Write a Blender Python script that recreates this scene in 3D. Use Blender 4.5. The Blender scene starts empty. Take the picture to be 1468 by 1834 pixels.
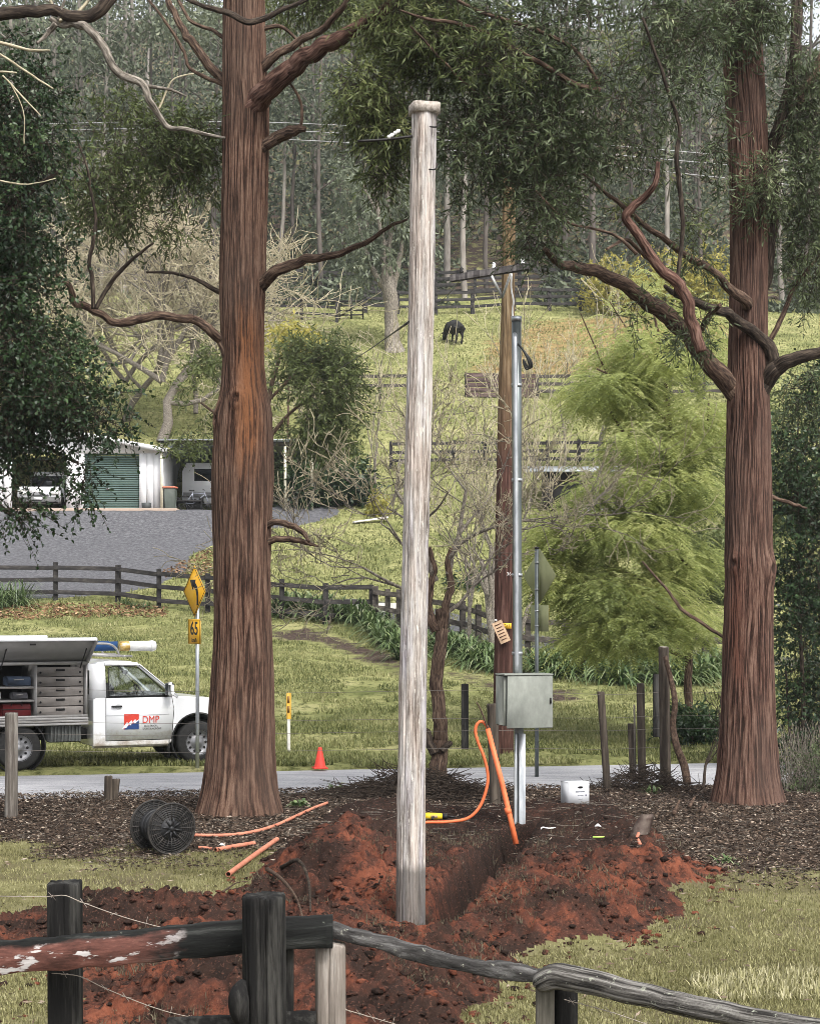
import bpy, math, random
import numpy as np
from mathutils import Vector, Matrix

SC = bpy.context.scene
# ------------------------------------------------------------------ camera
F = 3200.0; HX = 734.0; HY = 1083.0; CH = 2.8      # focal length in photo pixels, horizon point, eye height
cam_d = bpy.data.cameras.new('camera'); cam = bpy.data.objects.new('camera', cam_d); SC.collection.objects.link(cam)
cam.location = (0, 0, CH); cam.rotation_euler = (math.radians(90), 0, 0)
cam_d.sensor_fit = 'VERTICAL'; cam_d.sensor_height = 36.0; cam_d.lens = F / 1834.0 * 36.0
cam_d.shift_y = (HY - 917.0) / 1834.0; cam_d.clip_start = 0.1; cam_d.clip_end = 2000
SC.camera = cam
SC.cycles.use_denoising = True; SC.cycles.filter_width = 0.85
SC.cycles.max_bounces = 5; SC.cycles.diffuse_bounces = 3; SC.cycles.glossy_bounces = 2; SC.cycles.transmission_bounces = 3; SC.cycles.sample_clamp_indirect = 4.0
# ------------------------------------------------------------------ sky and sun (bright overcast)
SUN_EL, SUN_AZ = math.radians(52), math.radians(150)    # azimuth measured from +Y towards +X
w = bpy.data.worlds.new('World'); SC.world = w; w.use_nodes = True
nt = w.node_tree; nt.nodes.clear()
sky = nt.nodes.new('ShaderNodeTexSky'); sky.sky_type = 'NISHITA'; sky.sun_disc = False
sky.sun_elevation = SUN_EL; sky.sun_rotation = SUN_AZ; sky.air_density = 1.0; sky.dust_density = 4.0; sky.ozone_density = 1.0
hs = nt.nodes.new('ShaderNodeHueSaturation'); hs.inputs['Saturation'].default_value = 0.22
bg = nt.nodes.new('ShaderNodeBackground'); bg.inputs['Strength'].default_value = 0.15
wo = nt.nodes.new('ShaderNodeOutputWorld')
nt.links.new(sky.outputs[0], hs.inputs['Color']); nt.links.new(hs.outputs[0], bg.inputs['Color']); nt.links.new(bg.outputs[0], wo.inputs['Surface'])
sl = bpy.data.lights.new('sun', 'SUN'); sl.energy = 1.5; sl.angle = math.radians(12); sl.color = (1.0, 0.965, 0.91)
so = bpy.data.objects.new('sun', sl); SC.collection.objects.link(so)
sdir = Vector((math.sin(SUN_AZ) * math.cos(SUN_EL), math.cos(SUN_AZ) * math.cos(SUN_EL), math.sin(SUN_EL)))
so.rotation_euler = (-sdir).to_track_quat('-Z', 'Y').to_euler(); so.location = (0, 0, 60)
SC.view_settings.view_transform = 'Standard'; SC.view_settings.look = 'None'; SC.view_settings.gamma = 1.0
SC.view_settings.use_curve_mapping = False; SC.view_settings.exposure = 1.12

# ------------------------------------------------------------------ helpers
RNG = np.random.default_rng(7)
random.seed(7)
COL = SC.collection
def P(px, py, d): return np.array([(px - HX) * d / F, d, CH - (py - HY) * d / F])

def _h3(ix, iy, iz, seed):
    n = (ix.astype(np.int64) * 374761393 + iy.astype(np.int64) * 668265263 + iz.astype(np.int64) * 2147483647 + seed * 974711) & 0xFFFFFFFF
    n = ((n ^ (n >> 13)) * 1274126177) & 0xFFFFFFFF
    n = ((n ^ (n >> 16)) * 2246822519) & 0xFFFFFFFF
    return ((n ^ (n >> 15)) & 0xFFFF) / 65535.0
def noise(x, y, z=0.0, seed=0):
    x, y, z = np.broadcast_arrays(np.asarray(x, float), np.asarray(y, float), np.asarray(z, float))
    ix, iy, iz = np.floor(x), np.floor(y), np.floor(z); fx, fy, fz = x - ix, y - iy, z - iz
    sx, sy, sz = fx*fx*(3-2*fx), fy*fy*(3-2*fy), fz*fz*(3-2*fz)
    def g(a, b, c): return _h3(ix + a, iy + b, iz + c, seed)
    x00 = g(0,0,0)*(1-sx)+g(1,0,0)*sx; x10 = g(0,1,0)*(1-sx)+g(1,1,0)*sx
    x01 = g(0,0,1)*(1-sx)+g(1,0,1)*sx; x11 = g(0,1,1)*(1-sx)+g(1,1,1)*sx
    return (x00*(1-sy)+x10*sy)*(1-sz) + (x01*(1-sy)+x11*sy)*sz
def fbm(x, y, z=0.0, o=4, seed=0):
    s = 0; a = .5; t = 0; f = 1.0
    for i in range(o):
        s = s + a * noise(np.asarray(x)*f, np.asarray(y)*f, np.asarray(z)*f, seed + i*17); t += a; a *= .5; f *= 2.03
    return s / t
def sstep(a, b, x): t = np.clip((np.asarray(x, float) - a) / (b - a), 0, 1); return t*t*(3-2*t)

def mk(name, V, Fc, mat=None, parent=None, smooth=False, attrs=None, sel=None):
    """V (n,3); Fc: array (m,3|4) or list of such / lists of lists."""
    me = bpy.data.meshes.new(name)
    V = np.asarray(V, dtype=np.float32).reshape(-1, 3)
    if not isinstance(Fc, list): Fc = [Fc]
    loops = []; tot = []
    for f in Fc:
        if isinstance(f, np.ndarray) and f.ndim == 2:
            if len(f): loops.append(f.ravel()); tot.append(np.full(len(f), f.shape[1], np.int32))
        else:
            loops.append(np.asarray(f)); tot.append(np.array([len(f)], np.int32))
    loops = np.concatenate(loops).astype(np.int32); tot = np.concatenate(tot)
    me.vertices.add(len(V)); me.vertices.foreach_set('co', V.ravel())
    me.loops.add(len(loops)); me.loops.foreach_set('vertex_index', loops)
    me.polygons.add(len(tot)); st = np.zeros(len(tot), np.int32); st[1:] = np.cumsum(tot)[:-1]
    me.polygons.foreach_set('loop_start', st); me.polygons.foreach_set('loop_total', tot)
    if smooth: me.polygons.foreach_set('use_smooth', np.ones(len(tot), bool))
    me.update(calc_edges=True)
    if attrs:
        for k, a in attrs.items():
            a = np.asarray(a, np.float32)
            if a.ndim == 2:
                at = me.attributes.new(k, 'FLOAT_COLOR', 'POINT'); at.data.foreach_set('color', a.ravel())
            else:
                at = me.attributes.new(k, 'FLOAT', 'POINT'); at.data.foreach_set('value', a)
    if mat: me.materials.append(mat)
    return link(name, me, parent)
def link(name, data, parent=None):
    o = bpy.data.objects.new(name, data); COL.objects.link(o)
    if parent is not None: o.parent = parent
    return o
def tag(o, label=None, cat=None, group=None, kind=None):
    if label: o['label'] = label
    if cat: o['category'] = cat
    if group: o['group'] = group
    if kind: o['kind'] = kind
    return o
def thing(name, label, cat, loc=(0, 0, 0), rz=0, group=None):
    o = bpy.data.objects.new(name, None); COL.objects.link(o); o.location = [float(c) for c in loc]; o.rotation_euler = (0, 0, rz)
    o.empty_display_size = .2
    return tag(o, label, cat, group)
def rel(o): return np.array(o.location)

def catmull(pts, n):
    p = np.asarray(pts, float)
    if len(p) < 3:
        t = np.linspace(0, 1, n)[:, None]; return p[0]*(1-t) + p[-1]*t
    q = np.vstack([2*p[0]-p[1], p, 2*p[-1]-p[-2]])
    L = np.concatenate([[0], np.cumsum(np.linalg.norm(np.diff(p[:, :3], axis=0), axis=1))]); L /= L[-1]
    u = np.linspace(0, 1, n); k = np.clip(np.searchsorted(L, u, side='right') - 1, 0, len(p) - 2)
    t = ((u - L[k]) / np.maximum(L[k+1] - L[k], 1e-9))[:, None]
    a, b, c, d = q[k], q[k+1], q[k+2], q[k+3]
    return .5*((2*b) + (-a+c)*t + (2*a-5*b+4*c-d)*t*t + (-a+3*b-3*c+d)*t**3)

class MB:
    def __init__(s): s.V = []; s.F = []; s.n = 0
    def add(s, V, Fs):
        V = np.asarray(V, float).reshape(-1, 3)
        for f in (Fs if isinstance(Fs, list) else [Fs]):
            if isinstance(f, np.ndarray): s.F.append(f + s.n)
            else: s.F.append([i + s.n for i in f])
        s.V.append(V); s.n += len(V); return s
    def box(s, c, sz, rz=0, M=None, taper=None, bev=0):
        h = np.array(sz, float) / 2; b = min(bev, h.min()*.9)
        if b > 0:
            V = []
            for sx in (-1, 1):
                for sy in (-1, 1):
                    for szz in (-1, 1):
                        V += [(sx*h[0], sy*(h[1]-b), szz*(h[2]-b)), (sx*(h[0]-b), sy*h[1], szz*(h[2]-b)), (sx*(h[0]-b), sy*(h[1]-b), szz*h[2])]
            V = np.array(V)
            def ix(a, b_, c_, k): return ((a*2+b_)*2+c_)*3+k
            Fs = []
            for a in (0, 1):
                Fs.append([ix(a,0,0,0), ix(a,1,0,0), ix(a,1,1,0), ix(a,0,1,0)]); Fs.append([ix(0,a,0,1), ix(1,a,0,1), ix(1,a,1,1), ix(0,a,1,1)])
                Fs.append([ix(0,0,a,2), ix(1,0,a,2), ix(1,1,a,2), ix(0,1,a,2)])
            for a in (0, 1):
                for b_ in (0, 1):
                    Fs.append([ix(a,b_,0,0), ix(a,b_,1,0), ix(a,b_,1,1), ix(a,b_,0,1)])
                    Fs.append([ix(a,0,b_,0), ix(a,1,b_,0), ix(a,1,b_,2), ix(a,0,b_,2)])
                    Fs.append([ix(0,a,b_,1), ix(1,a,b_,1), ix(1,a,b_,2), ix(0,a,b_,2)])
                    for c_ in (0, 1): Fs.append([ix(a,b_,c_,0), ix(a,b_,c_,1), ix(a,b_,c_,2)])
        else:
            V = np.array([(x, y, z) for x in (-1, 1) for y in (-1, 1) for z in (-1, 1)], float) * h
            Fs = [[0,1,3,2], [4,6,7,5], [0,4,5,1], [2,3,7,6], [0,2,6,4], [1,5,7,3]]
        if taper: V[:, :2] *= np.where(V[:, 2:] > 0, taper, 1.0)
        if M is not None: V = V @ np.array(M).T
        if rz: c_, s_ = math.cos(rz), math.sin(rz); V = V @ np.array([[c_, s_, 0], [-s_, c_, 0], [0, 0, 1]])
        return s.add(V + np.array(c, float), Fs)
    def beam(s, a, b, wd, ht, up=(0, 0, 1), bev=0, jit=0):
        a = np.array(a, float); b = np.array(b, float); x = b - a; L = np.linalg.norm(x); x /= L
        up = np.array(up, float); y = np.cross(up, x); y /= max(np.linalg.norm(y), 1e-6); z = np.cross(x, y)
        return s.box((a + b)/2, (L, wd, ht), M=np.column_stack([x, y, z]), bev=bev)
    def tube(s, path, r, seg=8, caps=True, rough=0, seed=0, twist=0):
        p = np.asarray(path, float); n = len(p); r = np.broadcast_to(np.asarray(r, float), (n,))
        t = np.gradient(p, axis=0); t /= np.maximum(np.linalg.norm(t, axis=1, keepdims=True), 1e-9)
        a = np.array([0, 0, 1.0]) if abs(t[0][2]) < .9 else np.array([1.0, 0, 0])
        u = np.cross(t[0], a); u /= np.linalg.norm(u); U = [u]
        for i in range(1, n):
            u = U[-1] - t[i]*np.dot(U[-1], t[i]); u /= max(np.linalg.norm(u), 1e-9); U.append(u)
        U = np.array(U); W = np.cross(t, U)
        th = np.linspace(0, 2*np.pi, seg, endpoint=False)
        rr = np.repeat(r[:, None], seg, 1)
        if rough:
            L = np.concatenate([[0], np.cumsum(np.linalg.norm(np.diff(p, axis=0), axis=1))])
            rr = rr*(1 + rough*(fbm(np.cos(th)[None]*3.6+9+seed*3.1, np.sin(th)[None]*3.6, L[:, None]*1.1, 3, seed)-.5)*1.7 + rough*.5*(fbm(L[:, None]*1.6, seed, 0, 2, seed+2)-.5))
        V = p[:, None] + rr[..., None]*(np.cos(th)[None, :, None]*U[:, None] + np.sin(th)[None, :, None]*W[:, None])
        i, j = np.meshgrid(np.arange(n-1), np.arange(seg), indexing='ij'); j2 = (j+1) % seg
        Q = np.stack([i*seg+j, i*seg+j2, (i+1)*seg+j2, (i+1)*seg+j], -1).reshape(-1, 4)
        fs = [Q]
        if caps: fs += [list(range(seg))[::-1], list(range((n-1)*seg, n*seg))]
        return s.add(V.reshape(-1, 3), fs)
    def cyl(s, a, b, r, r2=None, seg=16, caps=True):
        return s.tube([a, b], [r, r if r2 is None else r2], seg, caps)
    def ring(s, c, nrm, R, r, seg=40, rs=6):
        nrm = np.array(nrm, float); nrm /= np.linalg.norm(nrm); a = np.array([0, 0, 1.0]) if abs(nrm[2]) < .9 else np.array([1.0, 0, 0])
        u = np.cross(nrm, a); u /= np.linalg.norm(u); v = np.cross(nrm, u)
        th = np.linspace(0, 2*np.pi, seg, endpoint=False); ph = np.linspace(0, 2*np.pi, rs, endpoint=False)
        rad = np.cos(th)[:, None]*u + np.sin(th)[:, None]*v
        V = np.array(c) + rad[:, None]*(R + r*np.cos(ph))[None, :, None] + (r*np.sin(ph))[None, :, None]*nrm
        i, j = np.meshgrid(np.arange(seg), np.arange(rs), indexing='ij'); i2 = (i+1) % seg; j2 = (j+1) % rs
        return s.add(V.reshape(-1, 3), np.stack([i*rs+j, i2*rs+j, i2*rs+j2, i*rs+j2], -1).reshape(-1, 4))
    def lathe(s, prof, axis=(0, 0, 1), c=(0, 0, 0), seg=32):
        ax = np.array(axis, float); ax /= np.linalg.norm(ax); a = np.array([0, 0, 1.0]) if abs(ax[2]) < .9 else np.array([1.0, 0, 0])
        u = np.cross(ax, a); u /= np.linalg.norm(u); v = np.cross(ax, u)
        th = np.linspace(0, 2*np.pi, seg, endpoint=False); rad = np.cos(th)[:, None]*u + np.sin(th)[:, None]*v
        pr = np.asarray(prof, float); n = len(pr)
        V = np.array(c) + pr[:, None, 0, None]*rad[None] + pr[:, None, 1, None]*ax
        i, j = np.meshgrid(np.arange(n-1), np.arange(seg), indexing='ij'); j2 = (j+1) % seg
        return s.add(V.reshape(-1, 3), np.stack([i*seg+j, i*seg+j2, (i+1)*seg+j2, (i+1)*seg+j], -1).reshape(-1, 4))
    def prism(s, poly, o, ux, uy, th):
        """closed polygon (2D) placed at o with axes ux, uy, extruded by th along their cross product"""
        ux = np.array(ux, float); uy = np.array(uy, float); n = np.cross(ux, uy); n /= np.linalg.norm(n)
        q = np.array([np.array(o) + a*ux + b*uy for a, b in poly]); k = len(q)
        V = np.vstack([q, q + n*th]); Fs = [list(range(k))[::-1], list(range(k, 2*k))] + [[i, (i+1) % k, k+(i+1) % k, k+i] for i in range(k)]
        return s.add(V, Fs)
    def build(s, name, mat, parent=None, smooth=False, **kw):
        return mk(name, np.vstack(s.V), s.F, mat, parent, smooth, **kw)
    def build_at(s, name, mat, parent, smooth=False, **kw):
        """vertices given in world space; parent has only location and z rotation"""
        V = np.vstack(s.V); return mk(name, to_local(V, parent), s.F, mat, parent, smooth, **kw)
def to_local(V, parent):
    if parent is None: return V
    V = np.asarray(V, float) - np.array(parent.location); a = parent.rotation_euler[2]
    if a: c, s = math.cos(a), math.sin(a); V = V @ np.array([[c, -s, 0], [s, c, 0], [0, 0, 1]])
    return V
def auto_smooth(o, deg=35):
    me = o.data
    me.polygons.foreach_set('use_smooth', np.ones(len(me.polygons), bool))
    me.set_sharp_from_angle(angle=math.radians(deg)); return o
def text(name, body, size, mat, parent, loc, rot, ext=.002, sx=1.0, bold=0.0):
    c = bpy.data.curves.new(name, 'FONT'); c.body = body; c.size = size; c.extrude = ext; c.align_x = 'CENTER'; c.align_y = 'CENTER'; c.offset = bold
    c.resolution_u = 3
    tmp = bpy.data.objects.new('tmp_text', c); COL.objects.link(tmp); dg = bpy.context.evaluated_depsgraph_get(); me = bpy.data.meshes.new_from_object(tmp.evaluated_get(dg)); me.name = name
    bpy.data.objects.remove(tmp); me.materials.clear(); me.materials.append(mat)
    o = link(name, me, parent); o.location = loc; o.rotation_euler = rot; o.scale = (sx, 1, 1); return o

# ------------------------------------------------------------------ materials
def _nodes(name):
    m = bpy.data.materials.new(name); m.use_nodes = True; t = m.node_tree; b = t.nodes['Principled BSDF']; return m, t, b
def ramp(t, fac, stops, interp='LINEAR'):
    r = t.nodes.new('ShaderNodeValToRGB'); r.color_ramp.interpolation = interp; e = r.color_ramp.elements
    while len(e) < len(stops): e.new(.5)
    for i, (p, c) in enumerate(stops): e[i].position = p; e[i].color = (*c, 1)
    t.links.new(fac, r.inputs[0]); return r.outputs[0]
def nz(t, scale=(1, 1, 1), ns=5, detail=5, rough=.6, dist=0.0, coord='Object', off=(0, 0, 0)):
    tc = t.nodes.new('ShaderNodeTexCoord'); mp = t.nodes.new('ShaderNodeMapping'); mp.inputs['Scale'].default_value = scale; mp.inputs['Location'].default_value = off
    t.links.new(attr(t, 'luv', 'Vector') if coord == 'luv' else tc.outputs[coord], mp.inputs['Vector']); n = t.nodes.new('ShaderNodeTexNoise')
    n.inputs['Scale'].default_value = ns; n.inputs['Detail'].default_value = detail; n.inputs['Roughness'].default_value = rough; n.inputs['Distortion'].default_value = dist
    t.links.new(mp.outputs[0], n.inputs['Vector']); return n.outputs[0]
def mixc(t, fac, a, b):
    m = t.nodes.new('ShaderNodeMix'); m.data_type = 'RGBA'
    if isinstance(fac, (int, float)): m.inputs[0].default_value = fac
    else: t.links.new(fac, m.inputs[0])
    for s, v in ((m.inputs[6], a), (m.inputs[7], b)):
        if isinstance(v, tuple): s.default_value = (*v, 1)
        else: t.links.new(v, s)
    return m.outputs[2]
def mth(t, op, a, b=0.0, clamp=False):
    m = t.nodes.new('ShaderNodeMath'); m.operation = op; m.use_clamp = clamp
    for s, v in ((m.inputs[0], a), (m.inputs[1], b)):
        if isinstance(v, (int, float)): s.default_value = v
        else: t.links.new(v, s)
    return m.outputs[0]
def attr(t, name, out='Fac'):
    a = t.nodes.new('ShaderNodeAttribute'); a.attribute_name = name; return a.outputs[out]
def bump(t, b, h, strength=.4, dist=.02):
    n = t.nodes.new('ShaderNodeBump'); n.inputs['Strength'].default_value = strength; n.inputs['Distance'].default_value = dist
    t.links.new(h, n.inputs['Height']); t.links.new(n.outputs[0], b.inputs['Normal'])
def mat(name, stops, scale=(1, 1, 1), ns=6, detail=6, rough=.8, bs=.3, bd=.01, metal=0.0, bscale=None, spec=.3, fine=None, coord='Object', dist=0.0):
    m, t, b = _nodes(name)
    if not isinstance(stops[0][0], (int, float)): stops = [(i/(max(len(stops)-1, 1))*.4+.3, c) for i, c in enumerate(stops)]
    f = nz(t, scale, ns, detail, dist=dist, coord=coord); c = ramp(t, f, stops)
    if fine:
        g = nz(t, fine[0], fine[1], 4, .7, coord=coord, off=(3.1, 1.7, 5.2)); c = mixc(t, ramp(t, g, [(fine[2], (0, 0, 0)), (fine[3], (1, 1, 1))]), c, fine[4])
    t.links.new(c, b.inputs['Base Color']); b.inputs['Roughness'].default_value = rough; b.inputs['Metallic'].default_value = metal
    b.inputs['Specular IOR Level'].default_value = spec
    if bs: bump(t, b, nz(t, bscale or scale, ns*2.5, 6, .7, coord=coord), bs, bd)
    return m
def plain(name, c, rough=.6, metal=0.0, spec=.4, var=.12, ns=9):
    return mat(name, [(.3, tuple(x*(1-var) for x in c)), (.7, tuple(min(x*(1+var), 1) for x in c))], ns=ns, rough=rough, metal=metal, spec=spec, bs=.06, bd=.004)
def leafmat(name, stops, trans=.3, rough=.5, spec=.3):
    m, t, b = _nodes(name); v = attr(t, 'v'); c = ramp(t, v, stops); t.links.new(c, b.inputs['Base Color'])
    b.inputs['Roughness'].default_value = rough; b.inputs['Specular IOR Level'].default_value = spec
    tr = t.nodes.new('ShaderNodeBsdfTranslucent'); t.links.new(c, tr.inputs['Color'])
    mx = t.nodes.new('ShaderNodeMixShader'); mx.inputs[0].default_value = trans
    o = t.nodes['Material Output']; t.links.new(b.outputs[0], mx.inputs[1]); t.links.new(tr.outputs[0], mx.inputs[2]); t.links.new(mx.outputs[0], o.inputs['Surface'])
    return m
# ------------------------------------------------------------------ terrain
_D = [0, 34, 40, 50, 56, 62, 70, 78, 85, 98, 110, 118, 130, 160, 200, 260, 420]
_Z = [0, 0, .35, 1.2, 1.9, 2.75, 4.6, 6.9, 9.7, 14.5, 18.9, 21.8, 26.5, 41, 61, 88, 130]
_yy = np.linspace(0, 420, 2101); _zz = np.interp(_yy, _D, _Z)
_k = np.hanning(31); _k /= _k.sum(); _zz = np.convolve(np.pad(_zz, 15, mode='edge'), _k, 'valid'); _zz[_yy < 33] = 0
def G(x, y):
    x = np.asarray(x, float); y = np.asarray(y, float)
    z = np.interp(y, _yy, _zz)
    z = z - .045*np.maximum(x, 0)*sstep(34, 46, y)*(1 - sstep(60, 75, y))
    z = z - .10*np.maximum(x - 14, 0)*sstep(100, 150, y)
    z = z + (fbm(x*.12, y*.12, 0, 3, 5) - .5)*.5*sstep(34, 60, y)
    pad = sstep(73, 76, y)*(1 - sstep(80, 84, y))*(1 - sstep(-8.5, -5, x)); z = z*(1 - pad) + 6.84*pad
    return z
def gp(px, py, lo=5.0, hi=300.0):
    d = np.linspace(lo, hi, 6000); zr = CH - (py - HY)*d/F; x = (px - HX)*d/F
    h = G(x, d); k = np.argmax(h >= zr); d0 = d[k]
    return np.array([x[k], d0, h[k]])
def g0(px, py): d = F*CH/(py - HY); return np.array([(px - HX)*d/F, d])

# soil outline (plan view), mounds and trench
SOIL = np.array([g0(*p) for p in [(-120,1672),(0,1655),(90,1628),(180,1600),(300,1596),(390,1612),(430,1590),(480,1545),(520,1500),(560,1470),(620,1458),(700,1448),(800,1455),(890,1450),(960,1452),(1040,1452),(1110,1460),(1160,1497),(1225,1535),(1285,1562),(1272,1592),(1205,1612),(1212,1650),(1135,1690),(1000,1697),(915,1712),(960,1745),(880,1790),(848,1834),(850,1990),(330,1990),(120,1834),(150,1800),(130,1770),(60,1735),(-60,1720),(-140,1700)]])
def inside(poly, x, y):
    x = np.asarray(x, float); y = np.asarray(y, float); c = np.zeros(x.shape, bool); n = len(poly); j = n - 1
    for i in range(n):
        xi, yi = poly[i]; xj, yj = poly[j]
        c ^= ((yi > y) != (yj > y)) & (x < (xj-xi)*(y-yi)/(yj-yi+1e-12)+xi); j = i
    return c
def pdist(poly, x, y):
    x = np.asarray(x, float); y = np.asarray(y, float); d = np.full(x.shape, 1e9); n = len(poly)
    for i in range(n):
        ax, ay = poly[i]; bx, by = poly[(i+1) % n]; vx, vy = bx-ax, by-ay
        t = np.clip(((x-ax)*vx + (y-ay)*vy)/(vx*vx+vy*vy+1e-12), 0, 1); d = np.minimum(d, np.hypot(x-ax-t*vx, y-ay-t*vy))
    return d
def soil_sd(x, y):                                    # > 0 inside
    dd = pdist(SOIL, x, y); s = np.where(inside(SOIL, x, y), dd, -dd)
    return s + (fbm(np.asarray(x)*2.2, np.asarray(y)*1.6, 0, 4, 31) - .5)*.5
MOUNDS = [(640,1545,.75,1.5,.40),(560,1590,.7,.8,.22),(470,1655,1.0,.6,.12),(250,1668,1.1,.45,.09),(1000,1655,.85,.85,.34),(1120,1590,.8,.9,.30),(1060,1500,.75,.7,.30),(1030,1474,.8,.7,.34),(1150,1520,.6,.7,.25),(600,1790,1.1,.9,.22),(420,1815,.9,.6,.2),(780,1760,.6,.6,.16),(700,1468,.9,.8,.18)]
T0 = g0(800, 1640); T1 = g0(925, 1502)
def trench_t(x, y):
    v = T1 - T0; t = ((x-T0[0])*v[0] + (y-T0[1])*v[1])/(v @ v); tc = np.clip(t, -.05, 1.03)
    return np.hypot(x-T0[0]-tc*v[0], y-T0[1]-tc*v[1]), t
def near_h(x, y, detail=True):
    x = np.asarray(x, float); y = np.asarray(y, float); sd = soil_sd(x, y); m = sstep(-.15, .35, sd)
    h = G(x, y)*1.0
    hm = 0
    for px, py, rx, ry, hh in MOUNDS:
        c = g0(px, py); q = ((x-c[0])/rx)**2 + ((y-c[1])/ry)**2; hm = hm + hh*np.exp(-q*1.1)
    h = h + hm*sstep(-.3, .6, sd) + .05*m
    if detail:
        n = fbm(x*1.6, y*1.6, 0, 5, 3) - .5
        rdg = 1 - np.abs(2*fbm(x*3.2, y*3.2, 0, 4, 11) - 1)
        cl = np.abs(fbm(x*9, y*9, 0, 3, 21) - .5)
        front = 1 - .55*sstep(18.5, 21, y)
        c2 = 1 - np.abs(2*fbm(x*6.5+3, y*6.5, 0, 3, 23) - 1); lump = sstep(.55, .72, fbm(x*4.2, y*4.2, 0, 2, 25))
        h = h + m*front*(n*.30 + (rdg-.75)*.17 + (.12-cl)*.28 + (c2-.8)*.11 + lump*.05 + (noise(x*26, y*26, 0, 27)-.5)*.035)
        h = h + (1-m)*((fbm(x*3, y*3, 0, 4, 41) - .5)*.05 + (fbm(x*.5, y*.5, 0, 2, 45)-.5)*.12)
    base_ = np.exp(-((x/.42)**2 + ((y-15.6)/.75)**2)**1.5); h = h*(1-.93*base_) - .03*base_
    d, t = trench_t(x, y); wd = .10 + .09*fbm(x*3, y*3, 0, 3, 51)
    h = h - (.50*(1-sstep(wd-.06, wd+.10, d)))
    hb = np.exp(-(np.hypot(x-2.11, y-22.9)/.42)**4); h = h*(1-hb) + .24*hb
    return h
def NZ(x, y): return float(near_h(np.array([x]), np.array([y]))[0])

# ---- ground materials
def m_soil():
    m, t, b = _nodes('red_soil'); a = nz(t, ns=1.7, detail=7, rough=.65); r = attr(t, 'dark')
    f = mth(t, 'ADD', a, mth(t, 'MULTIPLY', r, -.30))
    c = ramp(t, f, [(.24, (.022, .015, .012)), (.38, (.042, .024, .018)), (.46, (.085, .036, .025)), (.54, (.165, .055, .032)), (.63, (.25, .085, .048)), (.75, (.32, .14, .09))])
    g = nz(t, ns=9, detail=7, rough=.75, off=(3, 3, 3)); c = mixc(t, ramp(t, g, [(.48, (0, 0, 0)), (.60, (.9, .9, .9))]), c, (.034, .021, .017)); g = nz(t, ns=42, detail=4, rough=.7); c = mixc(t, ramp(t, g, [(.56, (0, 0, 0)), (.70, (.7, .7, .7))]), c, (.24, .11, .075))
    t.links.new(c, b.inputs['Base Color']); b.inputs['Roughness'].default_value = .95; b.inputs['Specular IOR Level'].default_value = .1
    bump(t, b, nz(t, ns=24, detail=8, rough=.75), .9, .05); return m
def m_lawn(name, stops, dry, ns=3.0):
    m, t, b = _nodes(name); c = ramp(t, nz(t, ns=ns, detail=8, rough=.7), stops)
    c = mixc(t, ramp(t, nz(t, ns=.55, detail=5, off=(7, 2, 0)), [(.42, (0, 0, 0)), (.66, (1, 1, 1))]), c, dry)
    t.links.new(c, b.inputs['Base Color']); b.inputs['Roughness'].default_value = .95; b.inputs['Specular IOR Level'].default_value = .1
    bump(t, b, nz(t, ns=18, detail=6, rough=.8), .8, .04); return m
M_SOIL = m_soil()
M_LAWN = m_lawn('lawn_soil', [(.3, (.09, .083, .034)), (.5, (.175, .165, .075)), (.7, (.28, .262, .14))], (.10, .08, .05))
M_LITTER = mat('leaf_litter_soil', [(.3, (.022, .016, .013)), (.5, (.052, .036, .027)), (.68, (.10, .072, .05))], ns=7, detail=8, rough=.95, bs=.9, bd=.05, spec=.1, fine=((1, 1, 1), 30, .60, .72, (.22, .17, .12)))
def m_terrain():
    m, t, b = _nodes('paddock_grass')
    a = nz(t, ns=.45, detail=8, rough=.7); c = ramp(t, a, [(.30, (.105, .12, .042)), (.45, (.225, .235, .092)), (.56, (.32, .315, .138)), (.70, (.40, .37, .19))])
    f = nz(t, (1, .55, 1), 5.5, 6, .75, off=(4, 4, 0)); c = mixc(t, ramp(t, f, [(.36, (1, 1, 1)), (.52, (0, 0, 0))]), c, (.075, .085, .025))
    sp = t.nodes.new('ShaderNodeSeparateColor'); t.links.new(attr(t, 'mask', 'Color'), sp.inputs[0])
    br = nz(t, ns=1.3, detail=6, rough=.7)
    def k(ch): return ramp(t, mth(t, 'ADD', sp.outputs[ch], mth(t, 'MULTIPLY', mth(t, 'SUBTRACT', br, .5), .9)), [(.42, (0, 0, 0)), (.58, (1, 1, 1))])
    mul = ramp(t, nz(t, ns=9, detail=6, rough=.7), [(.35, (.035, .026, .022)), (.55, (.085, .06, .05)), (.7, (.15, .11, .085))]); c = mixc(t, k(0), c, mul)
    gr = ramp(t, nz(t, (.8, 1.1, 1), 9, 10, .85, .3), [(.38, (.05, .05, .056)), (.5, (.10, .10, .108)), (.62, (.18, .178, .187))]); c = mixc(t, k(1), c, gr)
    dry = ramp(t, nz(t, ns=2.2, detail=6), [(.35, (.16, .10, .045)), (.65, (.36, .26, .12))]); c = mixc(t, k(2), c, dry)
    t.links.new(c, b.inputs['Base Color']); b.inputs['Roughness'].default_value = .95; b.inputs['Specular IOR Level'].default_value = .08
    bump(t, b, mth(t, 'MULTIPLY', nz(t, ns=6, detail=8, rough=.8), mth(t, 'SUBTRACT', 1.0, mth(t, 'MULTIPLY', k(1), .45))), .9, .12); return m
M_TERR = m_terrain()

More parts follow.
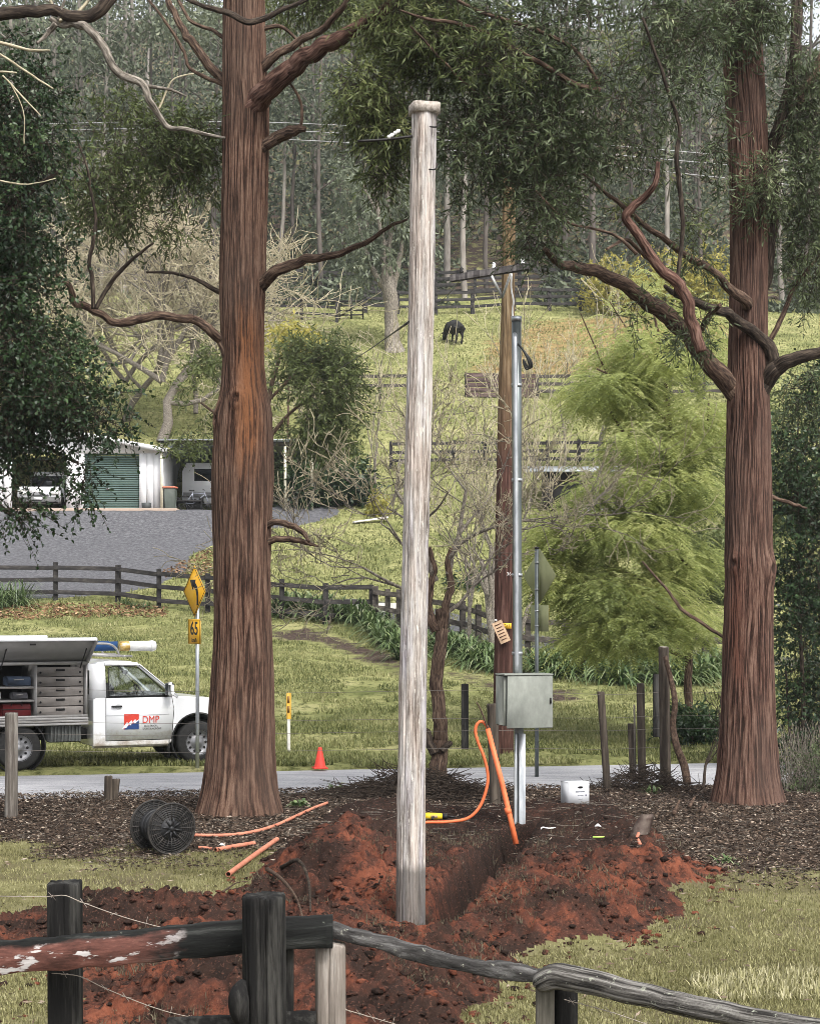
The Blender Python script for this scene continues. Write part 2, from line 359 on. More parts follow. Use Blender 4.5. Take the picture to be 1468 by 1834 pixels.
# ---- near ground patch, cut into lawn / soil / litter sheets along their real outlines
NX0, NX1, NY0, NY1 = -6.5, 6.5, 5.0, 25.4
xs = np.arange(NX0, NX1 + 1e-6, .0325); ys = np.arange(NY0, NY1 + 1e-6, .034); ys[-1] = NY1
X, Y = np.meshgrid(xs, ys, indexing='ij'); H = near_h(X, Y)
edge = np.minimum.reduce([X-NX0, NX1-X, Y-NY0, NY1-Y]); H = H*sstep(0, .5, edge) + G(X, Y)*(1-sstep(0, .5, edge))
SD = soil_sd(X, Y)
def litter_edge(x): return 20.2 + .9*np.sin(x*.9+1) + 0.35*x*(x > 0) * -.35 + 1.0*(x < -1.5)
def litter_f(x, y): return (y - litter_edge(x)) + (fbm(x*1.3, y*1.3, 0, 4, 61) - .5)*3.4
LF = litter_f(X, Y)
nx, ny = X.shape; i, j = np.meshgrid(np.arange(nx-1), np.arange(ny-1), indexing='ij')
Q = np.stack([i*ny+j, (i+1)*ny+j, (i+1)*ny+j+1, i*ny+j+1], -1).reshape(-1, 4)
cs = SD[:-1, :-1].ravel(); cl = LF[:-1, :-1].ravel(); allV = np.stack([X, Y, H], -1).reshape(-1, 3)
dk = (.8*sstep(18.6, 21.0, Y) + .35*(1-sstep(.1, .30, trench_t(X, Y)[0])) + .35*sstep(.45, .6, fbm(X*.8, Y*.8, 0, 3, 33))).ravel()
def sub(name, q, m, at=None):
    u, inv = np.unique(q, return_inverse=True); V = allV[u]
    return tag(mk(name, V, inv.reshape(q.shape), m, smooth=True, attrs={k: v[u] for k, v in (at or {}).items()}), kind='structure')
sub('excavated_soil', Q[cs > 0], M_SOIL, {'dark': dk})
sub('lawn', Q[(cs <= 0) & (cl < 0)], M_LAWN)
sub('leaf_litter_ground', Q[(cs <= 0) & (cl >= 0)], M_LITTER)

# ---- the road
def road_y(x): return 29.15 + .20*x                       # centre line
def road_far(x): return road_y(x) + 1.85
def road_near(x): return road_y(x) - 1.85
# ---- far terrain
xs2 = np.unique(np.concatenate([np.arange(-170, -26, 4.0), np.arange(-26, -6.5, .45), np.arange(-6.5, 6.5, .45), [6.5], np.arange(6.5, 26, .45), np.arange(26, 171, 4.0)]).round(4))
ys2 = np.unique(np.concatenate([np.arange(-30, 5, 5.0), [5.0], np.arange(5, 25.4, 1.0), [25.4], np.arange(25.4, 62, .32), np.arange(62, 122, .55), np.arange(122, 430, 4.0)]).round(4))
X2, Y2 = np.meshgrid(xs2, ys2, indexing='ij'); Z2 = G(X2, Y2)
Z2 = Z2 + (fbm(X2*1.1, Y2*1.1, 0, 3, 71) - .5)*.14*sstep(31, 34, Y2)
rd = np.abs(Y2 - road_y(X2)); Z2 = Z2 - .10*(1 - sstep(1.75, 2.3, rd))
MUL = [np.array(p) for p in ([gp(*q)[:2] for q in [(470,1130),(560,1122),(640,1150),(720,1170),(760,1215),(700,1212),(620,1180),(540,1150),(470,1148)]], [gp(*q)[:2] for q in [(780,1195),(860,1210),(950,1235),(1060,1235),(1060,1262),(960,1262),(850,1232),(780,1215)]])]
GRV = np.array([(-60, 63.2), (-20, 63.2), (-12, 63.4), (-9.2, 64.5), (-8.4, 67), (-8.6, 70.5), (-7.2, 73.5), (-4.6, 75), (-3.0, 77), (-3.5, 80), (-10, 80.5), (-60, 80.5)])
GRV2 = np.array([(-4.4, 60.2), (-1.5, 59.4), (1.0, 57.0), (3.2, 54), (6, 52.6), (15, 52.6), (15, 54.8), (6, 55.2), (4, 57), (1, 61), (-2, 62.5), (-4.4, 62)])
DRY = [np.array([(2, 100), (10, 100), (22, 108), (22, 120), (8, 119), (4, 112)]), np.array([gp(*q)[:2] for q in [(-20,1092),(130,1084),(300,1090),(300,1108),(120,1108),(-20,1112)]]), np.array([(-9.6, 66), (-6.5, 66), (-6.0, 72), (-8.2, 71)])]
def soft(poly, wdt): dd = pdist(poly, X2, Y2); return np.clip(.5 + np.where(inside(poly, X2, Y2), dd, -dd)/wdt, 0, 1)
mk_ = np.zeros(X2.shape + (4,)); mk_[..., 3] = 1
for p_ in MUL: mk_[..., 0] = np.maximum(mk_[..., 0], soft(p_, 2.2)*.72)
mk_[..., 0] = np.maximum(mk_[..., 0], (1 - sstep(-2.2, -1.6, Y2 - road_y(X2))) * .95)
mk_[..., 0] = np.maximum(mk_[..., 0], sstep(119, 126, Y2)*.56)
mk_[..., 1] = np.maximum(soft(GRV, .5), soft(GRV2, .5))
for p_ in DRY: mk_[..., 2] = np.maximum(mk_[..., 2], soft(p_, 4.0)*.55)
nx2, ny2 = X2.shape; i, j = np.meshgrid(np.arange(nx2-1), np.arange(ny2-1), indexing='ij')
xc = (X2[:-1, :-1]+X2[1:, 1:])/2; yc = (Y2[:-1, :-1]+Y2[1:, 1:])/2
keep = ~((xc > NX0) & (xc < NX1) & (yc > NY0) & (yc < NY1))
Q2 = np.stack([i*ny2+j, (i+1)*ny2+j, (i+1)*ny2+j+1, i*ny2+j+1], -1)[keep]
tag(mk('ground', np.stack([X2, Y2, Z2], -1).reshape(-1, 3), Q2, M_TERR, smooth=True, attrs={'mask': mk_.reshape(-1, 4)}), kind='structure')
# road sheet
M_ROAD = mat('worn_asphalt', [(.3, (.22, .22, .235)), (.5, (.33, .33, .345)), (.7, (.42, .415, .43))], (.25, 1, 1), 3.5, 8, .85, .5, .01, bscale=(1, 1, 1), fine=((1, 1, 1), 40, .5, .7, (.12, .12, .125)))
xr = np.arange(-60, 60.1, .5); L = []
for off in np.linspace(-1.85, 1.85, 9): L.append(np.stack([xr, road_y(xr)+off+.10*(noise(xr*.9, off, 0, 4)-.5)*(abs(off) > 1.7), np.full_like(xr, .035*(1-(off/1.85)**2) - .045)], -1))
L = np.array(L); a, b = np.meshgrid(np.arange(8), np.arange(len(xr)-1), indexing='ij'); n_ = len(xr)
tag(mk('road', L.reshape(-1, 3), np.stack([a*n_+b, a*n_+b+1, (a+1)*n_+b+1, (a+1)*n_+b], -1).reshape(-1, 4), M_ROAD, smooth=True), kind='structure')
# concrete slab beside the drive
sb = MB(); sb.prism([(-3.4, 60.8), (-.6, 60.2), (.2, 63.0), (-2.6, 64.0)], (0, 0, 2.36), (1, 0, 0), (0, 1, 0), .5)
tag(sb.build('concrete_path', mat('concrete', [(.3, (.36, .34, .31)), (.7, (.52, .5, .46))], ns=3)), kind='structure')
# ------------------------------------------------------------------ plants: tools
def leaves(pos, dirs, L, W, v, rng=RNG, fold=.25):
    """diamond leaf quads folded along the midrib: returns V, F, attr"""
    n = len(pos); dirs = dirs/np.maximum(np.linalg.norm(dirs, axis=1, keepdims=True), 1e-9)
    r = rng.normal(size=(n, 3)); s = np.cross(dirs, r); s /= np.maximum(np.linalg.norm(s, axis=1, keepdims=True), 1e-9); nn = np.cross(dirs, s)
    L = np.broadcast_to(L, (n,))[:, None]; W = np.broadcast_to(W, (n,))[:, None]
    a = pos; c = pos + dirs*L; m = pos + dirs*L*.42
    b = m + s*W*.5 + nn*W*fold; d = m - s*W*.5 + nn*W*fold
    V = np.stack([a, b, c, d], 1).reshape(-1, 3); Fq = np.arange(4*n).reshape(-1, 4); return V, Fq, np.repeat(v, 4)
def blob_points(blobs, n, rng, seed=0, hole=.42, hs=1.2):
    wts = np.array([b[2]*b[3]*(b[6] if len(b) > 6 else 1) for b in blobs], float); wts /= wts.sum()
    out = []; 
    k = rng.choice(len(blobs), size=int(n*2.2), p=wts)
    B = np.array([b[:6] for b in blobs], float)[k]
    u = rng.normal(size=(len(k), 3)); u /= np.linalg.norm(u, axis=1, keepdims=True); u *= rng.random((len(k), 1))**(1/2.3)
    d = B[:, 4] + u[:, 1]*B[:, 5]
    p = np.stack([(B[:, 0]-HX)*B[:, 4]/F + u[:, 0]*B[:, 2]*B[:, 4]/F, d, CH-(B[:, 1]-HY)*B[:, 4]/F + u[:, 2]*B[:, 3]*B[:, 4]/F], -1)
    kk = fbm(p[:, 0]*hs, p[:, 1]*hs, p[:, 2]*hs, 3, seed) > hole
    return p[kk][:n], u[kk][:n]
def foliage(name, blobs, n, L, W, m, parent, seed=1, droop=.6, per=10, twig=.35, hole=.42, hs=1.2, spread=.6, twm=None, vr=(0., 1.)):
    rng = np.random.default_rng(seed); T = max(n//per, 1); tp, u = blob_points(blobs, T, rng, seed, hole, hs); T = len(tp)
    td = u*.8 + rng.normal(size=(T, 3))*.6 + np.array([0, 0, -droop*.8]); td /= np.linalg.norm(td, axis=1, keepdims=True)
    tl = twig*(.6 + .8*rng.random(T))
    f = np.tile(np.linspace(.1, 1, per), (T, 1)) + rng.normal(size=(T, per))*.05
    pos = tp[:, None] + td[:, None]*(f*tl[:, None])[..., None] + np.array([0, 0, -1.0])*((f**2)*tl[:, None]*.35*droop)[..., None]
    dr = td[:, None]*.7 + rng.normal(size=(T, per, 3))*spread + np.array([0, 0, -droop])
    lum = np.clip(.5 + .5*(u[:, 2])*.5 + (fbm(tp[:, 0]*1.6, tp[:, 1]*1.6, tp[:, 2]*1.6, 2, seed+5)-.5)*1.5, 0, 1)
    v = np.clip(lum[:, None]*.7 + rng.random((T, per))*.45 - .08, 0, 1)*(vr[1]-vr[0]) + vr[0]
    V, Fq, va = leaves(pos.reshape(-1, 3), dr.reshape(-1, 3), L*(.6+.7*rng.random(T*per)), W*(.7+.6*rng.random(T*per)), v.ravel(), rng)
    o = mk(name, to_local(V, parent), Fq, m, parent, attrs={'v': va})
    if twm is not None:
        k = slice(None, None, 1); a = tp[k]; b = (tp + td*tl[:, None] + np.array([0, 0, -1.0])*(tl*.35*droop)[:, None])[k]; a = a - td[k]*tl[k, None]*.5
        sticks('twigs', a, b, .0045, m=twm, parent=o if parent is None else parent, kind='stuff')
    return o
def sticks(name, a, b, r, m, parent=None, kind=None, r2=None, mid=None):
    """many thin three-sided tapered sticks in one mesh"""
    a = np.asarray(a); b = np.asarray(b); n = len(a); t = b - a; t /= np.maximum(np.linalg.norm(t, axis=1, keepdims=True), 1e-9)
    h = np.where(np.abs(t[:, 2:]) < .9, [[0, 0, 1.0]], [[1.0, 0, 0]]); u = np.cross(t, h); u /= np.linalg.norm(u, axis=1, keepdims=True); v = np.cross(t, u)
    r = np.broadcast_to(r, (n,))[:, None]; r2 = r*.5 if r2 is None else np.broadcast_to(r2, (n,))[:, None]
    V = []
    for q, rr in ((a, r), (b, r2)):
        for k in range(3): V.append(q + rr*(math.cos(k*2.094)*u + math.sin(k*2.094)*v))
    V = np.stack(V, 1).reshape(-1, 3); base = (np.arange(n)*6)[:, None]
    Fq = np.concatenate([base + np.array([[k, (k+1) % 3, 3+(k+1) % 3, 3+k]]) for k in range(3)])
    o = mk(name, to_local(V, parent), Fq, m, parent)
    if kind: o['kind'] = kind
    return o
def limb(name, pts, d, m, parent, seed=0, seg=16, d2=None, n=None, rough=.26):
    """pts (px, py, width px) along the limb; d depth at start, d2 at end"""
    k = len(pts); ds = d + ((d if d2 is None else d2)-d)*np.linspace(0, 1, k)**1.7
    p = np.array([np.append(P(x, y, dd), w*dd/F/2) for (x, y, w), dd in zip(pts, ds)])
    wob = (np.array([noise(np.arange(k)*1.3, 0, q, seed) for q in range(3)]).T - .5)*.10; wob[0] = 0; p[:, :3] += wob*np.array([.3, 1.5, .3])
    c = catmull(p, n or max(14, k*12)); c[:, :3] += (np.stack([fbm(np.arange(len(c))*.16, q*7, 0, 2, seed+70) for q in range(3)], 1)-.5)*c[:, 3:4]*.8*np.minimum(.12/np.maximum(c[:, 3:4], .01), 1)*np.minimum(np.arange(len(c))/9, 1)[:, None]; r = np.maximum(c[:, 3], .003)
    o = MB().tube(c[:, :3], r, seg, True, rough, seed).build_at(name, LUVM.get(m.name.replace('_plain', ''), m), parent, smooth=True); add_luv(o, c[:, :3], r, seg, seed); return o
LUVM = {}
def add_luv(o, p, r, seg, seed=0):
    L = np.concatenate([[0], np.cumsum(np.linalg.norm(np.diff(p, axis=0), axis=1))]); th = np.linspace(0, 2*np.pi, seg, endpoint=False); R = float(np.mean(r)); n = len(p)
    a = np.stack([np.repeat(L, seg)+seed*3.7, np.tile(np.cos(th), n)*R, np.tile(np.sin(th), n)*R], -1).astype(np.float32); at = o.data.attributes.new('luv', 'FLOAT_VECTOR', 'POINT'); at.data.foreach_set('vector', a.ravel())
def trunk(name, prof, d, m, parent, seed=0, seg=320, dz=.034, amp=.0085, flare=0, top=None, gz=-.15, knots=()):
    """prof (py, left px, right px) from top to bottom"""
    prof = sorted(prof, key=lambda q: -q[0]); zz = np.array([CH-(q[0]-HY)*d/F for q in prof]); cx = np.array([((q[1]+q[2])/2-HX)*d/F for q in prof]); rr = np.array([(q[2]-q[1])/2*d/F for q in prof])
    z = np.arange(gz, top or zz.max(), dz); c = np.interp(z, zz, cx); r = np.interp(z, zz, rr)
    ker = np.hanning(9); ker /= ker.sum(); c = np.convolve(np.pad(c, 4, mode='edge'), ker, 'valid'); r = np.convolve(np.pad(r, 4, mode='edge'), ker, 'valid')
    th = np.linspace(0, 2*np.pi, seg, endpoint=False); C, S = np.cos(th)[None], np.sin(th)[None]; Zg = z[:, None]
    warp = (fbm(C*1.5+5, S*1.5+5, Zg*1.1, 3, seed+9)-.5)*.22; C2 = np.cos(th[None]+warp); S2 = np.sin(th[None]+warp)
    rid = fbm(C2*24+20, S2*24+20, Zg*2.6, 3, seed); fine = fbm(C2*48+40, S2*48+40, Zg*4.0, 2, seed+3); rid = np.where(rid > .5, .5+(rid-.5)*.75, .5+(rid-.5)*1.5); big = fbm(C*1.3+3, S*1.3+3, Zg*.7, 3, seed+6)
    R = r[:, None]*.955*(1+(big-.5)*.12) + amp*((rid-.5)*3.6) + amp*1.3*(fine-.5)
    fl = np.exp(-np.maximum(Zg, 0)/.45)*flare; R = R + fl*(.4+1.2*fbm(C*1.7+8, S*1.7+8, 0, 2, seed+12))*.5
    for (ka, kz, ks, kh) in knots:
        q2 = np.hypot(((th[None]-ka+np.pi) % (2*np.pi)-np.pi)*r[:, None], (Zg-kz)*.8)/ks; R = R + kh*np.exp(-q2**2)*(1-.9*np.exp(-(q2/.35)**2)) + .006*np.exp(-(q2/1.3)**2)*np.cos(q2*8+rid*14); rid = rid+.16*np.exp(-(q2/1.2)**2)*np.cos(q2*8+rid*14)-.25*np.exp(-(q2/.4)**2)
    V = np.stack([c[:, None]+R*C, d+R*S, np.broadcast_to(Zg, R.shape)], -1)
    n = len(z); i, j = np.meshgrid(np.arange(n-1), np.arange(seg), indexing='ij'); j2 = (j+1) % seg
    Qq = np.stack([i*seg+j, i*seg+j2, (i+1)*seg+j2, (i+1)*seg+j], -1).reshape(-1, 4)
    at = np.clip(.5+(rid-.5)*2.6+(fine-.5)*.6, 0, 1).ravel()
    return mk(name, to_local(V.reshape(-1, 3), parent), [Qq, list(range((n-1)*seg, n*seg))], m, parent, smooth=True, attrs={'rid': at})
def m_bark(name, dark, mid, lite, strip=None, mossy=None):
    m, t, b = _nodes(name); r = attr(t, 'rid'); n1 = nz(t, (1, 1, .12), 85, 8, .85, .6); n2 = nz(t, (1, 1, .3), 1.6, 5)
    f = mth(t, 'ADD', mth(t, 'ADD', mth(t, 'MULTIPLY', r, .30), mth(t, 'MULTIPLY', n1, .60)), mth(t, 'MULTIPLY', mth(t, 'SUBTRACT', nz(t, (1, 1, .35), 16, 6, .75, .6, off=(5, 5, 5)), .33), .26))
    c = ramp(t, f, [(.33, dark), (.50, mid), (.68, lite)])
    g = ramp(t, n2, [(.4, (0, 0, 0)), (.65, (.55, .55, .55))]); c = mixc(t, g, c, tuple(x*.75+.02 for x in mid[:1])+tuple(x*.85+.02 for x in mid[1:]))
    if strip:                                             # a strip of fresh orange under-bark: (centre dir, z range)
        (ang, hw, z0, z1, col) = strip
        tc = t.nodes.new('ShaderNodeTexCoord'); sx = t.nodes.new('ShaderNodeSeparateXYZ'); t.links.new(tc.outputs['Object'], sx.inputs[0])
        xx = mth(t, 'SUBTRACT', sx.outputs[0], ang); w1 = mth(t, 'MULTIPLY', mth(t, 'SUBTRACT', nz(t, (1, 1, .25), 3.0, 5), .5), .22)
        k1 = ramp(t, mth(t, 'ABSOLUTE', mth(t, 'ADD', xx, w1)), [(hw*.25, (1, 1, 1)), (hw*1.3, (0, 0, 0))])
        w2 = mth(t, 'ADD', sx.outputs[2], mth(t, 'MULTIPLY', mth(t, 'SUBTRACT', nz(t, (4, 4, .4), 3.5, 5), .5), 1.6))
        k2 = ramp(t, mth(t, 'DIVIDE', mth(t, 'SUBTRACT', w2, z0), z1-z0), [(0.0, (0, 0, 0)), (.25, (1, 1, 1)), (.75, (1, 1, 1)), (1.0, (0, 0, 0))])
        kk = mth(t, 'MULTIPLY', mth(t, 'MULTIPLY', k1, k2), ramp(t, f, [(.36, (.15, .15, .15)), (.52, (.9, .9, .9))])); col2 = ramp(t, n1, [(.35, tuple(x*.55 for x in col)), (.62, col)]); c = mixc(t, kk, c, col2)
    t.links.new(c, b.inputs['Base Color']); b.inputs['Roughness'].default_value = .92; b.inputs['Specular IOR Level'].default_value = .12
    bump(t, b, n1, .8, .03); return m
def limbmat(name, dark, mid, lite):
    LUVM[name] = mat(name, [(.36, dark), (.5, mid), (.64, lite)], (.14, 1, 1), 48, 8, .92, 1.0, .02, spec=.12, coord='luv')
    return mat(name+'_plain', [(.3, dark), (.5, mid), (.7, lite)], (1, 1, .6), 30, 8, .92, 1.0, .03, spec=.12)
def branching(start, dirv, length, rad, levels, rng, split=(2, 4), spread=.55, upb=.15, shrink=.68, kink=.18, segs=4, minr=.003):
    """list of polylines (points, radii) of a leafless branch system"""
    out = []
    def grow(p, d, L, r, lv):
        pts = [p]; q = p.copy(); dd = d.copy(); rs = [r]
        for s_ in range(segs):
            dd = dd + rng.normal(size=3)*kink + np.array([0, 0, upb*.25]); dd /= np.linalg.norm(dd); q = q + dd*L/segs; pts.append(q.copy()); rs.append(max(r*(1-.45*(s_+1)/segs), minr))
        out.append((np.array(pts), np.array(rs), lv))
        if lv <= 0: return
        for k in range(rng.integers(split[0], split[1]+1)):
            f = rng.integers(max(1, segs//2), segs+1); nd = dd + rng.normal(size=3)*spread + np.array([0, 0, upb]); nd /= np.linalg.norm(nd)
            grow(pts[f], nd, L*shrink*(.7+.5*rng.random()), max(rs[f]*.68, minr), lv-1)
    d0 = np.array(dirv, float); grow(np.array(start, float), d0/np.linalg.norm(d0), length, rad, levels); return out
def build_branches(lines, name, m, parent, seg=5, maxlv=None, minlv=None, kind=None):
    mb = MB()
    for p, r, lv in lines:
        if maxlv is not None and lv > maxlv: continue
        if minlv is not None and lv < minlv: continue
        mb.tube(p, r, seg if lv > 1 else 3, False)
    o = mb.build_at(name, m, parent, smooth=True)
    if kind: o['kind'] = kind
    return o

BARK_L = m_bark('reddish_stringy_bark', (.022, .012, .009), (.110, .060, .042), (.255, .165, .118), strip=(.14, .17, 4.3, 7.0, (.27, .115, .052)))
BARK_R = m_bark('brown_stringy_bark', (.022, .012, .009), (.110, .058, .043), (.245, .155, .115), strip=(-.22, .10, 1.4, 3.6, (.17, .075, .052)))
LIMB_B = limbmat('limb_bark', (.03, .021, .017), (.095, .062, .046), (.20, .14, .10))
LIMB_R = limbmat('red_limb_bark', (.035, .020, .016), (.11, .058, .044), (.22, .135, .105))
LIMB_D = limbmat('dark_limb_bark', (.018, .014, .012), (.05, .038, .03), (.11, .085, .065))
DEAD = limbmat('dead_grey_wood', (.07, .06, .05), (.20, .175, .145), (.38, .34, .29))
LICH = limbmat('lichen_twig', (.25, .215, .145), (.46, .405, .28), (.62, .56, .41))
LF_DARK = leafmat('gum_leaf_dark', [(0, (.026, .036, .016)), (.5, (.068, .092, .040)), (.85, (.14, .172, .08)), (1, (.25, .28, .16))], .22)
LF_OLIVE = leafmat('gum_leaf_olive', [(0, (.034, .046, .016)), (.5, (.105, .132, .044)), (.85, (.19, .215, .08)), (1, (.29, .30, .13))], .30)
LF_GREEN = leafmat('camphor_leaf', [(0, (.008, .018, .008)), (.5, (.022, .046, .016)), (.85, (.055, .095, .032)), (1, (.13, .18, .085))], .2, .4, .4)
LF_FERN = leafmat('feathery_leaf', [(0, (.13, .165, .06)), (.45, (.33, .375, .135)), (.8, (.48, .51, .20)), (1, (.60, .60, .29))], .6)
LF_FAR = leafmat('hazed_forest_leaf', [(0, (.054, .066, .042)), (.5, (.122, .145, .092)), (.85, (.195, .22, .145)), (1, (.28, .30, .20))], .25)  # greyed and lightened: distance haze is put into the leaf colour
LF_FARY = leafmat('yellow_leaf', [(0, (.16, .15, .035)), (.5, (.36, .33, .08)), (1, (.55, .48, .14))], .4)
LF_AGA = leafmat('strappy_leaf', [(0, (.025, .048, .016)), (.5, (.085, .135, .045)), (.85, (.17, .225, .09)), (1, (.36, .39, .24))], .2, .4, .4)

# ------------------------------------------------------------------ the two big stringybark trees
DL = 24.0
TL = thing('stringybark_tree', 'big stringybark tree with a bare orange strip on its trunk, beside the white utility truck', 'tree', (*P(430, 1455, DL)[:2], 0))
trunk('trunk', [(-330,408,462),(0,399,476),(100,398,478),(200,397,483),(300,396,482),(400,394,480),(520,391,478),(600,394,474),(640,397,473),(690,394,478),(740,385,489),(800,379,492),(860,377,493),(950,379,488),(1050,380,487),(1150,380,490),(1250,373,492),(1350,369,494),(1420,362,497),(1465,355,503)], DL, BARK_L, TL, 1, flare=.20, knots=((-1.75, 5.55, .12, .07), (-2.7, 5.3, .14, .06)))
LL = [[(455,185,40),(478,158,42),(510,130,40),(560,97,34),(620,65,29),(680,27,25),(720,-12,22),(760,-70,18)],
 [(470,125,22),(492,100,20),(520,80,18),(570,55,16),(600,30,14),(628,0,12),(660,-40,9)],
 [(462,270,22),(485,254,24),(508,240,24),(530,231,20),(546,232,12)], [(538,232,8),(540,200,7),(532,165,6),(515,140,4),(520,110,3)],
 [(462,520,26),(480,500,25),(497,485,23),(540,466,20),(600,457,14),(650,436,11),(700,405,8),(728,393,5)],
 [(408,640,22),(392,612,22),(378,590,21),(350,572,19),(290,565,18),(230,577,18),(200,576,16),(160,550,16),(136,541,15),(127,515,12),(108,498,10),(90,470,8)],
 [(168,553,9),(166,500,8),(160,470,8),(172,400,7),(164,340,6),(158,300,5),(140,250,4)], [(172,552,9),(195,508,9),(235,468,8),(275,436,5)],
 [(410,528,12),(390,518,11),(360,505,9),(318,490,7),(262,486,4)],
 [(418,170,16),(400,143,18),(372,112,18),(342,72,16),(310,20,14),(292,-30,13)], [(408,155,9),(385,143,9),(342,124,7),(327,88,7),(302,48,6),(268,0,5)],
 [(470,950,14),(490,936,14),(520,940,14),(542,955,12),(552,968,7)], [(468,975,14),(488,969,14),(520,967,13),(550,971,9),(572,979,3)],
 [(415,80,9),(380,58,8),(340,35,7),(310,-20,6)],[(470,60,9),(500,50,8),(530,70,6),(545,110,4)]]
DD = [21.6,23.2,23.6,23.4,22.6,23.0,22.9,22.8,24.4,24.6,24.2,23.6,23.8,24.6,24]
def rooted(q, cx): x0, y0, w0 = q[0]; return [(x0*.2+cx*.8, y0+w0*.7, w0*1.15), (x0*.6+cx*.4, y0+w0*.35, w0*1.35), (x0*.9+cx*.1, y0+w0*.05, w0*1.2)] + list(q[1:])
for k_, (q, d2) in enumerate(zip(LL, DD)): limb('branch', [(x_, y_, w_*.86) for x_, y_, w_ in (rooted(q, 437) if k_ not in (3, 6, 7) else q)], DL if k_ not in (3, 6, 7) else d2+.3, LIMB_R if k_ == 0 else (LIMB_D if k_ in (6, 7, 8) else LIMB_B), TL, k_+3, d2=d2, seg=14 if k_ in (0, 4, 5) else 9)
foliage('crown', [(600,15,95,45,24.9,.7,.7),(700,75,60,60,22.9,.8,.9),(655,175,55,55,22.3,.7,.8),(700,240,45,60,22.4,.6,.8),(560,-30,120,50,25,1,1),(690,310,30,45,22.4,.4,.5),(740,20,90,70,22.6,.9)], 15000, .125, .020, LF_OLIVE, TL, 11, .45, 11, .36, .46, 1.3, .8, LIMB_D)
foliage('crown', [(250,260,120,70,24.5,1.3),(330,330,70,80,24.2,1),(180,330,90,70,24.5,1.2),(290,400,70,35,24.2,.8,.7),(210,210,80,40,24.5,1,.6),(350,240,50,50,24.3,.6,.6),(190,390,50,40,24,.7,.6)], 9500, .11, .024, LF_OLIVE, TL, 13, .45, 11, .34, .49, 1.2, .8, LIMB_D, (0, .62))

DR = 25.2
TR = thing('stringybark_tree', 'big stringybark tree forking low into many heavy limbs, standing by the leaning posts', 'tree', (*P(1340, 1440, DR)[:2], 0))
trunk('trunk', [(-330,1296,1352),(0,1292,1362),(100,1293,1366),(200,1298,1372),(300,1303,1378),(400,1305,1378),(500,1305,1375),(600,1303,1374),(700,1300,1377),(760,1300,1380),(850,1298,1381),(950,1297,1382),(1020,1296,1386),(1100,1294,1384),(1200,1291,1386),(1300,1288,1389),(1380,1284,1394),(1445,1276,1402)], DR, BARK_R, TR, 4, flare=.17, knots=((-.75, 3.30, .15, .07), (-2.35, 3.38, .14, .06)))
RL = [[(1330,735,44),(1305,690,44),(1270,650,41),(1225,592,38),(1182,556,35),(1130,520,33),(1075,492,28),(1030,476,24),(1003,470,18),(975,445,12)],
 [(1255,630,24),(1238,570,26),(1215,512,26),(1170,470,24),(1138,420,22),(1122,390,21),(1150,358,17),(1172,330,13),(1176,290,9)],
 [(1255,590,14),(1275,560,13),(1290,545,10)],
 [(1362,700,20),(1382,640,32),(1358,600,28),(1322,572,25),(1290,556,21),(1250,540,17),(1205,527,13),(1190,515,9)],
 [(1325,760,42),(1340,735,42),(1358,700,40),(1385,665,36),(1412,645,31),(1470,630,25),(1560,600,20)],
 [(1330,540,22),(1305,515,22),(1280,490,18),(1230,458,16),(1180,420,13),(1130,382,12),(1085,345,8),(1045,312,5)],
 [(1208,530,10),(1216,470,10),(1222,400,10),(1216,330,10),(1208,280,10),(1216,225,9),(1190,150,8),(1168,90,7),(1150,30,6)],
 [(1350,560,26),(1372,500,24),(1382,430,22),(1384,340,23),(1384,270,27),(1398,215,29),(1416,150,28),(1425,60,26),(1432,-20,25),(1440,-120,20)],
 [(1384,262,24),(1404,222,25),(1432,180,23),(1470,115,21),(1520,30,18)],
 [(1075,162,12),(1030,146,12),(960,110,12),(880,66,11),(820,42,9),(760,33,7),(715,20,4)],
 [(1072,152,10),(1040,105,10),(1000,70,9),(930,44,9),(860,20,8),(800,-8,7)],
 [(850,165,5),(815,135,6),(770,80,5),(735,45,4)],
 [(1140,455,9),(1105,425,7),(1060,410,6),(1015,395,5),(960,340,4)],
 [(1170,470,9),(1150,455,9),(1120,432,8),(1085,445,6)],
 [(1368,880,8),(1390,892,9),(1420,903,8),(1445,912,4)],
 [(1300,1148,6),(1285,1133,8),(1255,1115,8),(1222,1092,8),(1195,1055,6),(1150,1005,4)],
 [(1360,640,12),(1395,575,11),(1420,520,10),(1445,480,8),(1475,450,6)],
 [(1315,55,10),(1280,40,9),(1230,70,7),(1160,75,6)]]
RD = [21.2,21.4,23.5,22.8,24.6,21.6,21.4,25,25.4,21.0,21.2,21,21.2,21.5,25.4,25.4,25.2,24]
for k_, (q, d2) in enumerate(zip(RL, RD)): limb('branch', [(x_, y_, w_*.80) for x_, y_, w_ in (rooted(q, 1338) if k_ in (5, 7, 14, 15, 17) else q)], DR-.02 if k_ in (0, 3, 4, 5, 7, 14, 15, 16, 17) else (RD[k_]+.5), LIMB_R if k_ in (1,) else (LIMB_D if k_ in (3, 4, 7, 6) else LIMB_B), TR, k_+40, d2=d2, seg=14 if k_ in (0, 1, 3, 4, 7) else 9)
